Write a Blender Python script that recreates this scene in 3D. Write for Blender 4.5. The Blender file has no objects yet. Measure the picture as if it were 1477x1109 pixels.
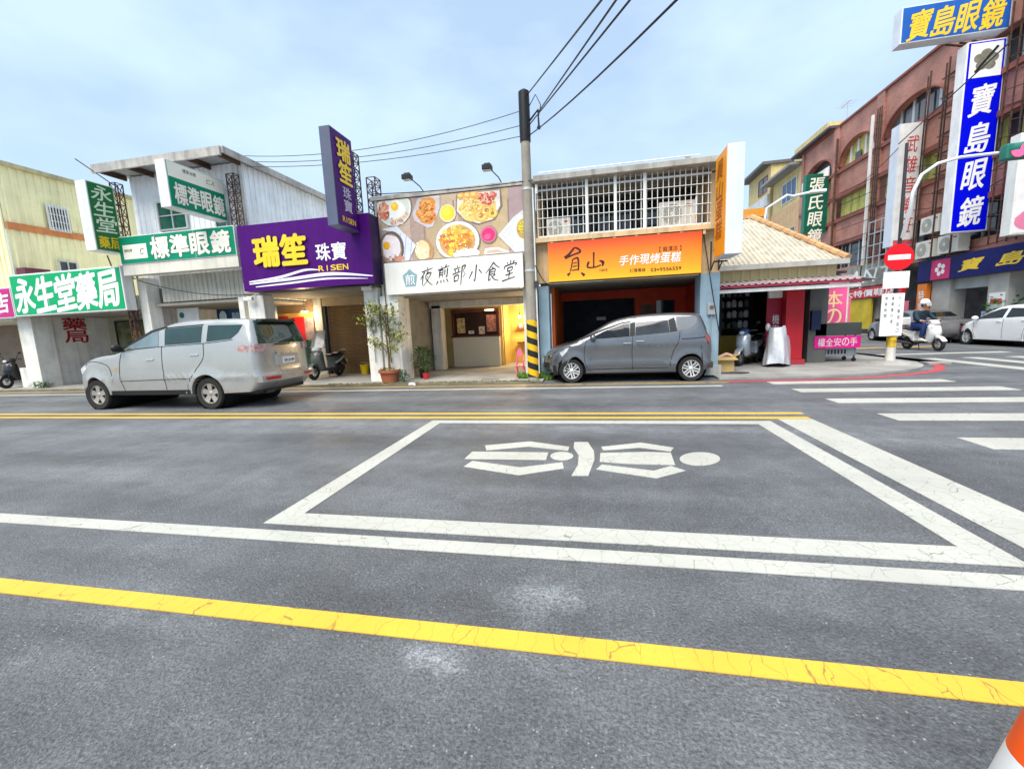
import bpy, bmesh, math, random
from mathutils import Vector, Matrix
from math import sin, cos, pi, sqrt, radians as rad
random.seed(11)
SC = bpy.context.scene
COL = SC.collection
# ---------------------------------------------------------------- camera
F, YAW, PIT, ROL, CAMH = 600.26, rad(11.335), rad(7.961), rad(-2.468), 1.48
IW, IH = 1477, 1109
fw = Vector((-sin(YAW)*cos(PIT), cos(YAW)*cos(PIT), -sin(PIT)))
r0 = Vector((cos(YAW), sin(YAW), 0)); u0 = r0.cross(fw)
rt = cos(ROL)*r0 + sin(ROL)*u0; up = -sin(ROL)*r0 + cos(ROL)*u0
cd = bpy.data.cameras.new('camera'); cam = bpy.data.objects.new('camera', cd); COL.objects.link(cam)
cd.sensor_width = 36; cd.sensor_fit = 'HORIZONTAL'; cd.lens = F/IW*36; cd.clip_start = .05; cd.clip_end = 3000
cam.matrix_world = Matrix(((rt.x, up.x, -fw.x, 0), (rt.y, up.y, -fw.y, 0), (rt.z, up.z, -fw.z, CAMH), (0, 0, 0, 1)))
SC.camera = cam
# ---------------------------------------------------------------- sky, sun, exposure
SUN_EL, SUN_AZ = rad(58), rad(200)       # soft high sun behind the camera, through thin cloud
wd = bpy.data.worlds.new('World'); SC.world = wd; wd.use_nodes = True
nt = wd.node_tree; N = nt.nodes; LK = nt.links; N.clear()
def wn(t, **k):
    n = N.new(t)
    for a, b in k.items(): setattr(n, a, b)
    return n
sky = wn('ShaderNodeTexSky', sky_type='NISHITA', sun_disc=False, sun_elevation=SUN_EL, sun_rotation=SUN_AZ, air_density=1.0, dust_density=1.2, ozone_density=1.5)
tc = wn('ShaderNodeTexCoord'); mp = wn('ShaderNodeMapping'); mp.inputs['Scale'].default_value = (1.0, 1.0, 2.2)
LK.new(tc.outputs['Generated'], mp.inputs['Vector'])
nz = wn('ShaderNodeTexNoise'); nz.inputs['Scale'].default_value = 2.7; nz.inputs['Detail'].default_value = 5; nz.inputs['Roughness'].default_value = .5
LK.new(mp.outputs[0], nz.inputs['Vector'])
rp = wn('ShaderNodeValToRGB'); rp.color_ramp.elements[0].position = .40; rp.color_ramp.elements[1].position = .64
rp.color_ramp.elements[0].color = (.60, .60, .60, 1); rp.color_ramp.elements[1].color = (1, 1, 1, 1)
LK.new(nz.outputs['Fac'], rp.inputs['Fac'])
mx = wn('ShaderNodeMix', data_type='RGBA'); LK.new(rp.outputs[0], mx.inputs['Factor']); LK.new(sky.outputs[0], mx.inputs['A'])
mx.inputs['B'].default_value = (3.2, 4.15, 5.2, 1)      # thin bright cloud, in the units of the sky model
bg = wn('ShaderNodeBackground'); bg.inputs['Strength'].default_value = .062; LK.new(mx.outputs['Result'], bg.inputs['Color'])
ow = wn('ShaderNodeOutputWorld'); LK.new(bg.outputs[0], ow.inputs['Surface'])
sd = bpy.data.lights.new('sun', 'SUN'); sd.energy = 1.5; sd.angle = rad(50); sd.color = (1, .94, .85)
so = bpy.data.objects.new('sun', sd); COL.objects.link(so); so.location = (0, -10, 30)
# sky sun_rotation is clockwise from +Y; lamp points down its -Z from that direction
sdir = Vector((sin(SUN_AZ)*cos(SUN_EL), cos(SUN_AZ)*cos(SUN_EL), sin(SUN_EL)))
so.rotation_euler = sdir.to_track_quat('Z', 'Y').to_euler()
SC.view_settings.view_transform = 'Standard'; SC.view_settings.look = 'None'; SC.view_settings.gamma = 1
SC.view_settings.use_curve_mapping = False
SC.view_settings.exposure = 1.88
SC.render.engine = 'CYCLES'; SC.cycles.use_denoising = True; SC.cycles.max_bounces = 6
try: SC.cycles.denoiser = 'OPENIMAGEDENOISE'
except Exception: pass

# ---------------------------------------------------------------- pixel -> direction helpers (depth always given by a real plane)
def ray(px, py): return rt*((px-IW/2)/F) - up*((py-IH/2)/F) + fw
C0 = Vector((0, 0, CAMH))
def gp(px, py, z=0): d = ray(px, py); return C0 + d*((z-CAMH)/d.z)
def yp(px, py, Y): d = ray(px, py); return C0 + d*(Y/d.y)
def xp(px, py, X): d = ray(px, py); return C0 + d*(X/d.x)

# ---------------------------------------------------------------- materials
MATS = {}
def mat(name, col, rough=.55, metal=0., var=.12, vs=2., bump=0., bs=90., streak=0., spec=.3, coat=0., emit=0., dirt=(.1, .085, .07), vcol=False, trans=0., fine=0., ecol=None):
    if name in MATS: return MATS[name]
    m = bpy.data.materials.new(name); m.use_nodes = True; t = m.node_tree; n = t.nodes; l = t.links
    b = n['Principled BSDF']; b.inputs['Roughness'].default_value = rough; b.inputs['Metallic'].default_value = metal
    b.inputs['Specular IOR Level'].default_value = spec; b.inputs['Coat Weight'].default_value = coat; b.inputs['Coat Roughness'].default_value = .05
    b.inputs['Transmission Weight'].default_value = trans
    tx = n.new('ShaderNodeTexCoord'); co = tx.outputs['Object']
    def noise(scale, detail=4, vec=None):
        q = n.new('ShaderNodeTexNoise'); q.inputs['Scale'].default_value = scale; q.inputs['Detail'].default_value = detail
        l.new(vec or co, q.inputs['Vector']); return q.outputs['Fac']
    def mixc(a, bcol, fac, mode='MIX'):
        q = n.new('ShaderNodeMix'); q.data_type = 'RGBA'; q.blend_type = mode
        for s, val in (('A', a), ('B', bcol)):
            if hasattr(val, 'links'): l.new(val, q.inputs[s])
            else: q.inputs[s].default_value = (*val, 1)
        if hasattr(fac, 'links'): l.new(fac, q.inputs['Factor'])
        else: q.inputs['Factor'].default_value = fac
        return q.outputs['Result']
    def ramp(f, a, bb, lo=0., hi=1.):
        q = n.new('ShaderNodeMapRange'); q.clamp = True
        for k, v in zip(('From Min', 'From Max', 'To Min', 'To Max'), (a, bb, lo, hi)): q.inputs[k].default_value = v
        l.new(f, q.inputs['Value']); return q.outputs['Result']
    if vcol:
        a = n.new('ShaderNodeVertexColor'); a.layer_name = 'Col'; c = a.outputs['Color']
    else:
        q = n.new('ShaderNodeRGB'); q.outputs[0].default_value = (*col, 1); c = q.outputs[0]
    if var > 0:
        f = ramp(noise(vs, 5), .3, .7, 1-var, 1+var)
        q = n.new('ShaderNodeVectorMath'); q.operation = 'SCALE'; l.new(c, q.inputs[0]); l.new(f, q.inputs['Scale']); c = q.outputs[0]
    if fine > 0:
        f = ramp(noise(140, 2), .35, .65, 1-fine, 1+fine)
        q = n.new('ShaderNodeVectorMath'); q.operation = 'SCALE'; l.new(c, q.inputs[0]); l.new(f, q.inputs['Scale']); c = q.outputs[0]
    if streak > 0:
        mpn = n.new('ShaderNodeMapping'); mpn.inputs['Scale'].default_value = (5, 5, .35); l.new(co, mpn.inputs['Vector'])
        f1 = ramp(noise(1.3, 6, mpn.outputs[0]), .48, .78, 0, streak)
        c = mixc(c, dirt, f1)
        f2 = ramp(noise(7, 6), .55, .8, 0, streak*.6); c = mixc(c, dirt, f2)
    l.new(c, b.inputs['Base Color'])
    if rough > .12:
        l.new(ramp(noise(5, 3), .3, .7, rough*.85, min(1, rough*1.15)), b.inputs['Roughness'])
    if bump > 0:
        bn = n.new('ShaderNodeBump'); bn.inputs['Strength'].default_value = bump; bn.inputs['Distance'].default_value = .02
        l.new(noise(bs, 3), bn.inputs['Height']); l.new(bn.outputs[0], b.inputs['Normal'])
    if emit > 0:
        if ecol: b.inputs['Emission Color'].default_value = (*ecol, 1)
        else: l.new(c, b.inputs['Emission Color'])
        b.inputs['Emission Strength'].default_value = emit
    MATS[name] = m
    return m
VC = mat('printed_colours', (1, 1, 1), rough=.5, var=.07, vs=6, vcol=True)

# ---------------------------------------------------------------- mesh builder
ORG = {}
class MB:
    def __init__(s): s.v = []; s.f = []; s.c = []; s.X = None; s.col = (1, 1, 1)
    def add(s, vs, fs):
        o = len(s.v)
        for p in vs:
            p = Vector(p); s.v.append(s.X @ p if s.X else p)
        for f in fs: s.f.append([o+i for i in f]); s.c.append(s.col)
        return s
    def box(s, x0, x1, y0, y1, z0, z1):
        return s.add([(x0, y0, z0), (x1, y0, z0), (x1, y1, z0), (x0, y1, z0), (x0, y0, z1), (x1, y0, z1), (x1, y1, z1), (x0, y1, z1)],
                     [(0, 3, 2, 1), (4, 5, 6, 7), (0, 1, 5, 4), (1, 2, 6, 5), (2, 3, 7, 6), (3, 0, 4, 7)])
    def poly(s, pts, d):                    # planar polygon pushed along d
        n = len(pts); d = Vector(d); pts = [Vector(p) for p in pts]
        fs = [tuple(range(n)), tuple(range(2*n-1, n-1, -1))] + [(i, i+n, (i+1) % n+n, (i+1) % n) for i in range(n)]
        return s.add(pts+[p+d for p in pts], fs)
    def face(s, pts): return s.add(pts, [tuple(range(len(pts)))])
    def tube(s, pts, r, n=8, cap=True, r1=None):
        pts = [Vector(p) for p in pts]; m = len(pts); vs = []; fs = []; pn = None
        for i, p in enumerate(pts):
            d = (pts[min(i+1, m-1)] - pts[max(i-1, 0)]).normalized()
            if pn is None: a = d.orthogonal().normalized()
            else: a = (pn - d*pn.dot(d)).normalized()
            pn = a; b = d.cross(a); rr = r if r1 is None else r+(r1-r)*i/(m-1)
            if isinstance(r, (list, tuple)): rr = r[i]
            vs += [p+a*rr*cos(2*pi*k/n)+b*rr*sin(2*pi*k/n) for k in range(n)]
        for i in range(m-1): fs += [(i*n+k, i*n+(k+1) % n, (i+1)*n+(k+1) % n, (i+1)*n+k) for k in range(n)]
        if cap: fs += [tuple(range(n-1, -1, -1)), tuple(range((m-1)*n, m*n))]
        return s.add(vs, fs)
    def lathe(s, prof, n=20, c=(0, 0, 0), axis='Z', caps=True):
        vs = []; fs = []; m = len(prof); c = Vector(c)
        for r, z in prof:
            for k in range(n):
                a = 2*pi*k/n; x, y = r*cos(a), r*sin(a)
                vs.append(c+Vector((x, y, z) if axis == 'Z' else ((x, z, -y) if axis == 'Y' else (z, x, y))))
        for i in range(m-1): fs += [(i*n+k, i*n+(k+1) % n, (i+1)*n+(k+1) % n, (i+1)*n+k) for k in range(n)]
        if caps and prof[0][0] > 1e-6: fs.append(tuple(range(n-1, -1, -1)))
        if caps and prof[-1][0] > 1e-6: fs.append(tuple(range((m-1)*n, m*n)))
        return s.add(vs, fs)
    def ball(s, c, r, n=12, m=8):
        r = r if isinstance(r, (tuple, list)) else (r, r, r); c = Vector(c); vs = []; fs = []
        for i in range(m+1):
            t = pi*i/m
            for k in range(n): vs.append(c+Vector((r[0]*sin(t)*cos(2*pi*k/n), r[1]*sin(t)*sin(2*pi*k/n), -r[2]*cos(t))))
        for i in range(m): fs += [(i*n+k, i*n+(k+1) % n, (i+1)*n+(k+1) % n, (i+1)*n+k) for k in range(n)]
        return s.add(vs, fs)
    def disc(s, c, u, v, ru, rv, n=24, d=None):
        c = Vector(c); u = Vector(u); v = Vector(v)
        pts = [c+u*ru*cos(2*pi*k/n)+v*rv*sin(2*pi*k/n) for k in range(n)]
        return s.poly(pts, d) if d is not None else s.face(pts)
    def corr(s, a, u, v, n, L, H, pitch, depth, trap=True, t=0.):       # ribbed sheet: origin a, along u (ribs repeat), up v, outward n
        a, u, v, n = Vector(a), Vector(u), Vector(v), Vector(n); prof = []
        k = max(1, int(round(L/pitch))); p = L/k
        for i in range(k):
            if trap: prof += [(i*p, 0), (i*p+p*.55, 0), (i*p+p*.65, depth), (i*p+p*.9, depth)]
            else: prof += [(i*p+p*q/6, depth*.5*(1-cos(2*pi*q/6))) for q in range(6)]
        prof.append((L, 0)); vs = []
        for q, w in prof: vs += [a+u*q+n*w, a+u*q+n*w+v*H]
        return s.add(vs, [(2*i, 2*i+2, 2*i+3, 2*i+1) for i in range(len(prof)-1)])
    def mesh(s, name, off=None, smooth=False, weld=True):
        me = bpy.data.meshes.new(name); off = off or Vector()
        me.from_pydata([p-off for p in s.v], [], s.f)
        me.update()
        bm = bmesh.new(); bm.from_mesh(me)
        if any(c != (1, 1, 1) for c in s.c):
            pass
        bmesh.ops.recalc_face_normals(bm, faces=bm.faces[:]); bm.to_mesh(me); bm.free()
        if any(c != (1, 1, 1) for c in s.c):
            at = me.color_attributes.new('Col', 'FLOAT_COLOR', 'CORNER'); k = 0
            for p, c in zip(me.polygons, s.c):
                for _ in p.loop_indices: at.data[k].color = (*c, 1); k += 1
        if smooth:
            for p in me.polygons: p.use_smooth = True
            me.set_sharp_from_angle(angle=rad(38))
        return me
    def build(s, name, m, parent=None, smooth=False, bevel=0.):
        if parent is None:
            xs = [p.x for p in s.v]; ys = [p.y for p in s.v]; zs = [p.z for p in s.v]
            off = Vector(((min(xs)+max(xs))/2, (min(ys)+max(ys))/2, min(zs)))
        else: off = ORG[parent]
        me = s.mesh(name, off, smooth)
        if m is not None: me.materials.append(m)
        o = bpy.data.objects.new(name, me); COL.objects.link(o); ORG[o] = off
        if parent is None: o.location = off
        else: o.parent = parent
        if bevel > 0:
            md = o.modifiers.new('b', 'BEVEL'); md.width = bevel; md.segments = 2; md.limit_method = 'ANGLE'
        return o
def tag(o, label=None, cat=None, group=None, kind=None):
    for k, v in (('label', label), ('category', cat), ('group', group), ('kind', kind)):
        if v: o[k] = v
    return o
def thing(name, label, cat, loc=(0, 0, 0), group=None, local=False, rotz=0):
    o = bpy.data.objects.new(name, None); COL.objects.link(o); o.location = loc; o.rotation_euler = (0, 0, rotz); o.empty_display_size = .2
    ORG[o] = Vector() if local else Vector(loc)
    return tag(o, label, cat, group)
def part(name, m, parent, fn=None, smooth=False, bevel=0.):
    b = MB(); fn(b); return b.build(name, m, parent, smooth, bevel)
def bx(name, m, parent, x0, x1, y0, y1, z0, z1, bevel=0.):
    return MB().box(x0, x1, y0, y1, z0, z1).build(name, m, parent, bevel=bevel)
def repeat(proto, offs):                     # alike pieces share mesh data
    out = [proto]
    for d in offs:
        c = proto.copy(); COL.objects.link(c); c.location = proto.location+Vector(d); out.append(c); ORG[c] = ORG[proto]
    return out
def copy_tree(o, parent=None):
    c = o.copy(); COL.objects.link(c); c.parent = parent
    for ch in o.children: copy_tree(ch, c)
    return c

# ---------------------------------------------------------------- lettering: one part per character
GL = {}
def glyph(ch):
    if ch not in GL:
        c = bpy.data.curves.new('g', 'FONT'); c.body = ch; c.resolution_u = 4
        o = bpy.data.objects.new('g', c); COL.objects.link(o); bpy.context.view_layer.update()
        me = bpy.data.meshes.new_from_object(o.evaluated_get(bpy.context.evaluated_depsgraph_get()))
        v = [p.co.copy() for p in me.vertices]; f = [list(p.vertices) for p in me.polygons]
        bpy.data.objects.remove(o); bpy.data.meshes.remove(me); GL[ch] = (v, f)
    return GL[ch]
def letters(parent, text, m, O, U, V, w, h, vertical=False, bold=.05, shear=0., tilt=0., gap=.08, push=.004, outline=None, ob=.05, fill=1., rots=None, name='letter'):
    """text laid in the rectangle w x h from lower-left corner O along unit vectors U (reading) and V (up)"""
    O, U, V = Vector(O), Vector(U), Vector(V); Nn = U.cross(V); n = len(text)
    cw = w if vertical else w/n; chh = h/n if vertical else h
    for i, ch in enumerate(text):
        if ch == ' ': continue
        gv, gf = glyph(ch)
        if not gv: continue
        xs = [p.x for p in gv]; ys = [p.y for p in gv]
        gx, gy, gw, gh = min(xs), min(ys), max(max(xs)-min(xs), 1e-3), max(max(ys)-min(ys), 1e-3)
        cell = Vector((0, h-(i+1)*chh)) if vertical else Vector((i*cw, 0))
        aw, ah = cw*(1-gap), chh*(1-gap)
        asp = gw/gh; sx = aw; sy = ah
        if asp < .45: sx = min(aw, ah*asp*1.1)
        if asp > 2.2: sy = min(ah, aw/asp*1.1)
        cx, cy = cell.x+cw/2, cell.y+chh/2
        ro = rots[i % len(rots)] if rots else 0.
        def mk(bd, lift, mm, nm):
            b = MB(); e = bd*.5*min(aw, ah); k = 10 if e > 0 else 1
            for q in range(k):
                du, dv = (0, 0) if q == 0 else (e*cos(2*pi*q/(k-1)), e*sin(2*pi*q/(k-1)))
                pts = []
                for p in gv:
                    a = (p.x-gx)/gw-.5; bb = (p.y-gy)/gh-.5
                    a2 = a+bb*shear; b2 = bb+a*tilt
                    a3 = a2*cos(ro)-b2*sin(ro); b3 = a2*sin(ro)+b2*cos(ro)
                    pts.append(O+U*(cx+a3*sx+du)+V*(cy+b3*sy+dv)+Nn*(lift+.00025*q))
                b.add(pts, gf)
            return b.build(nm, mm, parent)
        mk(bold, push, m, name)
        if outline: mk(bold+ob, push-.003, outline, name+'_outline')
def brush(b, pts, widths, O, U, V, N_, n=10):            # brush stroke ribbon, pts in (u,v)
    O, U, V, N_ = Vector(O), Vector(U), Vector(V), Vector(N_)
    P = []; m = len(pts)
    for i in range(m-1):
        p0, p1, p2, p3 = [Vector(pts[max(0, min(m-1, i+k))]) for k in (-1, 0, 1, 2)]
        for q in range(n):
            t = q/n
            P.append((.5*((2*p1)+(p2-p0)*t+(2*p0-5*p1+4*p2-p3)*t*t+(3*p1-p0-3*p2+p3)*t**3), widths[i]+(widths[i+1]-widths[i])*t))
    P.append((Vector(pts[-1]), widths[-1])); vs = []
    for i, (p, w) in enumerate(P):
        d = (P[min(i+1, len(P)-1)][0]-P[max(i-1, 0)][0]).normalized(); q = Vector((-d.y, d.x))
        for sg in (1, -1):
            a = p+q*w*.5*sg; vs.append(O+U*a.x+V*a.y+N_)
    b.add(vs, [(2*i, 2*i+1, 2*i+3, 2*i+2) for i in range(len(P)-1)])
X_, Y_, Z_ = Vector((1, 0, 0)), Vector((0, 1, 0)), Vector((0, 0, 1))
# ================================================================ SETTING: road, markings, pavements
def asphalt():
    m = bpy.data.materials.new('asphalt'); m.use_nodes = True; t = m.node_tree; n = t.nodes; l = t.links; b = n['Principled BSDF']
    co = n.new('ShaderNodeTexCoord').outputs['Object']
    def noise(s, d=4, vec=None, r=.55):
        q = n.new('ShaderNodeTexNoise'); q.inputs['Scale'].default_value = s; q.inputs['Detail'].default_value = d; q.inputs['Roughness'].default_value = r
        l.new(vec or co, q.inputs['Vector']); return q.outputs['Fac']
    def mr(f, a, bb, lo, hi):
        q = n.new('ShaderNodeMapRange')
        for k, v in zip(('From Min', 'From Max', 'To Min', 'To Max'), (a, bb, lo, hi)): q.inputs[k].default_value = v
        l.new(f, q.inputs['Value']); return q.outputs['Result']
    def mth(op, a, bb):
        q = n.new('ShaderNodeMath'); q.operation = op
        for i, v in enumerate((a, bb)):
            if hasattr(v, 'links'): l.new(v, q.inputs[i])
            else: q.inputs[i].default_value = v
        return q.outputs[0]
    def mapped(sc):
        q = n.new('ShaderNodeMapping'); q.inputs['Scale'].default_value = sc; l.new(co, q.inputs['Vector']); return q.outputs[0]
    band = mr(noise(1.0, 6, mapped((.12, 1.1, 1))), .3, .7, .68, 1.34)          # lanes worn lengthwise by traffic
    blot = mr(noise(.8, 8, None, .62), .3, .7, .70, 1.32)
    med = mth('MULTIPLY', mr(noise(4.5, 8, None, .7), .3, .7, .84, 1.17), mr(noise(32, 4, None, .7), .3, .7, .78, 1.24))
    fine = mr(noise(70, 4, None, .75), .34, .66, .47, 1.52)
    v = mth('MULTIPLY', mth('MULTIPLY', band, blot), mth('MULTIPLY', med, fine))
    # pale worn scuffs where the binder has gone (fixed places)
    def spot(x, y, rx, ry, amt):
        q = n.new('ShaderNodeMapping'); q.vector_type = 'POINT'; q.inputs['Location'].default_value = (-x/rx, -y/ry, 0); q.inputs['Scale'].default_value = (1/rx, 1/ry, 0)
        l.new(co, q.inputs['Vector']); ln = n.new('ShaderNodeVectorMath'); ln.operation = 'LENGTH'; l.new(q.outputs[0], ln.inputs[0])
        d = mth('ADD', ln.outputs['Value'], mr(noise(7, 8, None, .75), .2, .8, -1.1, 1.1)); return mr(d, .2, 1.2, amt, 0.)
    sp = [(-.32, 2.06, .22, .18, .9), (-.75, 1.60, .17, .09, .85), (-.3, 1.62, .2, .06, .3), (-2.6, 1.6, .8, .35, .25), (1.2, 2.2, .7, .3, .25), (2.9, 5.4, .9, .5, .35), (-6, 5.7, 5, .5, .3), (.6, 5.85, 1.8, .25, .3), (-2.6, 1.48, .5, .10, -.35), (-1.6, 1.9, 1.2, .3, -.15), (-5, 3.6, 3, .5, .18), (-.2, 3.3, 1.6, .25, -.22), (1.4, 1.5, .5, .12, -.25), (-3.2, 5.0, 1.4, .3, -.2), (.9, 2.05, .3, .1, -.25)]
    tot = None
    for a in sp: q = spot(*a); tot = q if tot is None else mth('ADD', tot, q)
    v = mth('MULTIPLY', v, mth('ADD', 1., mth('MULTIPLY', tot, mr(noise(38, 6, None, .75), .38, .62, .1, 1.9))))
    # aggregate: pale and dark stones
    vo = n.new('ShaderNodeTexVoronoi'); vo.inputs['Scale'].default_value = 75; l.new(co, vo.inputs['Vector'])
    sep = n.new('ShaderNodeSeparateColor'); l.new(vo.outputs['Color'], sep.inputs[0])
    inside = mth('MULTIPLY', mr(vo.outputs['Distance'], .2, .42, 1., 0.), mr(noise(3, 5), .42, .62, .15, 1.))
    stone = mth('MULTIPLY', mr(sep.outputs[0], .91, .97, 0., .9), inside)
    dark = mth('MULTIPLY', mr(sep.outputs[1], .82, .9, 0., .6), inside)
    base = n.new('ShaderNodeVectorMath'); base.operation = 'SCALE'; base.inputs[0].default_value = (.134, .141, .149); l.new(v, base.inputs['Scale'])
    mx1 = n.new('ShaderNodeMix'); mx1.data_type = 'RGBA'; l.new(base.outputs[0], mx1.inputs['A']); mx1.inputs['B'].default_value = (.55, .54, .5, 1); l.new(stone, mx1.inputs['Factor'])
    mx2 = n.new('ShaderNodeMix'); mx2.data_type = 'RGBA'; l.new(mx1.outputs['Result'], mx2.inputs['A']); mx2.inputs['B'].default_value = (.03, .032, .036, 1); l.new(dark, mx2.inputs['Factor'])
    l.new(mx2.outputs['Result'], b.inputs['Base Color'])
    l.new(mr(noise(1.1, 6), .32, .68, .34, .66), b.inputs['Roughness']); b.inputs['Specular IOR Level'].default_value = .5
    bp = n.new('ShaderNodeBump'); bp.inputs['Strength'].default_value = .7; bp.inputs['Distance'].default_value = .012
    l.new(mth('ADD', fine, mth('MULTIPLY', vo.outputs['Distance'], -.9)), bp.inputs['Height']); l.new(bp.outputs[0], b.inputs['Normal'])
    return m
def paint(name, col, crack=.8, sc=(7, 2.2, 1), worn=.5, thr=.03):
    m = bpy.data.materials.new(name); m.use_nodes = True; t = m.node_tree; n = t.nodes; l = t.links; b = n['Principled BSDF']
    co = n.new('ShaderNodeTexCoord').outputs['Object']
    def nd(tp, **k):
        q = n.new(tp)
        for a, c in k.items(): q.inputs[a].default_value = c
        return q
    def mr(f, a, bb, lo, hi):
        q = nd('ShaderNodeMapRange', **{'From Min': a, 'From Max': bb, 'To Min': lo, 'To Max': hi}); l.new(f, q.inputs['Value']); return q.outputs['Result']
    wob = nd('ShaderNodeTexNoise', Scale=9., Detail=3.); l.new(co, wob.inputs['Vector'])
    ad = n.new('ShaderNodeVectorMath'); ad.operation = 'MULTIPLY_ADD'; l.new(wob.outputs['Color'], ad.inputs[0]); ad.inputs[1].default_value = (.09, .09, 0); l.new(co, ad.inputs[2])
    mpn = nd('ShaderNodeMapping', Scale=sc); l.new(ad.outputs[0], mpn.inputs['Vector'])
    vo = n.new('ShaderNodeTexVoronoi'); vo.feature = 'DISTANCE_TO_EDGE'; vo.inputs['Scale'].default_value = 1.; l.new(mpn.outputs[0], vo.inputs['Vector'])
    cr = mr(vo.outputs['Distance'], thr*.4, thr, 1., 0.)
    ns = nd('ShaderNodeTexNoise', Scale=2.5, Detail=4.); l.new(co, ns.inputs['Vector'])
    msk = mr(ns.outputs['Fac'], .30, .42, 0., crack)
    mu = n.new('ShaderNodeMath'); mu.operation = 'MULTIPLY'; l.new(cr, mu.inputs[0]); l.new(msk, mu.inputs[1])
    n2 = nd('ShaderNodeTexNoise', Scale=55., Detail=5., Roughness=.7); l.new(co, n2.inputs['Vector'])
    n3 = nd('ShaderNodeTexNoise', Scale=1.6, Detail=5.); l.new(co, n3.inputs['Vector'])
    w1 = mr(n2.outputs['Fac'], .56, .74, 0., worn); w2 = mr(n3.outputs['Fac'], .42, .68, .15, 1.)
    mw = n.new('ShaderNodeMath'); mw.operation = 'MULTIPLY'; l.new(w1, mw.inputs[0]); l.new(w2, mw.inputs[1])
    mxm = n.new('ShaderNodeMath'); mxm.operation = 'MAXIMUM'; l.new(mu.outputs[0], mxm.inputs[0]); l.new(mw.outputs[0], mxm.inputs[1])
    tone = nd('ShaderNodeVectorMath'); tone.operation = 'SCALE'; tone.inputs[0].default_value = col; l.new(mr(n3.outputs['Fac'], .3, .7, .88, 1.08), tone.inputs['Scale'])
    mx = n.new('ShaderNodeMix'); mx.data_type = 'RGBA'; l.new(tone.outputs[0], mx.inputs['A']); mx.inputs['B'].default_value = (.06, .05, .035, 1); l.new(mxm.outputs[0], mx.inputs['Factor'])
    l.new(mx.outputs['Result'], b.inputs['Base Color']); b.inputs['Roughness'].default_value = .55
    bp = nd('ShaderNodeBump', Strength=.35, Distance=.006); l.new(n2.outputs['Fac'], bp.inputs['Height']); l.new(bp.outputs[0], b.inputs['Normal'])
    return m
ASPH = asphalt()
P_WHITE = paint('white_road_paint', (.47, .465, .41), worn=.85, crack=.6, sc=(9, 8, 1), thr=.012)
P_YEL = paint('yellow_road_paint', (.74, .43, .04), worn=.4, crack=.6, sc=(9, 2.6, 1), thr=.011)
P_RED = paint('red_kerb_paint', (.50, .055, .07), worn=.8, crack=.5)
P_KYEL = paint('dull_yellow_kerb_paint', (.36, .23, .06), worn=.95, crack=.6)
road = MB().face([(-300, -150, 0), (300, -150, 0), (300, 400, 0), (-300, 400, 0)]).build('road', ASPH); tag(road, kind='structure')
road.location = (0, 0, 0); road.data.transform(Matrix.Translation((0, 125, 0))); ORG[road] = Vector()
def mark(name, pts, m, h=.005):
    b = MB(); P = [Vector((p[0], p[1], .0012)) for p in pts]; b.poly(P, (0, 0, h)); return b.build(name, m, road)
def strip(name, x0, x1, y0, y1, m): return mark(name, [(x0, y0), (x1, y0), (x1, y1), (x0, y1)], m)
strip('edge_line', -60, 2.72, 9.58, 9.72, P_WHITE)
strip('centre_line', -60, 3.0, 6.46, 6.57, P_YEL); strip('centre_line', -60, 3.05, 6.78, 6.89, P_YEL)
# waiting box for motorcycles
strip('box_line', -2.62, 2.42, 6.13, 6.31, P_WHITE)
mark('box_line', [(-2.62, 2.70), (-2.40, 2.90), (-2.42, 6.13), (-2.62, 6.13)], P_WHITE)
mark('box_line', [(2.42, 2.70), (2.20, 2.90), (2.20, 6.13), (2.42, 6.13)], P_WHITE)
mark('box_line', [(-2.62, 2.70), (2.42, 2.70), (2.20, 2.90), (-2.40, 2.90)], P_WHITE)
mark('stop_line', [(2.56, 2.62), (3.0, 2.62), (3.0, 6.43), (2.56, 6.43)], P_WHITE)
strip('lane_line', -60, 2.50, 2.46, 2.605, P_WHITE)
strip('no_parking_line', -60, 9, 1.69, 1.81, P_YEL)
# rider symbol in the box
def z3(x, y): p = gp(600+x*.40623, 590+y*.40623); return (p.x, p.y)
SYM = [[(245, 130), (405, 116), (545, 135), (540, 149), (400, 134), (250, 148)], [(200, 152), (470, 155), (462, 182), (172, 178)],
       [(200, 185), (370, 208), (520, 190), (525, 212), (365, 236), (170, 205)], [(562, 118), (610, 118), (632, 150), (634, 180), (612, 238), (552, 238), (575, 200), (578, 165), (560, 140)],
       [(658, 135), (798, 120), (915, 138), (905, 152), (795, 138), (665, 148)], [(655, 157), (820, 153), (905, 156), (920, 200), (760, 196), (652, 188)],
       [(660, 198), (845, 220), (905, 203), (958, 220), (855, 247), (640, 215)]]
SYM += [[(cx+rx*cos(2*pi*k/24), cy+ry*sin(2*pi*k/24)) for k in range(24)] for cx, cy, rx, ry in ((518, 168), ) for rx, ry in ((40, 15), )] if False else []
for cx, cy, rx, ry in ((518, 168, 41, 15), (1008, 178, 72, 24)): SYM.append([(cx+rx*cos(2*pi*k/24), cy+ry*sin(2*pi*k/24)) for k in range(24)])
for s_ in SYM: mark('symbol_mark', [z3(*p) for p in s_], P_WHITE)
# zebra bars across the main street
for y0, y1, x0, x1 in ((9.78, 10.16, 3.78, 7.1), (8.72, 9.12, 3.85, 7.3), (7.62, 8.02, 3.92, 7.4), (6.36, 6.80, 4.0, 7.5), (5.05, 5.50, 4.05, 7.5), (3.75, 4.2, 4.05, 7.5)):
    strip('crosswalk_bar', x0, x1, y0, y1, P_WHITE)
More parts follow.
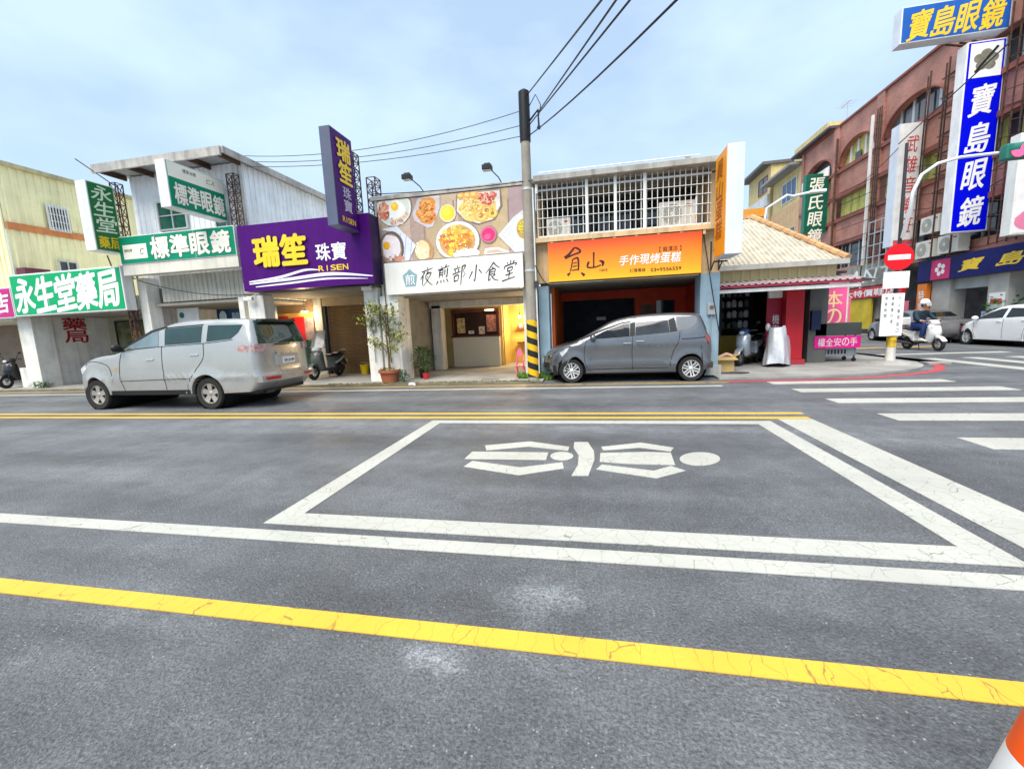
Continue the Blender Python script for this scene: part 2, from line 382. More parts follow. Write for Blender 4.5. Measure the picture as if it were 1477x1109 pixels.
# zebra bars and stop line across the side street
for k in range(5): strip('crosswalk_bar', 9.55+k*1.06, 9.95+k*1.06, 11.3, 14.55, P_WHITE)
strip('stop_line', 9.3, 12.9, 15.85, 16.2, P_WHITE)
strip('stop_line', 9.4, 13.1, 19.0, 19.25, P_YEL)
# kerb paint
strip('kerb_line', -60, -1.3, 10.12, 10.30, P_KYEL); strip('kerb_line', -1.3, 3.0, 10.12, 10.28, P_KYEL)
cl = [(3.0, 10.30), (5.3, 10.42), (6.7, 10.85), (7.75, 11.42), (8.45, 12.15), (8.88, 13.1), (9.0, 14.4), (9.02, 30)]
def offs(pl, d):
    out = []
    for i, p in enumerate(pl):
        a = Vector(pl[max(0, i-1)]); b = Vector(pl[min(len(pl)-1, i+1)]); t = (b-a).normalized(); out.append(Vector(p)+Vector((-t.y, t.x))*d)
    return out
def smoothpl(pl, n=5):
    out = []; m = len(pl)
    for i in range(m-1):
        p0, p1, p2, p3 = [Vector(pl[max(0, min(m-1, i+k))]) for k in (-1, 0, 1, 2)]
        for q in range(n):
            t = q/n; out.append(.5*((2*p1)+(p2-p0)*t+(2*p0-5*p1+4*p2-p3)*t*t+(3*p1-p0-3*p2+p3)*t**3))
    return out+[Vector(pl[-1])]
cs = smoothpl(cl); a_ = offs(cs, .09); b_ = offs(cs, -.09)
rb = MB()
for i in range(len(cs)-1): rb.poly([(*a_[i], .0012), (*b_[i], .0012), (*b_[i+1], .0012), (*a_[i+1], .0012)], (0, 0, .005))
rb.build('kerb_line', P_RED, road)
# pavements
CONC = mat('pavement_concrete', (.30, .29, .27), rough=.8, var=.25, vs=1.2, bump=.3, bs=60, fine=.15)
KERB = mat('brown_kerb', (.17, .15, .085), rough=.85, var=.4, vs=3, bump=.4, bs=40)  # browner and darker than the pavement top
PZ = .05
inner = offs(cs, .30)
out = [(-60, 10.62), (-1.32, 10.62), (-1.32, 12.28), (2.93, 12.28), (2.93, 10.66)]+[(p.x, p.y) for p in inner[1:]]+[(8.7, 90), (-60, 90)]
pv = MB().poly([(x, y, -.01) for x, y in out], (0, 0, PZ+.01)).build('pavement', CONC); tag(pv, kind='structure')
kb = MB().box(-60, -1.33, 10.52, 10.618, -.01, PZ-.006); kb.build('kerb', KERB, pv)
pv2 = MB().box(16.0, 60, 12, 90, -.01, .12).build('pavement_side_street', CONC); tag(pv2, kind='structure')
part('kerb', mat('kerb_stone', (.3, .29, .27), .8, bump=.2), pv2, lambda b: b.box(15.84, 15.997, 12, 90, -.01, .115))
# slab joints and a drain cover on the pavement
GR = mat('dark_iron', (.045, .043, .04), rough=.6, metal=.3, bump=.2)
for x in [-18.5+k*2.05 for k in range(9)]:
    if abs(x+1) > 1: bx('joint', GR, pv, x, x+.012, 10.7, 13.2, PZ, PZ+.002)
dc = MB()
for k in range(7): dc.box(-3.05+k*.07, -3.02+k*.07, 10.95, 11.2, PZ, PZ+.006)
dc.build('drain_grate', GR, pv)
# ================================================================ BUILDINGS ALONG THE STREET
WHITEW = mat('white_render', (.80, .78, .71), rough=.7, var=.12, streak=.34, bump=.12, bs=50)
CREAM = mat('cream_render', (.66, .56, .36), rough=.75, var=.12, streak=.3, bump=.1)
GREYW = mat('grey_render', (.30, .31, .32), rough=.8, var=.15, streak=.3)
CEIL = mat('ceiling_board', (.34, .31, .26), rough=.8, var=.15, streak=.2)
YSID = mat('yellow_metal_siding', (.88, .81, .48), rough=.5, var=.07, streak=.2, dirt=(.3, .2, .1))
WSID = mat('white_metal_siding', (.84, .87, .89), rough=.45, var=.08, streak=.22, dirt=(.22, .16, .12))
RUSTF = mat('weathered_fascia', (.42, .40, .37), rough=.6, var=.2, streak=.6)
DKFR = mat('dark_frame', (.05, .05, .055), rough=.5, metal=.3, var=.2)
RUST = mat('rusty_angle_iron', (.10, .055, .04), rough=.7, metal=.2, var=.4, vs=8)
GLASS = mat('window_glass_green', (.012, .09, .06), rough=.06, var=.3, vs=3, spec=.7)
GLASSD = mat('window_glass_dark', (.02, .026, .03), rough=.05, var=.2, spec=.7)
ALU = mat('aluminium', (.55, .56, .56), rough=.4, metal=.5, var=.1)
WPAINT = mat('white_paint_metal', (.78, .78, .75), rough=.4, var=.06, streak=.25)
BLK = mat('black_plastic', (.012, .012, .013), rough=.45, var=.1)
SHUT = mat('brown_shutter', (.27, .17, .085), rough=.45, metal=.3, var=.15, streak=.3)
YF = 11.3

def window(parent, name, axis, c, a0, a1, z0, z1, cols=2, gm=GLASSD, fm=ALU, out=-1, t=.05, rows=1):
    """framed window on plane axis=c ('Y' or 'X'), facing out; panes are sub-parts"""
    def q(b, p0, p1, d0, d1, w0, w1):
        lo, hi = sorted((c+out*d0, c+out*d1))
        b.box(p0, p1, lo, hi, w0, w1) if axis == 'Y' else b.box(lo, hi, p0, p1, w0, w1)
    fr = MB(); q(fr, a0, a1, .012, .06, z0, z0+t); q(fr, a0, a1, .012, .06, z1-t, z1); q(fr, a0, a0+t, .013, .059, z0+t, z1-t); q(fr, a1-t, a1, .013, .059, z0+t, z1-t)
    for k in range(1, cols): xx = a0+(a1-a0)*k/cols; q(fr, xx-t*.4, xx+t*.4, .014, .055, z0+t, z1-t)
    for k in range(1, rows): zz = z0+(z1-z0)*k/rows; q(fr, a0+t, a1-t, .015, .05, zz-t*.3, zz+t*.3)
    f = fr.build(name, fm, parent)
    for k in range(cols):
        for r in range(rows):
            g = MB(); q(g, a0+(a1-a0)*k/cols+.01, a0+(a1-a0)*(k+1)/cols-.01, .003, .02+.001*k, z0+(z1-z0)*r/rows+.01, z0+(z1-z0)*(r+1)/rows-.01); g.build('pane', gm, f)
    return f
def truss(parent, name, p0, p1, w, d, n, m=RUST, r=.018):
    """open lattice mast between p0 and p1 (vertical), w along x, d along y"""
    b = MB(); p0 = Vector(p0); p1 = Vector(p1); cs_ = [Vector((sx*w/2, sy*d/2, 0)) for sx, sy in ((-1, -1), (1, -1), (1, 1), (-1, 1))]
    for c in cs_: b.tube([p0+c, p1+c], r, 4)
    for i in range(n+1):
        q = p0.lerp(p1, i/n)
        for k in range(4): b.tube([q+cs_[k], q+cs_[(k+1) % 4]], r*.7, 4)
        if i < n:
            q2 = p0.lerp(p1, (i+1)/n)
            for k in range(4): b.tube([q+cs_[k], q2+cs_[(k+1) % 4]] if i % 2 else [q+cs_[(k+1) % 4], q2+cs_[k]], r*.6, 4)
    return b.build(name, m, parent)

# ---- yellow corrugated building at the far left: its side wall faces right
yb = thing('yellow_metal_building', 'tall yellow corrugated metal building with orange band behind the pharmacy', 'building', (-24, 16, 0))
part('siding', YSID, yb, lambda b: b.corr((-19.7, 11.3, 0), Y_, Z_, X_, 13.3, 7.62, .22, .035))
part('front_siding', YSID, yb, lambda b: b.corr((-29.7, 11.28, 3.2), X_, Z_, -Y_, 10, 4.42, .22, .035))
bx('roof_cap', mat('roof_cap_yellow', (.50, .44, .25), .6, streak=.5), yb, -30, -19.55, 11.15, 24.7, 7.62, 7.76)
bx('orange_band', mat('orange_band', (.62, .22, .07), .5, streak=.3), yb, -19.66, -19.62, 11.32, 24.6, 5.52, 5.76)
def yw(px, py): p = xp(px, py, -19.62); return p.y, p.z
a0, z1 = yw(61, 275); a1, z0 = yw(97, 308)
gw = window(yb, 'window', 'X', -19.63, a0, a1, 5.72, 6.62, cols=1, out=1, fm=WPAINT)
g = MB()
for k in range(7): yy = a0+.06+(a1-a0-.12)*k/6; g.box(-19.53, -19.50, yy-.014, yy+.014, 5.70, 6.64)
for k in range(4): zz = 5.8+.74*k/3; g.box(-19.545, -19.531, a0, a1, zz-.012, zz+.012)
g.build('window_grille', WPAINT, gw)
wa, wb_ = yw(82, 375), yw(113, 394)
window(yb, 'window', 'X', -19.63, wa[0], wb_[0], wb_[1]-.35, wa[1], cols=2, gm=GLASSD, out=1)
bx('window_hood', mat('maroon_hood', (.13, .03, .05), .5), yb, -19.6, -19.2, 11.3, 12.0, 3.75, 4.2)

# ---- pharmacy, one storey
ph = thing('pharmacy_building', 'single storey pharmacy with white pillar below the long green sign', 'shop', (-17, 13, 0))
bx('pillar', WHITEW, ph, -19.62, -18.98, 11.05, 11.62, PZ, 2.56, .01)
bx('side_wall', WHITEW, ph, -19.35, -19.1, 11.625, 13.45, PZ, 2.56)
bx('roof_slab', WHITEW, ph, -19.60, -14.62, 10.95, 17, 2.565, 3.0)
bx('ceiling', CEIL, ph, -19.1, -14.9, 11.1, 13.45, 2.50, 2.56)
bx('back_wall', mat('pharmacy_wall', (.48, .45, .33), .7, var=.2, streak=.3), ph, -19.09, -14.7, 13.46, 13.6, PZ, 2.56)
for k in range(4): window(ph, 'shop_window', 'Y', 13.455, -18.7+k*.95, -17.78+k*.95, 1.05, 2.35, cols=1, gm=mat('lit_shop_glass', (.16, .17, .09), .12, var=.6, vs=3), fm=DKFR)
bx('counter_panel', mat('purple_panel', (.15, .012, .075), .45), ph, -18.8, -15.2, 13.30, 13.40, PZ, 1.02)
letters(ph, '藥局', mat('red_lettering', (.42, .02, .03), .5), (-19.098, 11.95, 1.55), Y_, Z_, .8, .95, vertical=True, bold=.05)
letters(ph, '健保', mat('white_lettering', (.82, .82, .8), .5), (-18.3, 13.298, .3), X_, Z_, .35, .55, vertical=True, bold=.03)
for k, (x, c) in enumerate(((-17.9, (.5, .35, .05)), (-16.9, (.1, .2, .3)), (-16.0, (.45, .4, .2)))): bx('poster', mat('poster_%d' % k, c, .5, var=.5, vs=9), ph, x, x+.45, 13.38, 13.39, 1.3, 1.95)
truss(ph, 'lattice_mast', (-14.48, 10.98, .08), (-14.48, 10.98, 3.5), .16, .16, 12)

# ---- white metal two-storey optician building
ob = thing('white_metal_building', 'two storey white corrugated metal building above the optician signs', 'building', (-12.5, 16, 0))
part('siding', WSID, ob, lambda b: b.corr((-14.52, 11.55, 3.2), X_, Z_, -Y_, 4.1, 3.5, .2, .025))
part('side_siding', WSID, ob, lambda b: (b.corr((-10.42, 11.55, 2.72), Y_, Z_, X_, 12.5, 4.0, .2, .03), b.corr((-10.42, 14.5, 0), Y_, Z_, X_, 9.5, 2.71, .2, .03)))
part('side_siding', WSID, ob, lambda b: b.corr((-14.52, 11.55, 0), Y_, Z_, -X_, 12.5, 6.72, .2, .03))
part('roof_sheet', mat('roof_sheet', (.4, .4, .4), .5, streak=.4), ob, lambda b: b.poly([(-14.75, 10.75, 6.74), (-10.22, 10.75, 6.74), (-10.22, 24.2, 6.74), (-14.75, 24.2, 6.74)], (0, 0, .05)))
bx('fascia', RUSTF, ob, -14.78, -10.2, 10.68, 10.745, 6.58, 6.82)
bx('side_fascia', RUSTF, ob, -10.215, -10.15, 10.75, 24.2, 6.66, 6.84)
bx('gutter', RUSTF, ob, -10.41, -10.33, 11.45, 11.54, 3.0, 6.6)
for k in range(5): bx('rafter', RUST, ob, -14.6+k*1.06, -14.53+k*1.06, 10.76, 11.5, 6.58, 6.735)
window(ob, 'window', 'Y', 11.52, -13.55, -12.45, 4.95, 5.85, cols=2, gm=GLASS, rows=2)
window(ob, 'window', 'Y', 11.52, -11.45, -11.0, 4.75, 5.35, cols=1, gm=GLASS)
part('fascia_panel', mat('grey_ribbed_panel', (.45, .44, .38), .6, streak=.4), ob, lambda b: b.corr((-13.6, 11.28, 2.72), X_, Z_, -Y_, 3.25, .82, .16, .02))
bx('ceiling', CEIL, ob, -14.4, -10.44, 11.3, 14.4, 2.60, 2.68)
bx('back_wall', mat('shop_wall_beige', (.40, .36, .26), .7, var=.2), ob, -14.4, -10.44, 14.4, 14.5, PZ, 2.6)
bx('pillar', WHITEW, ob, -14.30, -13.98, 11.1, 11.5, PZ, 3.5)
bx('pillar', WHITEW, ob, -10.62, -10.43, 11.1, 11.5, PZ, 2.7)
bx('glass_front', GLASSD, ob, -13.7, -10.7, 14.34, 14.38, .3, 1.75)
lb = thing('inner_light_box_sign', 'long dark blue sign inside the optician arcade above the silver van', 'sign', (-11.5, 12.6, 1.9))
bx('panel', mat('deep_blue_panel', (.012, .05, .11), .35, var=.3, vs=4), lb, -13.0, -10.7, 12.6, 12.75, 1.98, 2.5)
letters(lb, '驗光配鏡', mat('pale_blue_letter', (.35, .5, .55), .5), (-12.4, 12.598, 2.1), X_, Z_, 1.4, .28, bold=.03)
part('eye_mark', mat('pale_ring', (.5, .6, .62), .5), lb, lambda b: b.disc((-12.75, 12.597, 2.24), X_, Z_, .15, .2, 20, (0, -.006, 0)))
wbn = thing('standing_white_banner', 'white banner with dark writing beside the optician pillar', 'banner', (-13.55, 11.9, 0))
bx('panel', mat('banner_white', (.74, .75, .75), .5, streak=.1), wbn, -13.85, -13.0, 11.9, 11.93, .9, 2.55)
letters(wbn, '免費驗光', mat('navy_lettering', (.03, .05, .16), .5), (-13.45, 11.898, 1.05), X_, Z_, .28, 1.0, vertical=True, bold=.02)
letters(wbn, '保養清洗', mat('navy_lettering', (.03, .05, .16), .5), (-13.75, 11.898, 1.15), X_, Z_, .2, .8, vertical=True, bold=0)
part('round_mark', mat('teal_mark', (.02, .16, .16), .5), wbn, lambda b: b.disc((-13.68, 11.897, 2.32), X_, Z_, .1, .1, 16, (0, -.005, 0)))

# ---- jewellery shop
jb = thing('jewellery_shop_building', 'low jewellery shop with half closed brown roller shutter under purple sign', 'shop', (-8.2, 14, 0))
bx('roof_slab', WHITEW, jb, -10.33, -5.98, 11.06, 18, 2.82, 3.1); bx('ceiling', CEIL, jb, -10.3, -6.02, 11.06, 13.55, 2.74, 2.815)
bx('pillar', WHITEW, jb, -10.28, -9.72, 11.08, 11.5, PZ, 2.73, .008); bx('pillar', WHITEW, jb, -6.42, -6.0, 11.08, 11.55, PZ, 2.73, .008)
bx('back_wall', mat('shop_wall_brown', (.20, .13, .075), .7, var=.2), jb, -12.4, -9.62, 13.9, 14.0, PZ, 2.73)
bx('inner_pillar', WHITEW, jb, -9.75, -9.45, 13.4, 13.6, PZ, 2.73)
bx('side_wall', GREYW, jb, -6.12, -6.0, 11.6, 13.6, PZ, 2.73)
bx('beam', mat('beam_beige', (.45, .36, .22), .7), jb, -9.4, -6.1, 13.4, 13.62, 2.46, 2.73)
sh = bx('shutter', SHUT, jb, -9.3, -6.15, 13.56, 13.6, PZ, 2.46)
sl = MB().lathe([(.0, -1.56), (.036, -1.56), (.036, 1.56), (0, 1.56)], 8, (-7.72, 13.545, .11), 'X').build('slat', SHUT, jb, smooth=True)
for q in sl.data.polygons: q.use_smooth = True
repeat(sl, [(0, 0, .0755*k) for k in range(1, 31)])
bx('shutter_box', DKFR, jb, -9.43, -9.33, 13.42, 13.56, PZ, 2.46)
WARM = mat('warm_interior', (.55, .33, .08), .6, var=.5, vs=3)
bx('interior_wall', WARM, jb, -12.0, -9.78, 13.82, 13.89, .4, 2.3)
for x0, x1, z0, z1, c in ((-10.95, -10.45, .9, 2.15, (.42, .01, .015)), (-9.98, -9.66, .9, 1.72, (.45, .012, .02)), (-12, -11.1, .5, 2.2, (.35, .02, .02))):
    bx('poster', mat('red_poster', (.42, .01, .015), .45, var=.2, vs=5), jb, x0, x1, 13.74, 13.76, z0, z1)
bx('show_case', mat('dark_green_case', (.03, .08, .04), .4, var=.5, vs=5), jb, -10.4, -9.8, 13.5, 13.7, PZ, 1.3)
bx('show_case', mat('show_case_grey', (.16, .12, .13), .4, var=.5, vs=5), jb, -10.42, -10.05, 13.72, 13.8, 1.3, 2.1)

# ---- eatery: food banner above, white fascia sign, tiled counter inside
eb = thing('eatery_building', 'white fronted eatery with open arcade, tiled counter and warm light inside', 'shop', (-3.7, 14, 0))
bx('pillar', WHITEW, eb, -5.93, -5.38, 11.06, 11.8, PZ, 2.47, .01); bx('pillar', WHITEW, eb, -1.86, -1.47, 11.3, 11.8, PZ, 2.47, .01)
bx('facade_wall', WHITEW, eb, -5.93, -1.47, 11.25, 11.5, 2.475, 5.06)
bx('coping', RUSTF, eb, -6.02, -1.44, 11.17, 11.6, 5.062, 5.18, .01)
bx('roof_slab', WHITEW, eb, -5.93, -1.47, 11.51, 20, 4.2, 4.5)
bx('ceiling', CEIL, eb, -5.9, -1.5, 11.51, 15.2, 2.42, 2.5)
bx('side_wall', mat('grey_side_wall', (.22, .215, .2), .75, var=.2, streak=.3), eb, -5.9, -5.6, 11.81, 14.2, PZ, 2.42)
bx('side_wall', CREAM, eb, -1.62, -1.5, 11.81, 15.2, PZ, 2.42)
bx('inner_pillar', WHITEW, eb, -5.55, -5.2, 13.9, 14.3, PZ, 2.3, .01); bx('inner_beam', WHITEW, eb, -5.6, -1.62, 13.9, 14.25, 2.2, 2.419)
bx('back_wall', mat('warm_cream_wall', (.58, .45, .2), .7, var=.12), eb, -5.55, -3.3, 15.12, 15.2, PZ, 2.42)
bx('side_wall', mat('cream_side', (.58, .53, .36), .7), eb, -5.6, -5.5, 14.31, 15.1, PZ, 2.42)
ct = bx('counter', mat('grout', (.35, .33, .27), .8), eb, -5.15, -3.38, 14.86, 15.1, PZ, 1.15)
TILE = mat('glazed_white_tile', (.66, .65, .55), rough=.2, var=.1, vs=14)
tl = MB().box(-5.14, -5.045, 14.848, 14.86, .07, .155).build('tile', TILE, ct)
repeat(tl, [(.0985*i, 0, .0895*j) for i in range(18) for j in range(12) if i+j])
hw = thing('_tmp', 'x', 'x'); bpy.data.objects.remove(hw)
bx('counter_top', mat('dark_wood_top', (.10, .035, .02), .4), eb, -5.2, -3.34, 14.8, 15.1, 1.152, 1.2)
WOODF = mat('dark_red_wood', (.13, .035, .02), .4, var=.2)
fr = MB(); fr.box(-5.17, -3.36, 14.9, 15.0, 2.05, 2.16); fr.box(-5.17, -5.08, 14.9, 15.0, 1.2, 2.05); fr.box(-3.45, -3.36, 14.9, 15.0, 1.2, 2.05)
wf = fr.build('hatch_frame', WOODF, eb)
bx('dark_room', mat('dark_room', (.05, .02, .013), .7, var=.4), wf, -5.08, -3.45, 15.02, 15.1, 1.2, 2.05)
for x, w_, z, h_, c in ((-4.98, .3, 1.3, .55, (.55, .42, .2)), (-3.85, .36, 1.32, .6, (.5, .2, .15)), (-4.15, .22, 1.24, .28, (.6, .5, .42)), (-4.55, .2, 1.26, .12, (.7, .7, .68))):
    bx('menu_card', mat('menu_%d' % int(-x*100), c, .5, var=.6, vs=12), wf, x, x+w_, 14.95, 14.97, z, z+h_)
# passage on the right with warm lamps
bx('passage_wall', mat('passage_wall', (.52, .36, .10), .6, var=.2), eb, -3.3, -1.63, 16.4, 16.5, PZ, 2.42); bx('passage_side', mat('passage_wall', (.5, .36, .1)), eb, -3.32, -3.25, 15.21, 16.4, PZ, 2.42)
bx('shelf', WOODF, eb, -2.95, -1.9, 16.1, 16.39, 1.35, 1.42); bx('shelf', WOODF, eb, -2.95, -1.9, 16.1, 16.39, .8, .86)
bx('door_frame', WOODF, eb, -1.74, -1.64, 14.9, 15.0, PZ, 2.15)
for k in range(5): bx('cup', mat('cup_%d' % (k % 3), ((.7, .65, .5), (.4, .1, .05), (.1, .1, .09))[k % 3], .4), eb, -2.85+k*.18, -2.74+k*.18, 16.15, 16.25, 1.421, 1.55+.05*(k % 2))
BULB = mat('lit_bulb', (1, .93, .8), var=0, emit=6., ecol=(1, .85, .6))
for k, x in enumerate((-2.72, -2.52, -2.34, -2.12)):
    lp = thing('pendant_lamp', ('leftmost', 'second from left', 'second from right', 'rightmost')[k]+' of the four lit pendant bulbs at the back of the eatery', 'lamp', (x, 15.6, 1.75), 'lit pendant bulbs in the eatery')
    part('bulb', BULB, lp, lambda b: b.ball((x, 15.6, 1.82), .05, 10, 8), True)
    part('socket', BLK, lp, lambda b: b.tube([(x, 15.6, 1.87), (x, 15.6, 1.97)], .025, 8)); part('cable', BLK, lp, lambda b: b.tube([(x, 15.6, 1.97), (x, 15.6, 2.42)], .006, 5))
pl = bpy.data.lights.new('pendant_light', 'POINT'); pl.energy = 60; pl.color = (1, .72, .38); pl.shadow_soft_size = .25
po = bpy.data.objects.new('pendant_light', pl); COL.objects.link(po); po.location = (-2.42, 15.5, 1.72)
stl = thing('strip_lamp', 'short lit strip lamp under the hatch head of the eatery', 'lamp', (-3.7, 14.8, 2.1)); bx('tube', BULB, stl, -3.85, -3.55, 14.84, 14.88, 2.08, 2.105); bx('housing', WPAINT, stl, -3.88, -3.52, 14.83, 14.89, 2.105, 2.14)
bx('chair_back', BLK, None, -2.2, -1.9, 15.3, 15.36, .3, 1.1) if False else None

# ---- bakery: barred balcony above, orange sign, red shopfront
bb = thing('bakery_building', 'two storey bakery with white barred balcony and blue grey pillars', 'shop', (.8, 14, 0))
BGP = mat('blue_grey_pillar_paint', (.27, .38, .45), .6, var=.12, streak=.25)
SALM = mat('salmon_render', (.66, .47, .26), .7, var=.15, streak=.45)
bx('pillar', BGP, bb, -1.44, -1.16, 11.3, 11.8, PZ, 2.5, .01); bx('pillar', BGP, bb, 2.6, 3.05, 11.22, 11.8, PZ, 2.56, .01)
bx('facade_wall', SALM, bb, -1.45, 3.04, 11.24, 11.5, 2.565, 3.56); bx('balcony_slab', SALM, bb, -1.45, 3.0, 11.0, 13.2, 3.565, 3.68)
br = bx('bracket', SALM, bb, -1.05, -.99, 11.02, 11.235, 3.46, 3.563); repeat(br, [(.52*k, 0, 0) for k in range(1, 8)])
bx('roof_slab', mat('concrete_roof_edge', (.40, .38, .34), .8, var=.2, streak=.6), bb, -1.42, 3.0, 10.85, 14, 5.0, 5.14, .01)
bx('pillar', SALM, bb, 2.78, 3.02, 11.22, 11.7, 3.685, 4.995)
bx('beam', mat('upper_beam', (.16, .16, .15), .8), bb, -1.4, 2.77, 11.3, 11.6, 4.86, 4.995)
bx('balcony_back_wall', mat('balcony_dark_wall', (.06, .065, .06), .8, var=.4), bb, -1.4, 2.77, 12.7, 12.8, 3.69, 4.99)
for k in range(3): window(bb, 'window', 'Y', 12.7, -1.1+k*1.25, -.05+k*1.25, 3.9, 4.8, cols=2, gm=GLASSD, fm=mat('dull_alu', (.2, .2, .19), .5, metal=.3))
bx('side_wall', SALM, bb, 2.93, 3.01, 11.71, 13.2, 3.685, 4.99)
bx('side_wall', SALM, bb, -1.45, -1.35, 11.52, 13.2, 2.6, 4.99)
gr_ = bx('grille_frame', WPAINT, bb, -1.38, 2.77, 11.10, 11.14, 3.69, 3.735)
bx('rail', WPAINT, bb, -1.38, 2.77, 11.1, 11.14, 4.83, 4.87)
vb = MB().box(-1.37, -1.354, 11.075, 11.091, 3.70, 4.99).build('bar', WPAINT, bb); repeat(vb, [(.127*k, 0, 0) for k in range(1, 33)])
hb = MB().box(-1.38, 2.77, 11.058, 11.073, 3.93, 3.944).build('cross_bar', WPAINT, bb); repeat(hb, [(0, 0, .225*k) for k in range(1, 5)])
pb = MB().box(-.16, -.09, 11.03, 11.053, 3.69, 4.99).build('post', WPAINT, bb); repeat(pb, [(.69*k, 0, 0) for k in (1, 2)])
bx('ceiling', mat('bakery_ceiling', (.22, .20, .17), .8, var=.2), bb, -1.4, 3.0, 11.5, 14.4, 2.5, 2.56)
REDW = mat('bakery_red_wall', (.60, .05, .015), .6, var=.15)
bx('back_wall', REDW, bb, -1.4, 3.0, 14.4, 14.5, PZ, 2.5); bx('side_wall', mat('orange_inner_wall', (.6, .12, .02), .6), bb, -1.15, -1.06, 11.81, 14.4, PZ, 2.5); bx('side_wall', REDW, bb, 2.9, 3.0, 11.81, 14.4, PZ, 2.5)
bx('shop_opening', mat('dark_navy_opening', (.004, .005, .012), .7), bb, -1.0, 1.3, 14.3, 14.39, PZ, 2.22)  # opaque near-black sheet; the opening's inner darkness is put into its colour
bx('notice', mat('small_notice', (.3, .33, .33), .5), bb, .1, .4, 14.28, 14.295, 1.55, 1.66)
bx('menu_board', mat('brown_board', (.12, .05, .02), .5, var=.4, vs=6), bb, 1.5, 1.95, 14.33, 14.38, 1.3, 2.0); bx('dark_panel', GLASSD, bb, 2.0, 2.55, 14.33, 14.38, .8, 2.1)
bx('plinth', mat('old_plinth', (.4, .4, .37), .8, streak=.5), bb, 2.66, 3.10, 11.12, 11.218, PZ, .3)
rl = MB(); rl.tube([(-1.3, 11.0, 5.24), (2.5, 11.0, 5.24)], .012, 5)
for k in range(20): rl.tube([(-1.3+k*.2, 11, 5.14), (-1.3+k*.2, 11, 5.24)], .006, 4)
rl.build('roof_rail', ALU, bb); bx('roof_post', GREYW, bb, 2.2, 2.3, 11.1, 11.2, 5.14, 5.28)
part('drain_pipe', WPAINT, bb, lambda b: b.tube([(-1.36, 10.98, 4.97), (-1.36, 10.98, 4.75)], .035, 8))

def ac_unit(label, x, y, z, w=.62, h=.5, d=.28, face='Y', grp='outdoor air conditioner units'):
    t = thing('air_conditioner', label, 'air conditioner', (x, y, z), grp, local=True, rotz=0 if face == 'Y' else -pi/2)
    B_ = mat('ac_casing', (.70, .68, .60), .45, var=.06, streak=.25)
    bx('casing', B_, t, -w/2, w/2, -d/2, d/2, .04, h, .01)
    part('fan_ring', mat('ac_fan', (.36, .35, .32), .5), t, lambda b: b.disc((-w*.14, -d/2-.002, h*.53), X_, Z_, h*.37, h*.37, 20, (0, -.006, 0)))
    g2 = MB()
    for k in range(5): g2.lathe([(h*.37*(k+1)/5-.006, -d/2-.022), (h*.37*(k+1)/5+.004, -d/2-.022)], 20, (-w*.14, 0, h*.53), 'Y', False)
    for k in range(6): a = pi*k/6; g2.tube([(-w*.14-h*.37*cos(a), -d/2-.02, h*.53-h*.37*sin(a)), (-w*.14+h*.37*cos(a), -d/2-.02, h*.53+h*.37*sin(a))], .004, 4)
    g2.build('fan_guard', B_, t)
    part('hub', B_, t, lambda b: b.disc((-w*.14, -d/2-.01, h*.53), X_, Z_, h*.09, h*.09, 12, (0, -.018, 0)))
    bx('foot', DKFR, t, -w*.35, -w*.25, -d/2, d/2, 0, .039); bx('foot', DKFR, t, w*.25, w*.35, -d/2, d/2, 0, .039)
    bx('badge', mat('red_badge', (.5, .05, .05), .5), t, w*.25, w*.42, -d/2-.006, -d/2-.001, h*.78, h*.86)
    return t
ac_unit('outdoor air conditioner unit at the left end of the barred balcony', -.86, 11.45, 3.69)
ac_unit('outdoor air conditioner unit at the right end of the barred balcony', 2.05, 11.45, 3.72, .85, .62)
# ================================================================ SIGNS ALONG THE STREET
SG = mat('sign_green', (.0, .36, .13), .4, spec=.15, var=.06, streak=.08); SG2 = mat('sign_teal_green', (.0, .24, .125), .4, spec=.15, var=.08, streak=.1)
SDG = mat('sign_dark_green', (.012, .15, .04), .4, var=.1, streak=.15)
WL = mat('white_letter_face', (.86, .86, .84), .4, var=.03); CL = mat('cream_letter_face', (.83, .80, .68), .4, var=.05)
YL = mat('yellow_letter_face', (.85, .57, .025), .35, var=.08); DKO = mat('letter_dark_edge', (.03, .09, .06), .5)
PUR = mat('sign_purple', (.066, .005, .145), .4, spec=.12, var=.08, streak=.06); PURD = mat('sign_purple_dark', (.025, .008, .055), .5, spec=.15)
SFR = mat('sign_frame_white', (.72, .73, .72), .45, var=.06, streak=.3)
INK = mat('black_ink', (.016, .015, .016), .5, var=0)
def sign_box(name, label, x0, x1, y0, y1, z0, z1, m, frame=SFR, border=.04):
    t = thing(name, label, 'sign', ((x0+x1)/2, (y0+y1)/2, z0))
    bx('casing', frame, t, x0, x1, y0, y1, z0, z1, .008)
    bx('panel', m, t, x0+border, x1-border, y0-.012, y0-.0005, z0+border, z1-border)
    ns_ = max(2, int((x1-x0)/1.25))
    for k in range(1, ns_): xx = x0+(x1-x0)*k/ns_; bx('seam', frame if border else m, t, xx-.004, xx+.004, y0-.0135, y0-.0121, z0+border, z1-border)
    for k in range(2, 4): bx('bracket', RUST, t, x0+(x1-x0)*k/5-.02, x0+(x1-x0)*k/5+.02, y1-.04, y1+.10, z1+.001, z1+.05)
    return t, y0-.012
# pharmacy long sign
t, y = sign_box('shop_sign', 'long bright green pharmacy sign with white brush characters', -18.82, -14.22, 10.62, 10.93, 2.49, 3.83, SG, border=.05)
letters(t, '永生堂藥局', WL, (-18.68, y, 2.59), X_, Z_, 4.3, 1.13, bold=.085, shear=.08, tilt=.1, gap=.06)
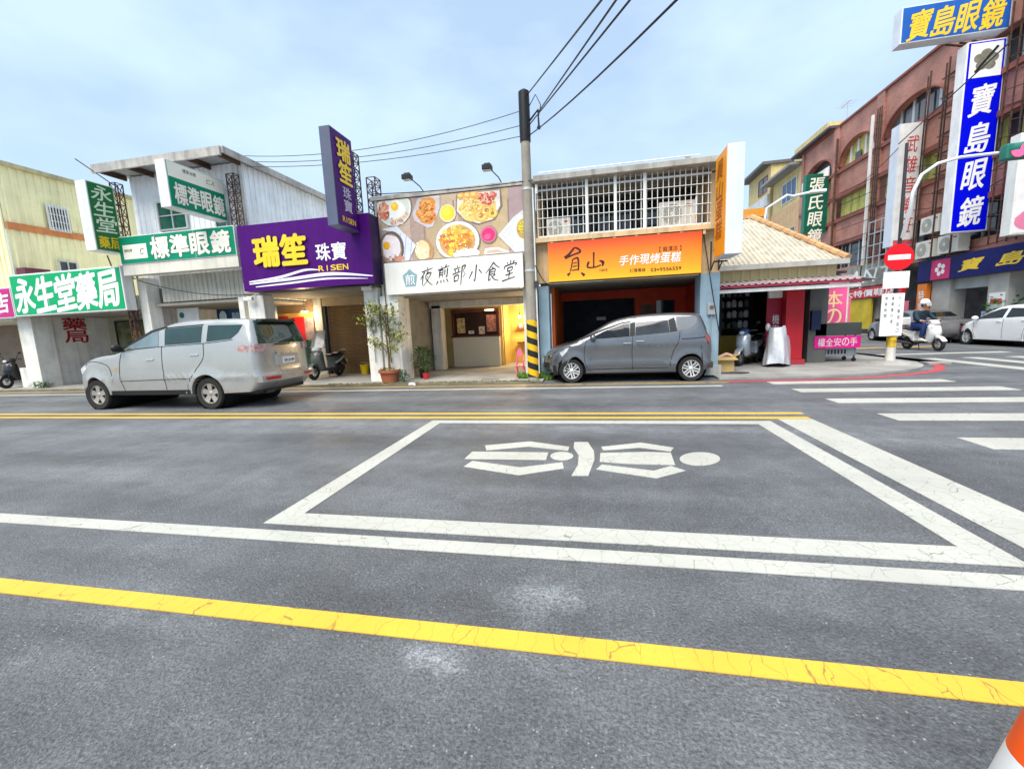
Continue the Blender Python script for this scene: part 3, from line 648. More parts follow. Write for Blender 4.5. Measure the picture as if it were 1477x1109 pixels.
# magenta sign at the far left
t, y = sign_box('shop_sign', 'magenta sign with white writing cut by the left edge', -21.6, -18.86, 10.62, 10.93, 2.46, 3.46, mat('sign_magenta', (.52, .01, .19), .4, var=.1))
letters(t, '洗衣店', WL, (-21.3, y, 2.6), X_, Z_, 2.32, .7, bold=.05, shear=.1, tilt=.1)
nb = thing('neighbour_shop', 'shop front with yellow doors at the far left edge', 'shop', (-21.5, 12.5, 0))
bx('wall', mat('neighbour_wall', (.25, .2, .16), .8), nb, -45, -19.64, 13.0, 13.1, PZ, 3.2); bx('roof_slab', WHITEW, nb, -45, -19.63, 10.95, 13.2, 2.4, 2.5)
dd = bx('door', mat('yellow_door', (.55, .38, .01), .5, var=.12), nb, -23.0, -22.3, 12.94, 12.99, PZ, 2.3); repeat(dd, [(.74*k, 0, 0) for k in (1, 2)])
bx('glass_door', GLASSD, nb, -20.78, -20.2, 12.94, 12.99, .3, 2.3); bx('white_block', WHITEW, nb, -20.2, -19.64, 11.2, 11.6, PZ, .75)
# hanging pharmacy blade sign (thin end towards the street, faces to the right)
def blade(name, label, x0, x1, y0, y1, z0, z1, m, frame, face, border=.03):
    t = thing(name, label, 'sign', ((x0+x1)/2, (y0+y1)/2, z0)); bx('casing', frame, t, x0, x1, y0, y1, z0, z1, .008)
    if face > 0: bx('panel', m, t, x1+.0005, x1+.012, y0+border, y1-border, z0+border, z1-border)
    else: bx('panel', m, t, x0-.012, x0-.0005, y0+border, y1-border, z0+border, z1-border)
    return t
t = blade('blade_sign', 'tall dark green hanging pharmacy sign with pale characters', -14.50, -14.12, 10.0, 10.72, 4.18, 6.12, SDG, SFR, 1)
letters(t, '永生堂', mat('pale_green_letter', (.62, .74, .55), .45), (-14.108, 10.08, 4.72), Y_, Z_, .58, 1.34, vertical=True, bold=.03, shear=.1, tilt=.08)
letters(t, '藥局', YL, (-14.108, 10.08, 4.26), Y_, Z_, .6, .36, bold=.04)
tr = truss(t, 'lattice_mast', (-14.42, 11.05, 3.5), (-14.42, 11.05, 6.35), .2, .22, 9); part('arm', RUST, t, lambda b: (b.tube([(-14.3, 10.72, 5.7), (-14.4, 11.0, 5.7)], .02, 5), b.tube([(-14.3, 10.72, 4.6), (-14.4, 11.0, 4.6)], .02, 5), b.tube([(-14.9, 10.4, 6.9), (-14.45, 11.0, 6.3)], .015, 5), b.tube([(-14.6, 10.6, 4.15), (-14.9, 10.95, 3.6)], .02, 5)))
# optician long sign
t, y = sign_box('shop_sign', 'teal green optician sign with cream inset and white bold characters', -14.14, -10.0, 10.62, 10.93, 3.835, 4.655, SG2, border=.025)
bx('inset', CL, t, -13.98, -13.1, y-.004, y+.001, 3.98, 4.40)
letters(t, '標準眼鏡', CL, (-12.98, y, 3.90), X_, Z_, 2.85, .68, bold=.075, gap=.12, outline=DKO, ob=.035, push=.007)
letters(t, '標準光學', INK, (-13.94, y-.004, 4.18), X_, Z_, .3, .1, bold=.0); letters(t, '仁', INK, (-13.36, y-.004, 4.08), X_, Z_, .16, .22, shear=.3, bold=0)
bx('lower_panel', mat('cream_lower_panel', (.70, .66, .56), .5, streak=.2), t, -14.14, -10.0, 10.64, 10.93, 3.52, 3.83)
# optician blade sign
t = blade('blade_sign', 'hanging optician sign, cream above and green below, with white characters', -11.18, -10.86, 9.6, 11.36, 4.98, 6.17, SG2, mat('sign_end_white', (.74, .75, .74), .45, streak=.25), 1)
bx('upper_panel', CL, t, -10.8475, -10.843, 9.635, 11.325, 5.76, 6.135)
letters(t, '標準眼鏡', CL, (-10.848, 9.72, 5.07), Y_, Z_, 1.56, .6, bold=.07, gap=.1, outline=DKO, ob=.035, push=.008)
letters(t, '標準光學', INK, (-10.843, 10.05, 5.95), Y_, Z_, .4, .12, bold=0); letters(t, '仁人', INK, (-10.843, 10.75, 5.88), Y_, Z_, .3, .16, bold=0, shear=.3)
truss(t, 'lattice_mast', (-10.5, 11.36, 4.76), (-10.5, 11.36, 6.3), .26, .2, 6)
# purple jewellery sign
t, y = sign_box('shop_sign', 'large purple jewellery sign with raised yellow characters and white waves', -9.83, -5.76, 10.55, 11.03, 2.785, 4.585, PUR, PURD, border=.0)
o = (-9.83, y, 2.785)
letters(t, '瑞笙', YL, (-9.35, y-.03, 3.39), X_, Z_, 1.72, .86, bold=.085, gap=.1, push=.03, outline=mat('gold_edge', (.28, .17, .02), .4), ob=.02)
letters(t, '珠寶', WL, (-7.43, y, 3.44), X_, Z_, .95, .5, bold=.035, gap=.1)
letters(t, 'RISEN', YL, (-7.39, y, 3.18), X_, Z_, .92, .17, bold=.05, gap=.15)
def waves(b):
    brush(b, [(.2, .26), (1.2, .33), (2.0, .47), (2.45, .45)], [.03, .07, .06, .02], o, X_, Z_, (0, -.004, 0))
    brush(b, [(.2, .20), (1.5, .26), (2.8, .32), (4.05, .19)], [.03, .08, .09, .02], o, X_, Z_, (0, -.005, 0))
    brush(b, [(.4, .11), (1.5, .15), (2.7, .20), (3.9, .13)], [.02, .05, .05, .01], o, X_, Z_, (0, -.006, 0))
wb = MB(); waves(wb); wb.build('wave_stripes', WL, t)
# purple blade sign
t = blade('blade_sign', 'tall dark purple hanging jewellery sign rising above the purple shop sign', -6.33, -6.05, 9.58, 10.5, 4.1, 6.36, PUR, mat('sign_blue_grey_side', (.09, .11, .17), .45, streak=.3), 1)
letters(t, '瑞笙', YL, (-6.038, 9.75, 5.16), Y_, Z_, .6, 1.05, vertical=True, bold=.07, push=.02, outline=mat('gold_edge', (.3, .2, .02)), ob=.02)
letters(t, '珠寶', mat('lilac_letter', (.55, .5, .62), .5), (-6.038, 9.88, 4.49), Y_, Z_, .38, .62, vertical=True, bold=.02)
letters(t, 'RISEN', YL, (-6.038, 9.77, 4.22), Y_, Z_, .58, .14, bold=.04)
truss(t, 'lattice_mast', (-6.2, 10.75, 4.71), (-6.2, 10.75, 6.15), .2, .26, 7); truss(t, 'lattice_mast', (-5.97, 11.35, 4.72), (-5.97, 11.35, 5.7), .25, .3, 5)
# eatery white sign
t, y = sign_box('shop_sign', 'wide white eatery sign with thin black handwriting and blue logo', -5.62, -1.765, 10.92, 11.2, 2.48, 3.33, mat('sign_cream_white', (.78, .76, .70), .45, var=.04, streak=.08), border=.0)
HAND = [  # the six handwritten characters, stroke by stroke in a unit cell
 [[(.5, .95), (.53, .86)], [(.1, .78), (.9, .86)], [(.32, .74), (.05, .4)], [(.22, .56), (.22, .08)], [(.58, .76), (.38, .45)], [(.52, .62), (.82, .64), (.6, .3), (.3, .02)], [(.52, .48), (.58, .42)], [(.42, .42), (.7, .16), (1., -.05)]],
 [[(.35, .95), (.42, .86)], [(.72, .98), (.62, .87)], [(.1, .8), (.95, .88)], [(.25, .74), (.24, .36)], [(.25, .73), (.48, .75), (.48, .36)], [(.27, .62), (.46, .63)], [(.27, .51), (.46, .52)], [(.64, .74), (.64, .46)], [(.82, .78), (.82, .36), (.74, .4)], [(.18, .22), (.08, .06)], [(.4, .22), (.42, .08)], [(.6, .22), (.66, .08)], [(.82, .24), (.96, .04)]],
 [[(.3, .96), (.33, .88)], [(.08, .8), (.55, .85)], [(.18, .75), (.22, .62)], [(.45, .77), (.4, .62)], [(.02, .56), (.6, .62)], [(.16, .44), (.18, .14)], [(.16, .43), (.46, .46), (.44, .16)], [(.18, .18), (.44, .19)], [(.68, .86), (.7, -.1)], [(.68, .86), (.92, .88), (.8, .62), (.95, .45), (.8, .3)]],
 [[(.5, .9), (.5, .1), (.4, .18)], [(.25, .6), (.05, .25)], [(.72, .62), (.98, .35)]],
 [[(.5, .98), (.3, .75), (0., .5)], [(.5, .96), (.75, .75), (1., .62)], [(.42, .72), (.55, .71)], [(.28, .62), (.28, .1), (.42, .18)], [(.28, .61), (.66, .63), (.64, .36)], [(.3, .5), (.64, .51)], [(.3, .38), (.64, .39)], [(.72, .34), (.55, .26)], [(.45, .3), (.7, .08), (1., -.02)]],
 [[(.5, .98), (.5, .82)], [(.28, .92), (.34, .82)], [(.75, .95), (.66, .83)], [(.1, .62), (.12, .76)], [(.12, .75), (.9, .8), (.84, .66)], [(.34, .62), (.35, .44)], [(.34, .61), (.66, .64), (.64, .46)], [(.36, .46), (.64, .47)], [(.25, .28), (.75, .33)], [(.5, .42), (.5, .06)], [(.05, .02), (.95, .1)]]]
for k_, ch_ in enumerate(HAND):
    hb_ = MB()
    for i_, st_ in enumerate(ch_):
        w_ = (.034, .026, .014) if len(st_) > 2 else (.034, .016)
        w_ = list(w_)+[.012]*(len(st_)-len(w_))
        brush(hb_, [((p[0]+.22*(p[1]-.5))*.385, (p[1]+.13*(p[0]-.5))*.50) for p in st_], w_, (-4.60+k_*.458, y, 2.66+.012*(k_ % 2)), X_, Z_, (0, -.003-.0003*i_, 0), n=5)
    hb_.build('letter', INK, t)
LOGO = mat('logo_blue_grey', (.22, .36, .40), .5)
part('logo_house', LOGO, t, lambda b: b.poly([(-5.10+x*.42, y-.001, 2.62+z*.52) for x, z in ((.15, .1), (.85, .1), (.95, .45), (1.0, .68), (.72, .82), (.5, 1.0), (.28, .82), (0, .68), (.05, .45))], (0, -.004, 0)))
letters(t, '煎', WL, (-5.04, y-.0055, 2.70), X_, Z_, .3, .3, bold=.02, push=.003)
# food banner (flat print)
fb = thing('food_banner', 'printed food photo banner with fried eggs, chips and a bowl of fruit', 'banner', (-3.7, 11.2, 3.4))
FX0, FZ0, FW, FH = -5.83, 3.40, 4.16, 1.64
pr = MB(); ft = MB(); LY = [0]
def fo(px, py):       # zoomed print pixels (1477x1060 crop) -> banner u,v
    u = (px-55)/1345; top = 150-(px-30)/1370*130; bot = 725-(px-100)/1300*90; return Vector((FX0+u*FW, 11.185, FZ0+(1-(py-top)/(bot-top))*FH))
def blob(cx, cy, rx, ry, col, n=22, jag=0., rot=0.):
    c = fo(cx, cy); sx = FW/1345; sz = FH/590; LY[0] += 1; yy = 11.185-.00006*LY[0]; pts = []
    for k in range(n):
        a = 2*pi*k/n; r = 1+random.uniform(-jag, jag); x, z = rx*cos(a)*r, ry*sin(a)*r
        x, z = x*cos(rot)-z*sin(rot), x*sin(rot)+z*cos(rot)
        pts.append((min(max(c.x+x*sx, FX0+.005), FX0+FW-.005), yy, min(max(c.z+z*sz, FZ0+.005), FZ0+FH-.005)))
    ft.col = tuple(max(.0, q*random.uniform(.9, 1.08)) for q in col); ft.face(pts)
def quadp(pts, col):
    LY[0] += 1; ft.col = col; ft.face([(min(max(p.x, FX0+.004), FX0+FW-.004), 11.185-.00006*LY[0], min(max(p.z, FZ0+.004), FZ0+FH-.004)) for p in [fo(*q) for q in pts]])
bk = MB()
for k in range(9):
    bk.col = (.47+.07*sin(k*2.1), .35+.06*sin(k*2.1), .26+.05*sin(k*1.7)); bk.box(FX0+FW*k/9+.002, FX0+FW*(k+1)/9, 11.19, 11.245, FZ0, FZ0+FH)
bk.build('printed_boards', VC, fb)
for x in (150, 480, 760, 1240): quadp([(x, 140), (x+12, 140), (x+9, 700), (x+2, 700)], (.30, .21, .15))
WHT = (.74, .72, .70); SH = (.24, .17, .13)
# plate with egg, sausage
blob(215, 200, 175, 185, SH); blob(212, 205, 165, 175, WHT); blob(210, 205, 150, 158, (.66, .65, .64))
blob(120, 240, 62, 85, (.62, .22, .14), jag=.15); blob(105, 215, 30, 40, (.75, .40, .28), jag=.2); blob(140, 275, 26, 40, (.45, .12, .07), jag=.2)
blob(240, 240, 80, 105, (.80, .79, .74), jag=.08); blob(222, 195, 36, 42, (.88, .52, .03)); blob(215, 185, 18, 20, (.93, .66, .1))
for k in range(6): blob(190+k*28, 345-k*k*3.2, 22, 28, (.72, .55, .45), jag=.1); blob(190+k*28, 345-k*k*3.2, 11, 14, (.60, .40, .32))
# paper tray of fried chicken
quadp([(445, 120), (650, 95), (640, 220), (570, 385), (520, 400), (400, 330), (385, 270)], (.55, .53, .55)); quadp([(465, 125), (630, 105), (615, 220), (555, 370), (430, 320), (410, 270)], (.62, .50, .46))
for cx, cy, rx, ry in ((530, 170, 75, 55), (480, 270, 60, 60), (540, 290, 60, 70), (500, 320, 45, 40), (560, 210, 40, 40), (490, 210, 40, 35)):
    blob(cx, cy, rx, ry, (.70, .27, .05), jag=.12); blob(cx-10, cy-10, rx*.6, ry*.55, (.83, .42, .10), jag=.18); blob(cx+14, cy+12, rx*.3, ry*.3, (.48, .14, .02), jag=.2)
# mustard cup
blob(712, 268, 78, 86, SH); blob(710, 265, 76, 84, (.70, .66, .50)); blob(710, 262, 62, 70, (.78, .68, .03)); blob(700, 250, 34, 36, (.85, .76, .08))
# platter of chips, rings, red sausages
quadp([(800, 90), (1190, 50), (1200, 200), (1130, 330), (980, 375), (850, 330), (785, 250)], SH); quadp([(810, 95), (1180, 55), (1180, 200), (1110, 325), (985, 362), (860, 320), (795, 245)], (.76, .72, .66))
blob(985, 215, 165, 130, (.80, .55, .20), jag=.08)
for k in range(34):
    x, y_ = 830+random.random()*150, 130+random.random()*150; a = random.uniform(.5, 1.1); d = Vector((cos(a), sin(a)))*60; nn = Vector((-d.y, d.x)).normalized()*7
    quadp([(x-d.x/2+nn.x, y_+d.y/2-nn.y), (x+d.x/2+nn.x, y_-d.y/2-nn.y), (x+d.x/2-nn.x, y_-d.y/2+nn.y), (x-d.x/2-nn.x, y_+d.y/2+nn.y)], random.choice([(.88, .66, .22), (.80, .52, .12), (.92, .76, .38), (.70, .40, .08)]))
for cx, cy in ((1060, 110), (1100, 140), (1040, 150), (1120, 100), (1075, 165), (1010, 110)): blob(cx, cy, 34, 30, (.66, .12, .09), jag=.2); blob(cx-6, cy-6, 18, 15, (.85, .34, .24), jag=.2)
for cx, cy in ((840, 110), (900, 100), (955, 95)): blob(cx, cy, 40, 32, (.74, .38, .08), jag=.2); blob(cx-8, cy-6, 20, 16, (.88, .58, .2), jag=.2)
for cx, cy, r in ((1010, 290, 62), (1060, 240, 50), (1110, 270, 45)): blob(cx, cy, r, r*.95, (.80, .45, .08), jag=.05); blob(cx, cy, r*.72, r*.68, (.88, .60, .18)); blob(cx, cy, r*.4, r*.38, (.50, .22, .03))
# jug of oil / curry bowl
blob(790, 530, 205, 190, SH); blob(785, 525, 198, 182, (.78, .75, .70)); blob(785, 530, 165, 155, (.60, .36, .14))
for k in range(75):
    a = random.random()*2*pi; r = sqrt(random.random())*150; x, y_ = 780+r*cos(a)*1., 515+r*sin(a)*.88
    if y_ > 610 and x > 730: continue
    blob(x, y_, random.uniform(18, 42), random.uniform(16, 36), random.choice([(.86, .50, .05), (.90, .62, .08), (.78, .26, .04), (.85, .38, .06), (.70, .20, .05), (.82, .56, .14)]), n=7, jag=.25)
blob(860, 650, 120, 52, (.82, .80, .75), jag=.03); blob(850, 655, 100, 40, (.86, .85, .82))
# berry sauce
blob(1070, 470, 74, 82, SH); blob(1066, 465, 70, 76, (.60, .18, .26)); blob(1066, 470, 58, 60, (.62, .03, .16)); blob(1055, 490, 30, 26, (.72, .12, .26))
# pan with egg, napkin, bread
quadp([(70, 410), (230, 380), (400, 560), (320, 720), (250, 720), (150, 430)], (.70, .72, .78))
for k in range(6): x = 90+k*55; quadp([(x, 400+k*18), (x+7, 400+k*18), (x-30, 720), (x-38, 720)], (.36, .42, .58))
blob(165, 590, 120, 165, (.14, .11, .10)); blob(155, 600, 105, 150, (.42, .30, .22)); blob(160, 580, 88, 125, (.80, .80, .78), jag=.1); blob(118, 565, 34, 40, (.86, .52, .03)); blob(225, 690, 60, 30, (.60, .30, .20), jag=.2)
blob(480, 620, 80, 110, (.45, .28, .12), jag=.03); blob(455, 610, 70, 92, (.80, .68, .36), jag=.06)
for k in range(26): blob(455+random.uniform(-52, 52), 610+random.uniform(-70, 75), 12, 11, random.choice([(.86, .78, .5), (.72, .56, .2), (.88, .84, .66)]), n=7, jag=.2)
# right: folded napkin, plate
quadp([(1390, 230), (1390, 640), (1290, 640), (1150, 480), (1290, 310)], (.66, .68, .76)); quadp([(1390, 270), (1390, 600), (1300, 600), (1200, 470), (1310, 340)], (.76, .77, .82))
for k in range(7): quadp([(1180+k*18, 470-k*20), (1186+k*18, 468-k*20), (1320+k*14, 640), (1314+k*14, 640)], (.50, .53, .66))
blob(1370, 420, 95, 120, (.74, .70, .64)); blob(1380, 420, 68, 92, (.55, .34, .10)); blob(1385, 400, 55, 65, (.84, .62, .05), jag=.15)
quadp([(1030, 600), (1150, 590), (1250, 640), (1020, 660)], (.74, .74, .76)); quadp([(1050, 620), (1140, 610), (1200, 640), (1040, 650)], (.62, .38, .3))
for cx, cy, rx, ry, n_, cols in ((985, 200, 150, 110, 70, [(.9, .7, .3), (.66, .34, .06), (.95, .8, .5)]), (785, 515, 140, 125, 80, [(.95, .7, .2), (.66, .2, .04), (.5, .16, .03), (.96, .8, .4), (.3, .34, .08)]), (520, 250, 80, 95, 50, [(.9, .55, .2), (.42, .12, .02), (.8, .36, .08)]), (120, 245, 50, 70, 24, [(.8, .5, .4), (.4, .08, .05)]), (1070, 125, 60, 50, 24, [(.92, .5, .4), (.5, .05, .05)]), (240, 330, 90, 40, 18, [(.85, .7, .6), (.5, .3, .24)]), (1375, 420, 50, 70, 24, [(.9, .75, .2), (.5, .3, .05), (.3, .4, .08)]), (150, 680, 90, 30, 20, [(.7, .35, .25), (.3, .1, .06)])):
    for q in range(n_):
        a = random.random()*2*pi; r = sqrt(random.random()); blob(cx+rx*r*cos(a), cy+ry*r*sin(a), random.uniform(4, 11), random.uniform(3, 8), random.choice(cols), n=6, jag=.3, rot=random.uniform(0, 3))
for q in range(130): blob(random.uniform(60, 1390), random.uniform(90, 680), random.uniform(2, 6), random.uniform(2, 4), random.choice([(.36, .26, .2), (.7, .6, .5), (.2, .3, .08)]), n=5, jag=.3)
LY[0] += 2
for x, y_ in ((350, 60), (1200, 200), (1250, 120)): quadp([(x, y_), (x+40, y_+90), (x+20, y_+140), (x+36, y_+90)], (.44, .35, .30))
ft.build('printed_food', VC, fb)
bx('banner_frame', RUSTF, fb, -5.9, -5.832, 11.18, 11.245, 3.38, 5.05)
# spot lamps on the coping
for k, (px, py) in enumerate(((590, 270), (705, 258))):
    x = yp(px, py, 10.85).x; lt = thing('spot_lamp', ('left', 'right')[k]+' black spot lamp on an arm above the food banner', 'lamp', (x+.25, 11.2, 5.18), 'spot lamps above the food banner')
    part('arm', BLK, lt, lambda b: b.tube([(x+.25, 11.2, 5.18), (x+.2, 11.1, 5.28), (x+.05, 10.9, 5.42)], .015, 6)); part('head', BLK, lt, lambda b: (b.box(x-.14, x+.1, 10.72, 10.92, 5.38, 5.5), b.box(x-.1, x+.06, 10.78, 10.88, 5.5, 5.55)), bevel=.01)
    part('lens', mat('lamp_lens', (.5, .5, .48), .2), lt, lambda b: b.box(x-.12, x+.08, 10.74, 10.9, 5.372, 5.379))
# bakery orange sign: colour runs from red at the top to yellow below as a print
ORG_M = mat('orange_print', (.9, .35, .01), .4, var=.04)
def orange_print():
    m = bpy.data.materials.new('orange_gradient_print'); m.use_nodes = True; n = m.node_tree.nodes; l = m.node_tree.links; b = n['Principled BSDF']
    g = n.new('ShaderNodeTexCoord'); s = n.new('ShaderNodeSeparateXYZ'); l.new(g.outputs['Generated'], s.inputs[0])
    r = n.new('ShaderNodeValToRGB'); cr = r.color_ramp; cr.elements[0].position = .0; cr.elements[0].color = (.93, .46, .008, 1); cr.elements[1].position = 1; cr.elements[1].color = (.72, .05, .008, 1)
    e = cr.elements.new(.72); e.color = (.86, .17, .006, 1); e = cr.elements.new(.3); e.color = (.9, .32, .008, 1)
    l.new(s.outputs['Z'], r.inputs[0]); l.new(r.outputs[0], b.inputs['Base Color']); b.inputs['Roughness'].default_value = .4; return m
t = thing('shop_sign', 'orange bakery sign with large brush characters and phone number', 'sign', (.7, 11.1, 2.55))
bx('casing', mat('sign_casing_dull', (.4, .2, .05), .5), t, -1.12, 2.56, 10.98, 11.235, 2.55, 3.53); bx('panel', orange_print(), t, -1.11, 2.55, 10.966, 10.979, 2.56, 3.52)
bo = (-1.11, 10.966, 2.56); BU = 3.66/1340; BV = .96/395
def bk_(px, py): u = (px-75)/1340; top = 130-(px-75)*.075; bot = 482-(px-75)*.062; return (u*3.66, (1-(py-top)/(bot-top))*.96)
BRN = mat('dark_brown_ink', (.05, .012, .012), .5)
def strokes(b):
    for pts, w in (([(315, 170), (270, 225), (228, 262)], (.05, .06, .09)), ([(228, 262), (300, 235), (370, 205), (345, 175), (315, 168)], (.07, .04, .05, .05, .03)), ([(300, 270), (290, 330), (275, 385)], (.03, .035, .025)), ([(300, 275), (345, 262), (352, 320), (350, 375)], (.025, .05, .05, .03)),
                   ([(305, 310), (338, 302)], (.025, .025)), ([(300, 340), (338, 332)], (.025, .025)), ([(290, 375), (345, 365)], (.025, .03)), ([(275, 395), (250, 420)], (.03, .07)), ([(375, 395), (405, 420)], (.03, .08)),
                   ([(492, 210), (490, 280), (490, 345)], (.05, .035, .04)), ([(445, 295), (435, 345), (500, 345), (555, 325)], (.06, .04, .03, .03)), ([(540, 285), (572, 300), (568, 335)], (.02, .08, .03))):
        brush(b, [bk_(*p) for p in pts], [q*.95 for q in w], bo, X_, Z_, (0, -.004-.0006*len(b.f)/40, 0))
sb_ = MB(); strokes(sb_); sb_.build('brush_characters', BRN, t)
u0_, v0_ = bk_(715, 335); letters(t, '手作現烤蛋糕', WL, (bo[0]+u0_, bo[1], bo[2]+v0_-.01), X_, Z_, 1.46, .26, bold=.03, shear=.15, gap=.1)
u0_, v0_ = bk_(1050, 215); letters(t, '【龍潭店】', BRN, (bo[0]+u0_, bo[1], bo[2]+v0_), X_, Z_, .58, .13, bold=.0, gap=.1)
u0_, v0_ = bk_(808, 398); letters(t, '訂購專線', BRN, (bo[0]+u0_, bo[1], bo[2]+v0_), X_, Z_, .38, .1, bold=0)
u0_, v0_ = bk_(988, 392); letters(t, '03-9556559', BRN, (bo[0]+u0_, bo[1], bo[2]+v0_), X_, Z_, .72, .1, bold=.02, gap=.2)
u0_, v0_ = bk_(540, 385); letters(t, 'CaKe', BRN, (bo[0]+u0_, bo[1], bo[2]+v0_), X_, Z_, .2, .06, bold=0)
# orange blade sign
t = blade('blade_sign', 'tall white sided hanging bakery sign with an orange face', 2.80, 3.14, 10.0, 10.85, 2.82, 5.05, ORG_M, mat('sign_side_pale', (.66, .72, .80), .45, var=.05, streak=.12), -1)
letters(t, '員山蛋糕', mat('rust_ink', (.42, .10, .015), .5), (2.788, 10.72, 3.2), -Y_, Z_, .5, 1.7, vertical=True, bold=.03, shear=.15)
part('bracket', RUST, t, lambda b: (b.tube([(2.9, 10.85, 3.1), (2.9, 11.24, 3.1)], .02, 5), b.tube([(2.9, 10.85, 4.8), (2.8, 11.24, 4.9)], .02, 5), b.tube([(2.82, 10.9, 2.8), (2.82, 11.2, 2.62), (2.82, 11.2, 3.3)], .018, 5), b.tube([(3.0, 10.9, 2.8), (3.0, 11.2, 2.62), (3.0, 11.2, 3.3)], .018, 5), b.tube([(2.8, 10.85, 2.78), (3.1, 10.85, 2.78)], .02, 5), b.tube([(2.4, 11.2, 5.14), (2.9, 10.9, 5.05)], .014, 5)))
# ================================================================ CORNER SHOP WITH HIPPED METAL ROOF
cb = thing('corner_shop_building', 'low corner shop with cream ribbed hip roof, orange ridge tiles and red pillar', 'shop', (5, 14.5, 0))
ROOF = mat('cream_roof_sheet', (.47, .43, .34), .6, var=.18, vs=3, streak=.5, dirt=(.25, .2, .13)); TERR = mat('orange_ridge', (.56, .32, .15), .55, var=.2, streak=.3)
EY, EZ, RY, RZ, XR, XP = 12.55, 2.82, 16.0, 4.74, 6.45, 5.28
def ytop(x): return RY if x <= XP else RY+(EY-RY)*(x-XP)/(XR-XP)
rf = MB(); p_ = .125; k = 0; x = 3.08
def zz_(y): return EZ+(RZ-EZ)*(y-EY)/(RY-EY)
while x < XR-.001:
    for (xa, da), (xb, db) in (((0, 0), (.07, 0)), ((.07, 0), (.085, .03)), ((.085, .03), (.11, .03)), ((.11, .03), (.125, 0))):
        xa_, xb_ = min(x+xa, XR), min(x+xb, XR)
        rf.face([(xa_, EY, EZ+da), (xb_, EY, EZ+db), (xb_, ytop(xb_), zz_(ytop(xb_))+db), (xa_, ytop(xa_), zz_(ytop(xa_))+da)])
    x += p_
roof = rf.build('roof', ROOF, cb)
part('side_roof', ROOF, roof, lambda b: b.poly([(XR, EY, EZ-.01), (XR, 20, EZ-.01), (XP, RY, RZ-.01)], (0, 0, -.04)))
hipv = Vector((XR-XP, EY-RY, EZ-RZ)); nT = 15
for i in range(nT):
    a = Vector((XP, RY, RZ+.05))+hipv*(i/nT); b2 = Vector((XP, RY, RZ+.05))+hipv*((i+1.08)/nT)
    MB().tube([a, b2], .085, 8, r1=.10).build('ridge_tile', TERR, roof, smooth=True)
bx('ridge_cap', TERR, roof, 3.0, XP, RY-.1, RY+.1, RZ-.02, RZ+.09)
bx('eave_gutter', mat('grey_gutter', (.42, .41, .38), .5, streak=.4), cb, 3.07, XR+.02, EY-.09, EY-.002, EZ-.11, EZ+.02)
BRD = mat('cream_board', (.62, .53, .27), .6, var=.1, streak=.35)
bd = MB().box(3.08, 3.305, 12.76, 12.80, 2.44, 2.80).build('board', BRD, cb); repeat(bd, [(.232*k, .002*(k % 2), 0) for k in range(1, 14)])
part('awning', mat('pink_grey_awning', (.42, .35, .36), .5, streak=.5, dirt=(.25, .05, .06)), cb, lambda b: b.corr((3.07, 12.12, 2.28), X_, Vector((0, .62, .14)), Vector((0, -.2, .97)), 3.55, 1, .16, .03))
bx('awning_edge', mat('red_edge', (.34, .03, .06), .5, var=.2), cb, 3.08, 6.6, 12.14, 12.16, 2.22, 2.285)
bx('beam', mat('white_beam', (.62, .62, .6), .5, streak=.3), cb, 3.08, 6.6, 12.18, 12.28, 2.10, 2.19)
REDP = mat('red_pillar_paint', (.46, .012, .022), .5, var=.12, streak=.1)
bx('pillar', REDP, cb, 5.34, 5.80, 13.2, 13.65, .2, 2.35, .01); bx('pillar_base', mat('red_base', (.38, .03, .04), .6, streak=.4), cb, 5.28, 5.86, 13.14, 13.71, PZ, .199)
bx('red_panel', mat('crimson_panel', (.30, .008, .03), .5), cb, 4.95, 5.335, 13.5, 13.55, .3, 1.95); bx('white_lintel_box', WHITEW, cb, 4.97, 5.33, 13.45, 13.55, 1.96, 2.25)
letters(cb, '機車', WL, (5.1, 13.498, .9), X_, Z_, .2, .6, vertical=True, bold=0)
bx('pillar', mat('dark_grey_pillar', (.11, .115, .105), .8, streak=.2), cb, 6.12, 6.6, 13.62, 13.95, PZ, 2.6, .01); bx('letter_box', mat('navy_box', (.01, .015, .06), .4), cb, 6.14, 6.38, 13.5, 13.615, 1.0, 1.55)
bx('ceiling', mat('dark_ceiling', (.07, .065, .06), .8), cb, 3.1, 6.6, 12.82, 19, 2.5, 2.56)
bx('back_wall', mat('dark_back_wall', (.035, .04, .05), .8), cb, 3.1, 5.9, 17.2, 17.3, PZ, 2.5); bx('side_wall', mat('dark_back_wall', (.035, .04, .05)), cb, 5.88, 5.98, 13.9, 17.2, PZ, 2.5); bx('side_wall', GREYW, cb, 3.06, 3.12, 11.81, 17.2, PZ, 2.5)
bx('low_panel', mat('yellow_panel', (.36, .22, .03), .5, var=.2), cb, 3.2, 5.3, 15.3, 15.36, PZ, .85)
sf = bx('shelf', DKFR, cb, 3.2, 5.4, 15.9, 16.2, 1.05, 1.08); repeat(sf, [(0, 0, .36*k) for k in range(1, 4)]); bx('post', DKFR, cb, 4.28, 4.36, 15.7, 15.78, PZ, 2.5)
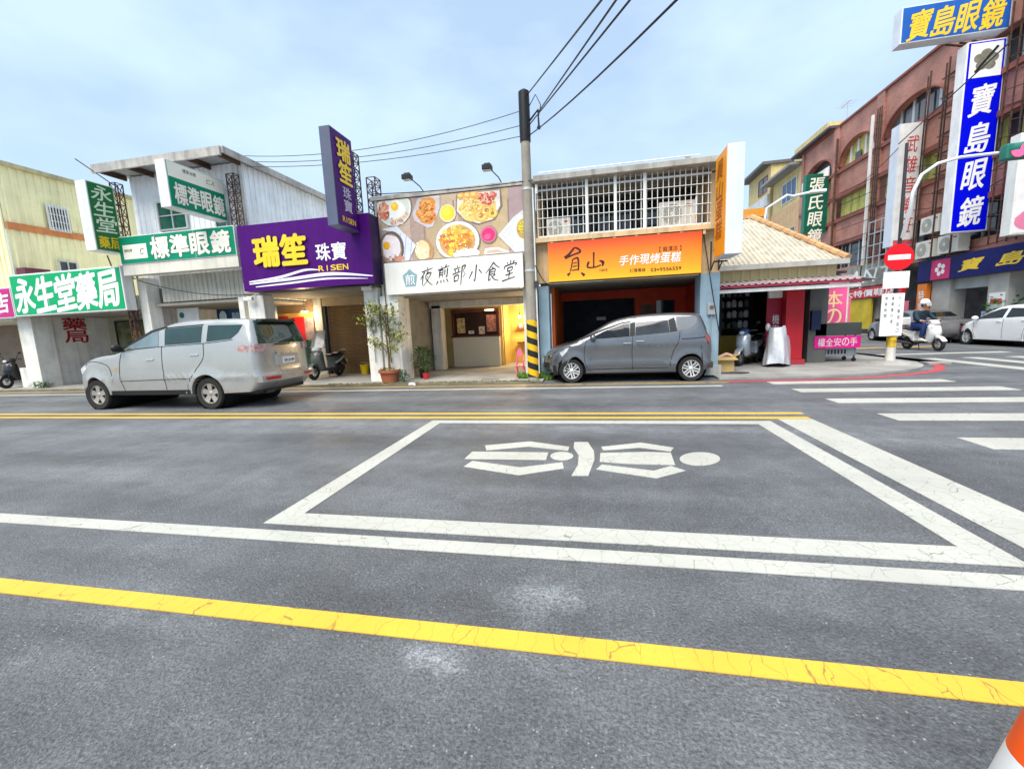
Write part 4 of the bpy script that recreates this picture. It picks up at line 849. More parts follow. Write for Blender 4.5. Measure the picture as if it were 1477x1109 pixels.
for r in range(4):
    for q in range(11):
        x = 3.3+q*.19+random.uniform(-.02, .02); s = random.uniform(.12, .17); c = random.choice([(.7, .72, .75), (.4, .42, .46), (.12, .13, .15), (.2, .24, .08), (.8, .8, .78)]); z = 1.082+.36*r
        g_ = thing('shelf_item', ('leftmost', 'second', 'third', 'fourth', 'fifth', 'sixth', 'seventh', 'eighth', 'ninth', 'tenth', 'rightmost')[q]+' small jar on the '+('lowest', 'second lowest', 'second highest', 'highest')[r]+' dark shelf of the corner shop', 'goods', (x, 15.95, z), 'goods on the corner shop shelves')
        part('body', mat('goods_%d' % int(c[0]*100), c, .25, var=.3, vs=14), g_, lambda b: b.lathe([(s*.4, 0), (s*.5, s*.3), (s*.5, s*1.1), (s*.25, s*1.5)], 8, (x, 15.95, z))); part('cap', BLK, g_, lambda b: b.lathe([(s*.25, s*1.5), (s*.25, s*1.75)], 8, (x, 15.95, z)))
# ---- yellow house with orange parapet behind the corner shop
ylh = thing('pale_yellow_house', 'pale yellow house with orange parapet behind the corner shop roof', 'house', (5, 25, 0))
bx('wall', mat('pale_yellow_wall', (.62, .55, .36), .7, streak=.3), ylh, 1.5, 7.7, 22.2, 28, PZ, 6.0); bx('parapet', mat('orange_parapet', (.68, .27, .03), .6, var=.1), ylh, 1.4, 7.85, 22.0, 28.2, 6.0, 6.38)
# ---- small grey awning roof at the side street
ga = thing('grey_side_awning', 'grey corrugated awning sloping beside the corner shop roof', 'awning', (7.6, 16, 0))
part('sheet', mat('grey_sheet', (.30, .32, .33), .5, streak=.4), ga, lambda b: b.corr((6.7, 14.2, 2.66), Y_, Vector((1.45, 0, -.28)), Z_, 5, 1, .16, .03)); bx('post', ALU, ga, 6.75, 6.8, 14.3, 14.35, PZ, 2.6); bx('post', ALU, ga, 6.75, 6.8, 18.9, 18.95, PZ, 2.6)
# ================================================================ RED TILED BUILDING ACROSS THE SIDE STREET
FXR = 16.5
rbm = bpy.data.materials.new('red_tile_facade'); rbm.use_nodes = True; n = rbm.node_tree.nodes; l = rbm.node_tree.links
tx = n.new('ShaderNodeTexCoord'); mpn = n.new('ShaderNodeMapping'); mpn.inputs['Rotation'].default_value = (0, 0, pi/2); mpn.inputs['Rotation'].default_value = (pi/2, 0, pi/2); l.new(tx.outputs['Object'], mpn.inputs['Vector'])
sx = n.new('ShaderNodeSeparateXYZ'); cx_ = n.new('ShaderNodeCombineXYZ'); l.new(tx.outputs['Object'], sx.inputs[0]); l.new(sx.outputs['Y'], cx_.inputs[0]); l.new(sx.outputs['Z'], cx_.inputs[1])
bkt = n.new('ShaderNodeTexBrick'); bkt.inputs['Scale'].default_value = 1; bkt.inputs['Brick Width'].default_value = .22; bkt.inputs['Row Height'].default_value = .07; bkt.inputs['Mortar Size'].default_value = .006
bkt.inputs['Color1'].default_value = (.50, .22, .16, 1); bkt.inputs['Color2'].default_value = (.41, .17, .125, 1); bkt.inputs['Mortar'].default_value = (.32, .2, .16, 1); l.new(cx_.outputs[0], bkt.inputs['Vector'])
ns = n.new('ShaderNodeTexNoise'); ns.inputs['Scale'].default_value = .7; ns.inputs['Detail'].default_value = 6; l.new(tx.outputs['Object'], ns.inputs['Vector'])
mr_ = n.new('ShaderNodeMapRange'); mr_.inputs['From Min'].default_value = .3; mr_.inputs['From Max'].default_value = .7; mr_.inputs['To Min'].default_value = .7; mr_.inputs['To Max'].default_value = 1.25; l.new(ns.outputs['Fac'], mr_.inputs['Value'])
sc_ = n.new('ShaderNodeVectorMath'); sc_.operation = 'SCALE'; l.new(bkt.outputs['Color'], sc_.inputs[0]); l.new(mr_.outputs[0], sc_.inputs['Scale']); l.new(sc_.outputs[0], n['Principled BSDF'].inputs['Base Color']); n['Principled BSDF'].inputs['Roughness'].default_value = .6
RBRK = rbm; RBAND = mat('dark_red_band', (.26, .085, .065), .6, var=.2, streak=.4)
CURT = mat('yellow_curtain', (.55, .54, .16), .6, var=.25, vs=5)
rbd = thing('red_tiled_building', 'tall red tiled building with arched top windows across the side street', 'building', (21, 27, 0))
PIER = [39.0, 34.15, 29.65, 24.5, 19.6, 15.0]; TOP = 13.8
def rbox(name, m, y0, y1, z0, z1, out=0., d=.35): return bx(name, m, rbd, FXR-out, FXR+d, y0, y1, z0, z1)
rbox('parapet_wall', RBRK, 15, 39, 12.75, TOP, 0); bx('coping', RBAND, rbd, FXR-.12, FXR+.5, 14.9, 39.1, TOP, TOP+.12)
for z0, z1 in ((9.1, 10.95), (5.95, 7.8), (3.85, 4.4)): rbox('wall', RBRK, 15, 39, z0, z1)
for z0 in (10.72, 9.1, 7.52, 5.95): bx('band', RBAND, rbd, FXR-.14, FXR-.002, 15, 39, z0, z0+.24)
for y in PIER: bx('pilaster', RBRK, rbd, FXR-.10, FXR-.003, max(15, y-.32), min(39, y+.32), 3.85, TOP-.01)
for i in range(5):
    ya, yb_ = PIER[i+1]+.33, PIER[i]-.33; w_ = (yb_-ya)/2; yc = (ya+yb_)/2; n_ = 18; b = MB()
    prev = None
    for k in range(n_+1):
        y = ya+(yb_-ya)*k/n_; zc = 11.2+1.25*sqrt(max(0, 1-((y-yc)/w_)**2))
        if prev: b.poly([(FXR, prev[0], prev[1]), (FXR, y, zc), (FXR, y, 12.749), (FXR, prev[0], 12.749)], (.35, 0, 0))
        prev = (y, zc)
    b.build('arch_wall', RBRK, rbd)
    rim = MB()
    pts = [(FXR-.03, ya+(yb_-ya)*k/n_, 11.2+1.25*sqrt(max(0, 1-((ya+(yb_-ya)*k/n_-yc)/w_)**2))) for k in range(n_+1)]
    rim.tube(pts, .06, 5); rim.build('arch_rim', RBAND, rbd)
    bx('arch_back', CURT if i == 1 else mat('arch_dark', (.035, .035, .04), .4), rbd, FXR+.36, FXR+.4, ya, yb_, 10.95, 12.75)
    if i >= 1:
        for k in range(5): bx('mullion', WPAINT if i == 1 else ALU, rbd, FXR+.28, FXR+.355, ya+(yb_-ya)*k/5-.09, ya+(yb_-ya)*k/5+.09, 10.951, 12.45-abs(k-2.5)*.15)
        if i == 1: bx('open_pane', GLASSD, rbd, FXR+.25, FXR+.279, ya+1.9, ya+2.5, 10.951, 11.6)
        if i == 2:
            for k in range(4): bx('pane', mat('grey_glass', (.16, .17, .18), .15), rbd, FXR+.3, FXR+.354, ya+.3+k*1.05, ya+1.2+k*1.05, 10.952, 12.1)
    else:
        bx('balcony_rail', WPAINT, rbd, FXR-.2, FXR-.15, ya+.2, yb_-.1, 10.98, 11.6)
        for k in range(3): bx('rail_box', WHITEW, rbd, FXR-.45, FXR-.205, ya+.3+k*1.1, ya+1.1+k*1.1, 10.99, 11.45)
    bx('window_back', CURT if i <= 2 else mat('arch_dark', (.035, .035, .04)), rbd, FXR+.30, FXR+.35, ya, yb_, 7.8, 9.1)
    for k in range(5): bx('mullion', mat('curtain_pleat', (.42, .46, .12), .6, var=.2), rbd, FXR+.27, FXR+.299, ya+(yb_-ya)*(k+.5)/5-.12, ya+(yb_-ya)*(k+.5)/5+.12, 7.801, 9.099)
    bx('window_back', GLASSD, rbd, FXR+.30, FXR+.35, ya, yb_, 4.4, 5.95)
    for k in range(4): bx('mullion', ALU, rbd, FXR+.25, FXR+.299, ya+(yb_-ya)*(k+.5)/4-.05, ya+(yb_-ya)*(k+.5)/4+.05, 4.401, 5.949)
bx('roof', RBAND, rbd, FXR+.36, 26, 15, 39, TOP-.2, TOP-.01); bx('end_wall', RBRK, rbd, FXR+.36, 26, 38.8, 39, .2, TOP-.21); bx('near_wall', RBRK, rbd, FXR+.36, 26, 15, 15.2, .2, TOP-.21)
bx('arcade_back', mat('arcade_back', (.14, .14, .15), .6, var=.3), rbd, 19.4, 19.5, 15.2, 38.8, .12, 3.84); bx('arcade_ceiling', GREYW, rbd, FXR+.36, 19.4, 15.2, 38.8, 3.7, 3.84)
GP = mat('grey_granite_pillar', (.42, .41, .38), .5, var=.12)
for y0, y1 in ((23.55, 24.65), (20.7, 21.6), (28.6, 29.4), (33.4, 34.2)): bx('pillar', GP, rbd, 16.45, 17.1, y0, y1, .12, 3.84)
bx('shop_glass', mat('teal_shop_glass', (.02, .09, .09), .1, var=.4, vs=2), rbd, 18.6, 18.66, 21.7, 23.5, .2, 2.5); bx('shop_lintel', mat('pale_lintel', (.42, .45, .45), .5), rbd, 16.6, 16.9, 21.61, 23.54, 2.3, 2.78)
bx('roof_eave', mat('dark_roof_tiles', (.07, .065, .07), .6), rbd, 16.0, 18, 34.3, 40.0, TOP+.121, TOP+.28)
# scaffold-like pipes and lattice on the facade
part('conduit', RUST, rbd, lambda b: [b.tube([(16.3, 29.3+q*.18, 4.2), (16.3, 29.3+q*.18, 13)], .03, 4) for q in range(3)]+[b.tube([(16.3, 29.2, 4.4+.35*q), (16.3, 29.8, 4.6+.35*q)], .025, 4) for q in range(24)])
part('sign_frame', RUST, rbd, lambda b: [b.tube([(15.9+.25*(q % 2), 23.0+q*.55, 3.9), (15.9+.25*(q % 2), 22.9+q*.55, 12.6)], .035, 4) for q in range(6)]+[b.tube([(16.37, 22.6, 4.5+.85*q), (16.37, 25.1, 4.5+.85*q)], .03, 4) for q in range(10)]+[b.tube([(16.36, 22.6, 4.5+.85*q), (16.36, 25.1, 5.35+.85*q)], .02, 4) for q in range(9)])
part('sign_frame', RUST, rbd, lambda b: [b.tube([(16.34, 20.1+q*.4, 4.0), (16.34, 20.1+q*.4, 13.2)], .03, 4) for q in range(5)]+[b.tube([(16.34, 20.1, 4.3+.6*q), (16.34, 21.7, 4.6+.6*q)], .022, 4) for q in range(14)])
part('loose_cable', BLK, rbd, lambda b: [b.tube([(16.1, 16+q*.4, 4.4+q*.7), (16.38, 22, 4.0+q*.6), (16.1, 28, 4.6+q*.75), (16.2, 33, 4.5+q*.8)], .02, 4) for q in range(7)])
bx('pipe', WPAINT, rbd, 16.2, 16.32, 29.95, 30.07, .2, 12.8); bx('pipe', RUST, rbd, 16.25, 16.35, 33.7, 33.8, 3.9, 13)
part('window_cage', ALU, rbd, lambda b: [b.tube([(15.9, 26.2+q*.55, 3.9), (15.9, 26.2+q*.55, 6.6)], .035, 4) for q in range(6)]+[b.tube([(15.9, 26.2, 3.9+.66*q), (15.9, 28.95, 3.9+.66*q)], .03, 4) for q in range(5)])
# fascia sign of the optician opposite
t = thing('shop_sign', 'navy fascia sign with yellow characters and a pink square over the white car', 'sign', (16.4, 20, 2.8))
NAV = mat('sign_navy', (.006, .008, .11), .4, spec=.15, var=.1); bx('casing', mat('sign_navy_frame', (.01, .01, .06), .4), t, 16.2, 16.44, 15, 25.3, 2.78, 3.84); bx('panel', NAV, t, 16.185, 16.199, 15.02, 25.28, 2.80, 3.82)
bx('logo_square', mat('logo_pink', (.62, .015, .13), .4), t, 16.175, 16.184, 23.3, 24.4, 2.82, 3.74)
part('flower_mark', WL, t, lambda b: [b.disc((16.172, 23.85+.2*cos(2*pi*k/5), 3.28+.2*sin(2*pi*k/5)), Y_, Z_, .11, .11, 12, (-.002-.0004*k, 0, 0)) for k in range(5)])
letters(t, '寶島眼鏡', YL, (16.184, 23.1, 2.88), -Y_, Z_, 7.2, .84, bold=.05, shear=.25, tilt=.08, gap=.42)
# tall blue blade sign, roof sign, white blade sign, edge sign
def fblade(name, label, x0, x1, y, z0, z1, m, frame, d=.5, border=.05):
    t = thing(name, label, 'sign', ((x0+x1)/2, y, z0)); bx('casing', frame, t, x0, x1, y, y+d, z0, z1, .01); bx('panel', m, t, x0+border, x1-border, y-.014, y-.0005, z0+border, z1-border); return t
BLUE = mat('sign_bright_blue', (.0, .003, .68), .4, spec=.1, var=.04)
t = fblade('blade_sign', 'very tall bright blue optician sign with white vertical characters', 15.12, 16.46, 22.0, 4.65, 12.1, BLUE, mat('sign_side_white', (.80, .80, .80), .4, streak=.1), d=.5)
bx('white_square', WL, t, 15.24, 16.34, 21.978, 21.985, 10.72, 12.0)
part('emblem', mat('olive_grey_emblem', (.20, .19, .15), .5, var=.4, vs=3), t, lambda b: [b.disc((15.79+.24*cos(2*pi*k/5+.3), 21.974, 11.36+.24*sin(2*pi*k/5+.3)), X_, Z_, .2, .17, 14, (0, -.002-.0005*k, 0)) for k in range(5)])
part('emblem_slash', INK, t, lambda b: b.poly([(15.4, 21.97, 10.95), (15.48, 21.97, 10.9), (16.2, 21.97, 11.8), (16.12, 21.97, 11.85)], (0, -.002, 0)))
letters(t, '寶島眼鏡', WL, (15.32, 21.986, 4.75), X_, Z_, .98, 5.85, vertical=True, bold=.05, shear=.16, tilt=.1, gap=.2)
t = fblade('roof_sign', 'blue roof sign with yellow characters at the top right', 12.7, 16.5, 22.0, 12.42, 13.8, mat('sign_mid_blue', (.01, .10, .42), .4, var=.12), mat('sign_side_pale', (.6, .6, .6)), d=.5)
letters(t, '寶島眼鏡', YL, (12.95, 21.986, 12.45), X_, Z_, 3.35, 1.2, bold=.05, shear=.22, tilt=.1, gap=.1)
part('support', RUST, t, lambda b: [b.tube([(14.6+q*.5, 22.4, 12.34), (16.4, 22.4, 11.9)], .04, 4) for q in range(3)])
t = fblade('blade_sign', 'white hanging sign with faded red characters left of the blue sign', 15.3, 16.44, 26.0, 4.75, 10.72, mat('sign_off_white', (.84, .83, .80), .5, streak=.1), mat('sign_side_pale', (.6, .6, .6)), d=.6)
letters(t, '武雄音樂班', mat('faded_red_letter', (.66, .07, .06), .5), (15.6, 25.986, 5.3), X_, Z_, .62, 4.9, vertical=True, bold=.02, shear=.2, gap=.18)
bx('lower_strip', mat('faded_red_strip', (.6, .1, .12), .5, var=.4, vs=6), t, 15.4, 16.4, 25.975, 25.985, 4.8, 5.05)
a_ = yp(1459, 260, 19.4); t = fblade('blade_sign', 'white and pink hanging sign cut by the right edge of the picture', 15.25, 16.45, 19.4, 4.05, 7.6, mat('sign_pure_white', (.82, .80, .80), .4), WPAINT, d=.4)
part('pink_figure', mat('pink_figure', (.72, .22, .36), .5), t, lambda b: (b.disc((15.75, 19.385, 4.5), X_, Z_, .42, .3, 20, (0, -.003, 0)), b.poly([(15.3, 19.384, 4.6), (15.9, 19.384, 5.15), (16.4, 19.384, 5.1), (16.4, 19.384, 4.9)], (0, -.004, 0))))
# red and orange shop signs under the red building, further along the side street
t = thing('shop_sign', 'grey sign board with large white letters behind the no entry post', 'sign', (16.3, 29, 3)); bx('panel', mat('worn_grey_board', (.28, .28, .24), .6, var=.4, streak=.3), t, 16.2, 16.43, 26.8, 31.5, 2.95, 4.25); letters(t, 'ANT', WL, (16.198, 31.2, 3.1), -Y_, Z_, 4.2, .95, bold=.04, shear=.2, gap=.2)
t = thing('shop_sign', 'red and orange shop sign with white writing behind the white post board', 'sign', (16.3, 29, 2.2)); bx('panel', mat('sign_hot_red', (.58, .02, .03), .4, var=.2), t, 16.0, 16.2, 26.0, 31.5, 2.25, 2.85); letters(t, '大特價鞋店', WL, (15.998, 31.2, 2.32), -Y_, Z_, 4.8, .42, bold=.05); bx('orange_frame', mat('sign_orange', (.75, .2, .02), .4), t, 16.01, 16.2, 30.8, 31.5, .3, 2.24); bx('yellow_panel', mat('yellow_shop', (.55, .4, .02), .5, var=.2), t, 16.1, 16.2, 28.6, 30.7, .4, 2.2)
t = thing('orange_pillar_sign', 'narrow orange sign on the pillar beside the optician front', 'sign', (16.4, 24.9, 1)); bx('panel', mat('sign_orange', (.75, .2, .02)), t, 16.25, 16.44, 24.7, 25.3, .9, 2.7); letters(t, '特賣', WL, (16.248, 25.2, 1.2), -Y_, Z_, .4, 1.2, vertical=True, bold=.03)
t = thing('pink_notice_board', 'pink notice board with white writing near the rider', 'sign', (15.9, 25.6, .2)); bx('panel', mat('pink_board', (.72, .16, .22), .5, var=.2), t, 15.7, 15.74, 25.0, 26.2, .5, 1.9); bx('leg', ALU, t, 15.75, 15.8, 25.1, 25.15, 0, 1.8); bx('leg', ALU, t, 15.75, 15.8, 26.0, 26.05, 0, 1.8); letters(t, '特惠中', WL, (15.698, 26.1, .8), -Y_, Z_, 1.0, .6, bold=.05)
bx('white_notice', WL, rbd, 16.43, 16.449, 20.8, 21.5, 1.3, 2.0); bx('red_line', mat('red_letter', (.6, .05, .08), .5), rbd, 16.42, 16.429, 20.9, 21.4, 1.55, 1.75)
for k, (y, z) in enumerate(((24.6, 3.88), (23.2, 3.9), (24.4, 5.0))):
    a = ac_unit(('left one of the two outdoor air conditioner units below the blue sign', 'right one of the two outdoor air conditioner units below the blue sign', 'outdoor air conditioner unit tucked behind the bottom of the blue sign')[k], 16.15, y, z, 1.15, .85, .45, 'X')
# green blade sign far along
t = fblade('blade_sign', 'dark green hanging sign with cream characters at the far end of the red building', 14.95, 16.4, 34.8, 7.2, 11.2, mat('sign_forest', (.005, .10, .06), .4, var=.15), mat('sign_forest_frame', (.01, .16, .10), .4), d=.4)
letters(t, '張氏眼鏡', CL, (15.15, 34.786, 6.4), X_, Z_, 1.05, 4.6, vertical=True, bold=.03, shear=.12, gap=.15)
bx('small_panel', mat('sign_forest', (.005, .1, .06)), t, 16.41, 17.0, 34.2, 34.6, 9.9, 10.6)
# ---- yellow houses further along the side street
YH = mat('yellow_house_wall', (.62, .50, .24), .7, var=.1, streak=.3); PEACH = mat('peach_wall', (.60, .40, .22), .7, var=.1, streak=.3)
h1 = thing('yellow_house', 'yellow house with blue windows and grey eave beyond the red building', 'house', (20, 42, 0))
bx('wall', PEACH, h1, 16.5, 26, 39.3, 44.8, 0, 10.6); bx('upper_wall', YH, h1, 16.55, 26, 39.3, 44.7, 10.6, 13.3); bx('eave', mat('grey_eave', (.25, .25, .25), .6), h1, 15.6, 26, 39.1, 45.2, 13.3, 13.5)
window(h1, 'window', 'X', 16.55, 40.0, 42.7, 11.0, 12.7, cols=3, gm=mat('blue_glass', (.04, .09, .2), .08), fm=WPAINT); window(h1, 'window', 'X', 16.5, 39.8, 41.6, 7.2, 8.7, cols=2); bx('upper_storey', YH, h1, 18.2, 26, 39.3, 44.8, 13.5, 16.2)
h2 = thing('pale_yellow_townhouse', 'taller pale yellow townhouse with dark roof edge farthest along the side street', 'house', (20, 48, 0))
bx('wall', YH, h2, 16.5, 26, 45.3, 51, 0, 15.4); bx('eave', mat('dark_eave', (.12, .12, .12), .6), h2, 15.7, 26, 45.1, 51.4, 15.4, 15.65); bx('band', mat('white_band', (.6, .62, .62), .6), h2, 16.3, 16.495, 45.4, 50.9, 11.8, 12.8)
window(h2, 'window', 'X', 16.5, 46.0, 48.2, 13.2, 14.7, cols=2, fm=mat('red_frame', (.3, .06, .04), .5)); window(h2, 'window', 'X', 16.5, 45.6, 49.5, 9.4, 11.6, cols=3, gm=mat('pale_blue_glass', (.2, .3, .36), .1), fm=WPAINT)
h3 = thing('grey_townhouse', 'row of plain grey townhouses closing the far end of the side street', 'house', (14, 75, 0))
bx('wall', GREYW, h3, 2, 30, 72, 80, 0, 9); 
for k in range(5): window(h3, 'window', 'Y', 72, 5+k*2.5, 6.6+k*2.5, 4.5, 6, cols=2)
# ================================================================ POLES, LAMPS, SIGNALS
CPOLE = mat('concrete_pole', (.30, .27, .22), .8, var=.2, streak=.4, bump=.2)
px_, py_ = -1.60, 11.0
up_ = thing('utility_pole', 'concrete utility pole with black sleeve and striped base before the eatery', 'pole', (px_, py_, 0))
def taper(z): return .148-.0055*z
part('shaft', CPOLE, up_, lambda b: b.lathe([(taper(z), z) for z in (0, 2, 4, 6.1)], 20, (px_, py_, 0)), True)
part('black_sleeve', BLK, up_, lambda b: b.lathe([(taper(6)+.02, 6.0), (taper(6)+.025, 6.3), (taper(7)+.025, 7.14), (.05, 7.2), (0, 7.21)], 20, (px_, py_, 0)), True)
SY = mat('stripe_yellow', (.80, .46, .01), .5, var=.1, streak=.15); SB = mat('stripe_black', (.02, .02, .02), .55, var=.2)
def helix(b, ph):
    n_ = 24; H = .33
    for k in range(7):
        for q in range(n_):
            def P(a, z): z = min(max(z, .12), 1.62); r = taper(z)+.006; return (px_+r*cos(a), py_+r*sin(a), z)
            a0_, a1_ = 2*pi*q/n_, 2*pi*(q+1)/n_
            def zc(a, o_): return ph+k*H-.25+o_+.33*(1-cos(a+pi*.0))*0+(1-a/(2*pi))*H*1.0
            z0, z1, z2, z3_ = zc(a0_, 0), zc(a1_, 0), zc(a1_, H/2), zc(a0_, H/2)
            if z2 < .13 or z0 > 1.61: continue
            b.face([P(a0_, z0), P(a1_, z1), P(a1_, z2), P(a0_, z3_)])
part('yellow_stripe', SY, up_, lambda b: helix(b, 0.)); part('black_stripe', SB, up_, lambda b: helix(b, .165))
for z in (4.85, 2.85): part('steel_band', ALU, up_, lambda b: b.lathe([(taper(z)+.008, z), (taper(z)+.008, z+.06)], 20, (px_, py_, 0)))
part('bracket', BLK, up_, lambda b: (b.tube([(px_+.1, py_, 6.45), (px_+.35, py_-.1, 6.65), (px_+.36, py_-.1, 6.3)], .025, 6), b.ball((px_+.36, py_-.1, 6.25), .05, 8, 6), b.tube([(px_+.12, py_, 6.8), (px_+.3, py_-.1, 7.0), (px_+.42, py_-.1, 6.75), (px_+.36, py_-.1, 6.5)], .012, 5)))
part('cable_box', DKFR, up_, lambda b: b.box(px_+.12, px_+.22, py_-.12, py_, 2.45, 2.6)); part('side_pipe', WPAINT, up_, lambda b: b.tube([(px_+.155, py_-.02, .2), (px_+.15, py_-.02, 2.5), (px_+.14, py_-.02, 4.9)], .022, 6))
letters(up_, '員山', mat('faint_green', (.15, .3, .22), .5), (px_-.3, py_-.02, 4.55), X_, Z_, .2, .3, vertical=True, bold=0) if False else None
# overhead cables
CAB = mat('cable_black', (.012, .012, .014), .5, var=0); CABG = mat('cable_grey', (.10, .10, .12), .5, var=0)
def cable(label, pts, r, m=CAB, grp='overhead cables', sag=.0, n=14):
    a, b_, = Vector(pts[0]), Vector(pts[1]); P = [a.lerp(b_, k/n)-Z_*sag*4*(k/n)*(1-k/n) for k in range(n+1)]
    o = MB().tube(P, r, 5).build('overhead_cable', m); tag(o, label, 'cable', grp); return o
for k, (ax, z0) in enumerate(((868, 7.3), (889, 6.98), (909, 6.7), (930, 6.42))):
    p0 = Vector((px_+(.1, .36, .12, .12)[k], py_-.1, (7.02, 6.6, 6.33, 6.1)[k])); p1 = yp(ax, 0, 5.6); p2 = p0+(p1-p0)*2.6
    cable(('uppermost', 'second', 'third', 'lowest')[k]+' of the four thick black cables running from the pole to the upper right', (p0, p2), .014, sag=(.0, .0, .0, .35)[k])
for k, (a, b_, l_) in enumerate((((752, 160), (350, 225), 'highest'), ((752, 181), (348, 233), 'middle'), ((750, 197), (346, 240), 'lowest'))):
    cable(l_+' of the three thin grey cables running left from the pole', (yp(*a, 11.0), yp(*b_, 11.9)), .010, CABG, 'thin cables to the left', sag=.33-.05*k)
# no entry post
nx, ny = 7.8, 12.9
ne = thing('no_entry_post', 'post with round red no entry sign and white boards at the corner', 'sign post', (nx, ny, PZ))
part('base', mat('post_base_white', (.62, .6, .55), .6, streak=.5), ne, lambda b: b.lathe([(.13, PZ), (.11, .12), (.10, .5)], 14, (nx, ny, 0)), True)
part('striped_sleeve', mat('post_stripes', (.5, .33, .02), .5, var=.9, vs=7), ne, lambda b: b.lathe([(.105, .5), (.105, .78)], 14, (nx, ny, 0)), True)
part('shaft', DKFR, ne, lambda b: b.tube([(nx, ny, .5), (nx, ny, 3), (nx-.02, ny, 5.6)], .05, 10, r1=.035), True)
part('concrete_footing', CONC, ne, lambda b: b.lathe([(.5, PZ-.02), (.42, .1), (.2, .14)], 16, (nx, ny, 0)))
d0 = yp(1297, 371, ny-.14); part('red_disc', mat('sign_red', (.72, .005, .012), .35, var=.03), ne, lambda b: b.disc(d0, X_, Z_, .33, .33, 32, (0, .012, 0)))
bx('white_bar', WL, ne, d0.x-.25, d0.x+.25, d0.y-.006, d0.y-.001, d0.z-.06, d0.z+.06)
bx('upper_board', WL, ne, 7.42, 8.0, ny-.14, ny-.12, 2.03, 2.45); bx('lower_board', mat('notice_white', (.78, .78, .76), .45, streak=.08), ne, 7.42, 7.93, ny-.14, ny-.12, .80, 1.9)
for k in range(3): letters(ne, ('停車時間', '機車慢行通', '行人專用路口')[k], INK, (7.47+k*.15, ny-.141, 1.85-(.6, .75, 1.0)[k]), X_, Z_, .1, (.6, .75, 1.0)[k], vertical=True, bold=.0, push=.002, gap=.4)
bx('white_bag', mat('white_plastic', (.8, .8, .8), .4, bump=.5, bs=12), ne, 7.36, 7.98, ny-.17, ny-.142, .78, .95) if False else None
# traffic signal on a curved arm
ts = thing('traffic_signal', 'green horizontal traffic signal with red light on a curved white arm', 'traffic light', (7.8, 12.8, 3.3))
part('mast', mat('white_mast', (.70, .72, .72), .4, var=.05), ts, lambda b: b.tube([(7.80, 12.82, 3.3), (7.72, 12.5, 3.9), (7.70, 12.42, 4.3), (7.84, 12.4, 4.68), (8.15, 12.4, 4.9), (8.6, 12.4, 4.99), (9.4, 12.4, 5.0), (10.6, 12.4, 5.0)], .042, 8, r1=.032), True)
SGN = mat('signal_green', (.02, .16, .12), .4, var=.1)
part('housing', SGN, ts, lambda b: b.box(9.32, 10.5, 12.16, 12.36, 4.78, 5.12), bevel=.03)
for k, (x, c, e) in enumerate(((9.55, (.9, .02, .05), 3.), (9.91, (.12, .09, .01), 0), (10.27, (.01, .1, .06), 0))):
    part('lens', mat('lens_%d' % k, c, .2, var=0, emit=e), ts, lambda b: b.disc((x, 12.158, 4.95), X_, Z_, .14, .14, 20, (0, -.01, 0)))
    part('visor', SGN, ts, lambda b: [b.poly([(x+.155*cos(a), 12.159, 4.95+.155*sin(a)), (x+.155*cos(a+.3), 12.159, 4.95+.155*sin(a+.3)), (x+.165*cos(a+.3), 12.159, 4.95+.165*sin(a+.3)), (x+.165*cos(a), 12.159, 4.95+.165*sin(a))], (0, -.24, -.05)) for a in [k_*.3-.1 for k_ in range(11)]])
cable('black cable from the no entry post up to the right', (Vector((7.6, 12.9, 5.6)), yp(1456, 62, 9.0)), .012, grp='cable at the corner')
cable('thin slack cable in front of the white hanging sign', (Vector((7.6, 12.9, 5.5)), yp(1180, 300, 24)), .010, grp='cable at the corner side street', sag=.3)
# street lamp behind the corner shop roof
q0, q1, q2 = yp(1100, 335, 20), yp(1112, 300, 20), yp(1171, 277, 20)
sl_ = thing('street_lamp', 'white street lamp with curved arm above the corner shop roof', 'street lamp', (q0.x, 20, PZ))
part('mast', mat('white_mast', (.7, .72, .72)), sl_, lambda b: b.tube([(q0.x, 20, PZ), (q0.x, 20, q0.z), (q0.x+.12, 20, q1.z), (q1.x+.6, 20, q1.z+.45), (q2.x-.7, 20, q2.z-.1), (q2.x, 20, q2.z)], .05, 8), True)
part('lamp_head', WPAINT, sl_, lambda b: b.box(q2.x-.1, q2.x+.5, 19.88, 20.12, q2.z-.06, q2.z+.06), bevel=.03)
an = xp(1222, 160, 17); at_ = thing('tv_antenna', 'thin television antenna on the red building roof', 'antenna', (17, an.y, 13.9)); part('mast', ALU, at_, lambda b: b.tube([(17, an.y, 13.6), (17, an.y, 15.4)], .025, 5)); part('elements', ALU, at_, lambda b: [b.tube([(16.9, an.y-.6, 15.3), (16.9, an.y+.6, 15.3)], .02, 4)]+[b.tube([(16.5, an.y-.5+.25*k, 15.3), (17.4, an.y-.5+.25*k, 15.3)], .012, 4) for k in range(5)])
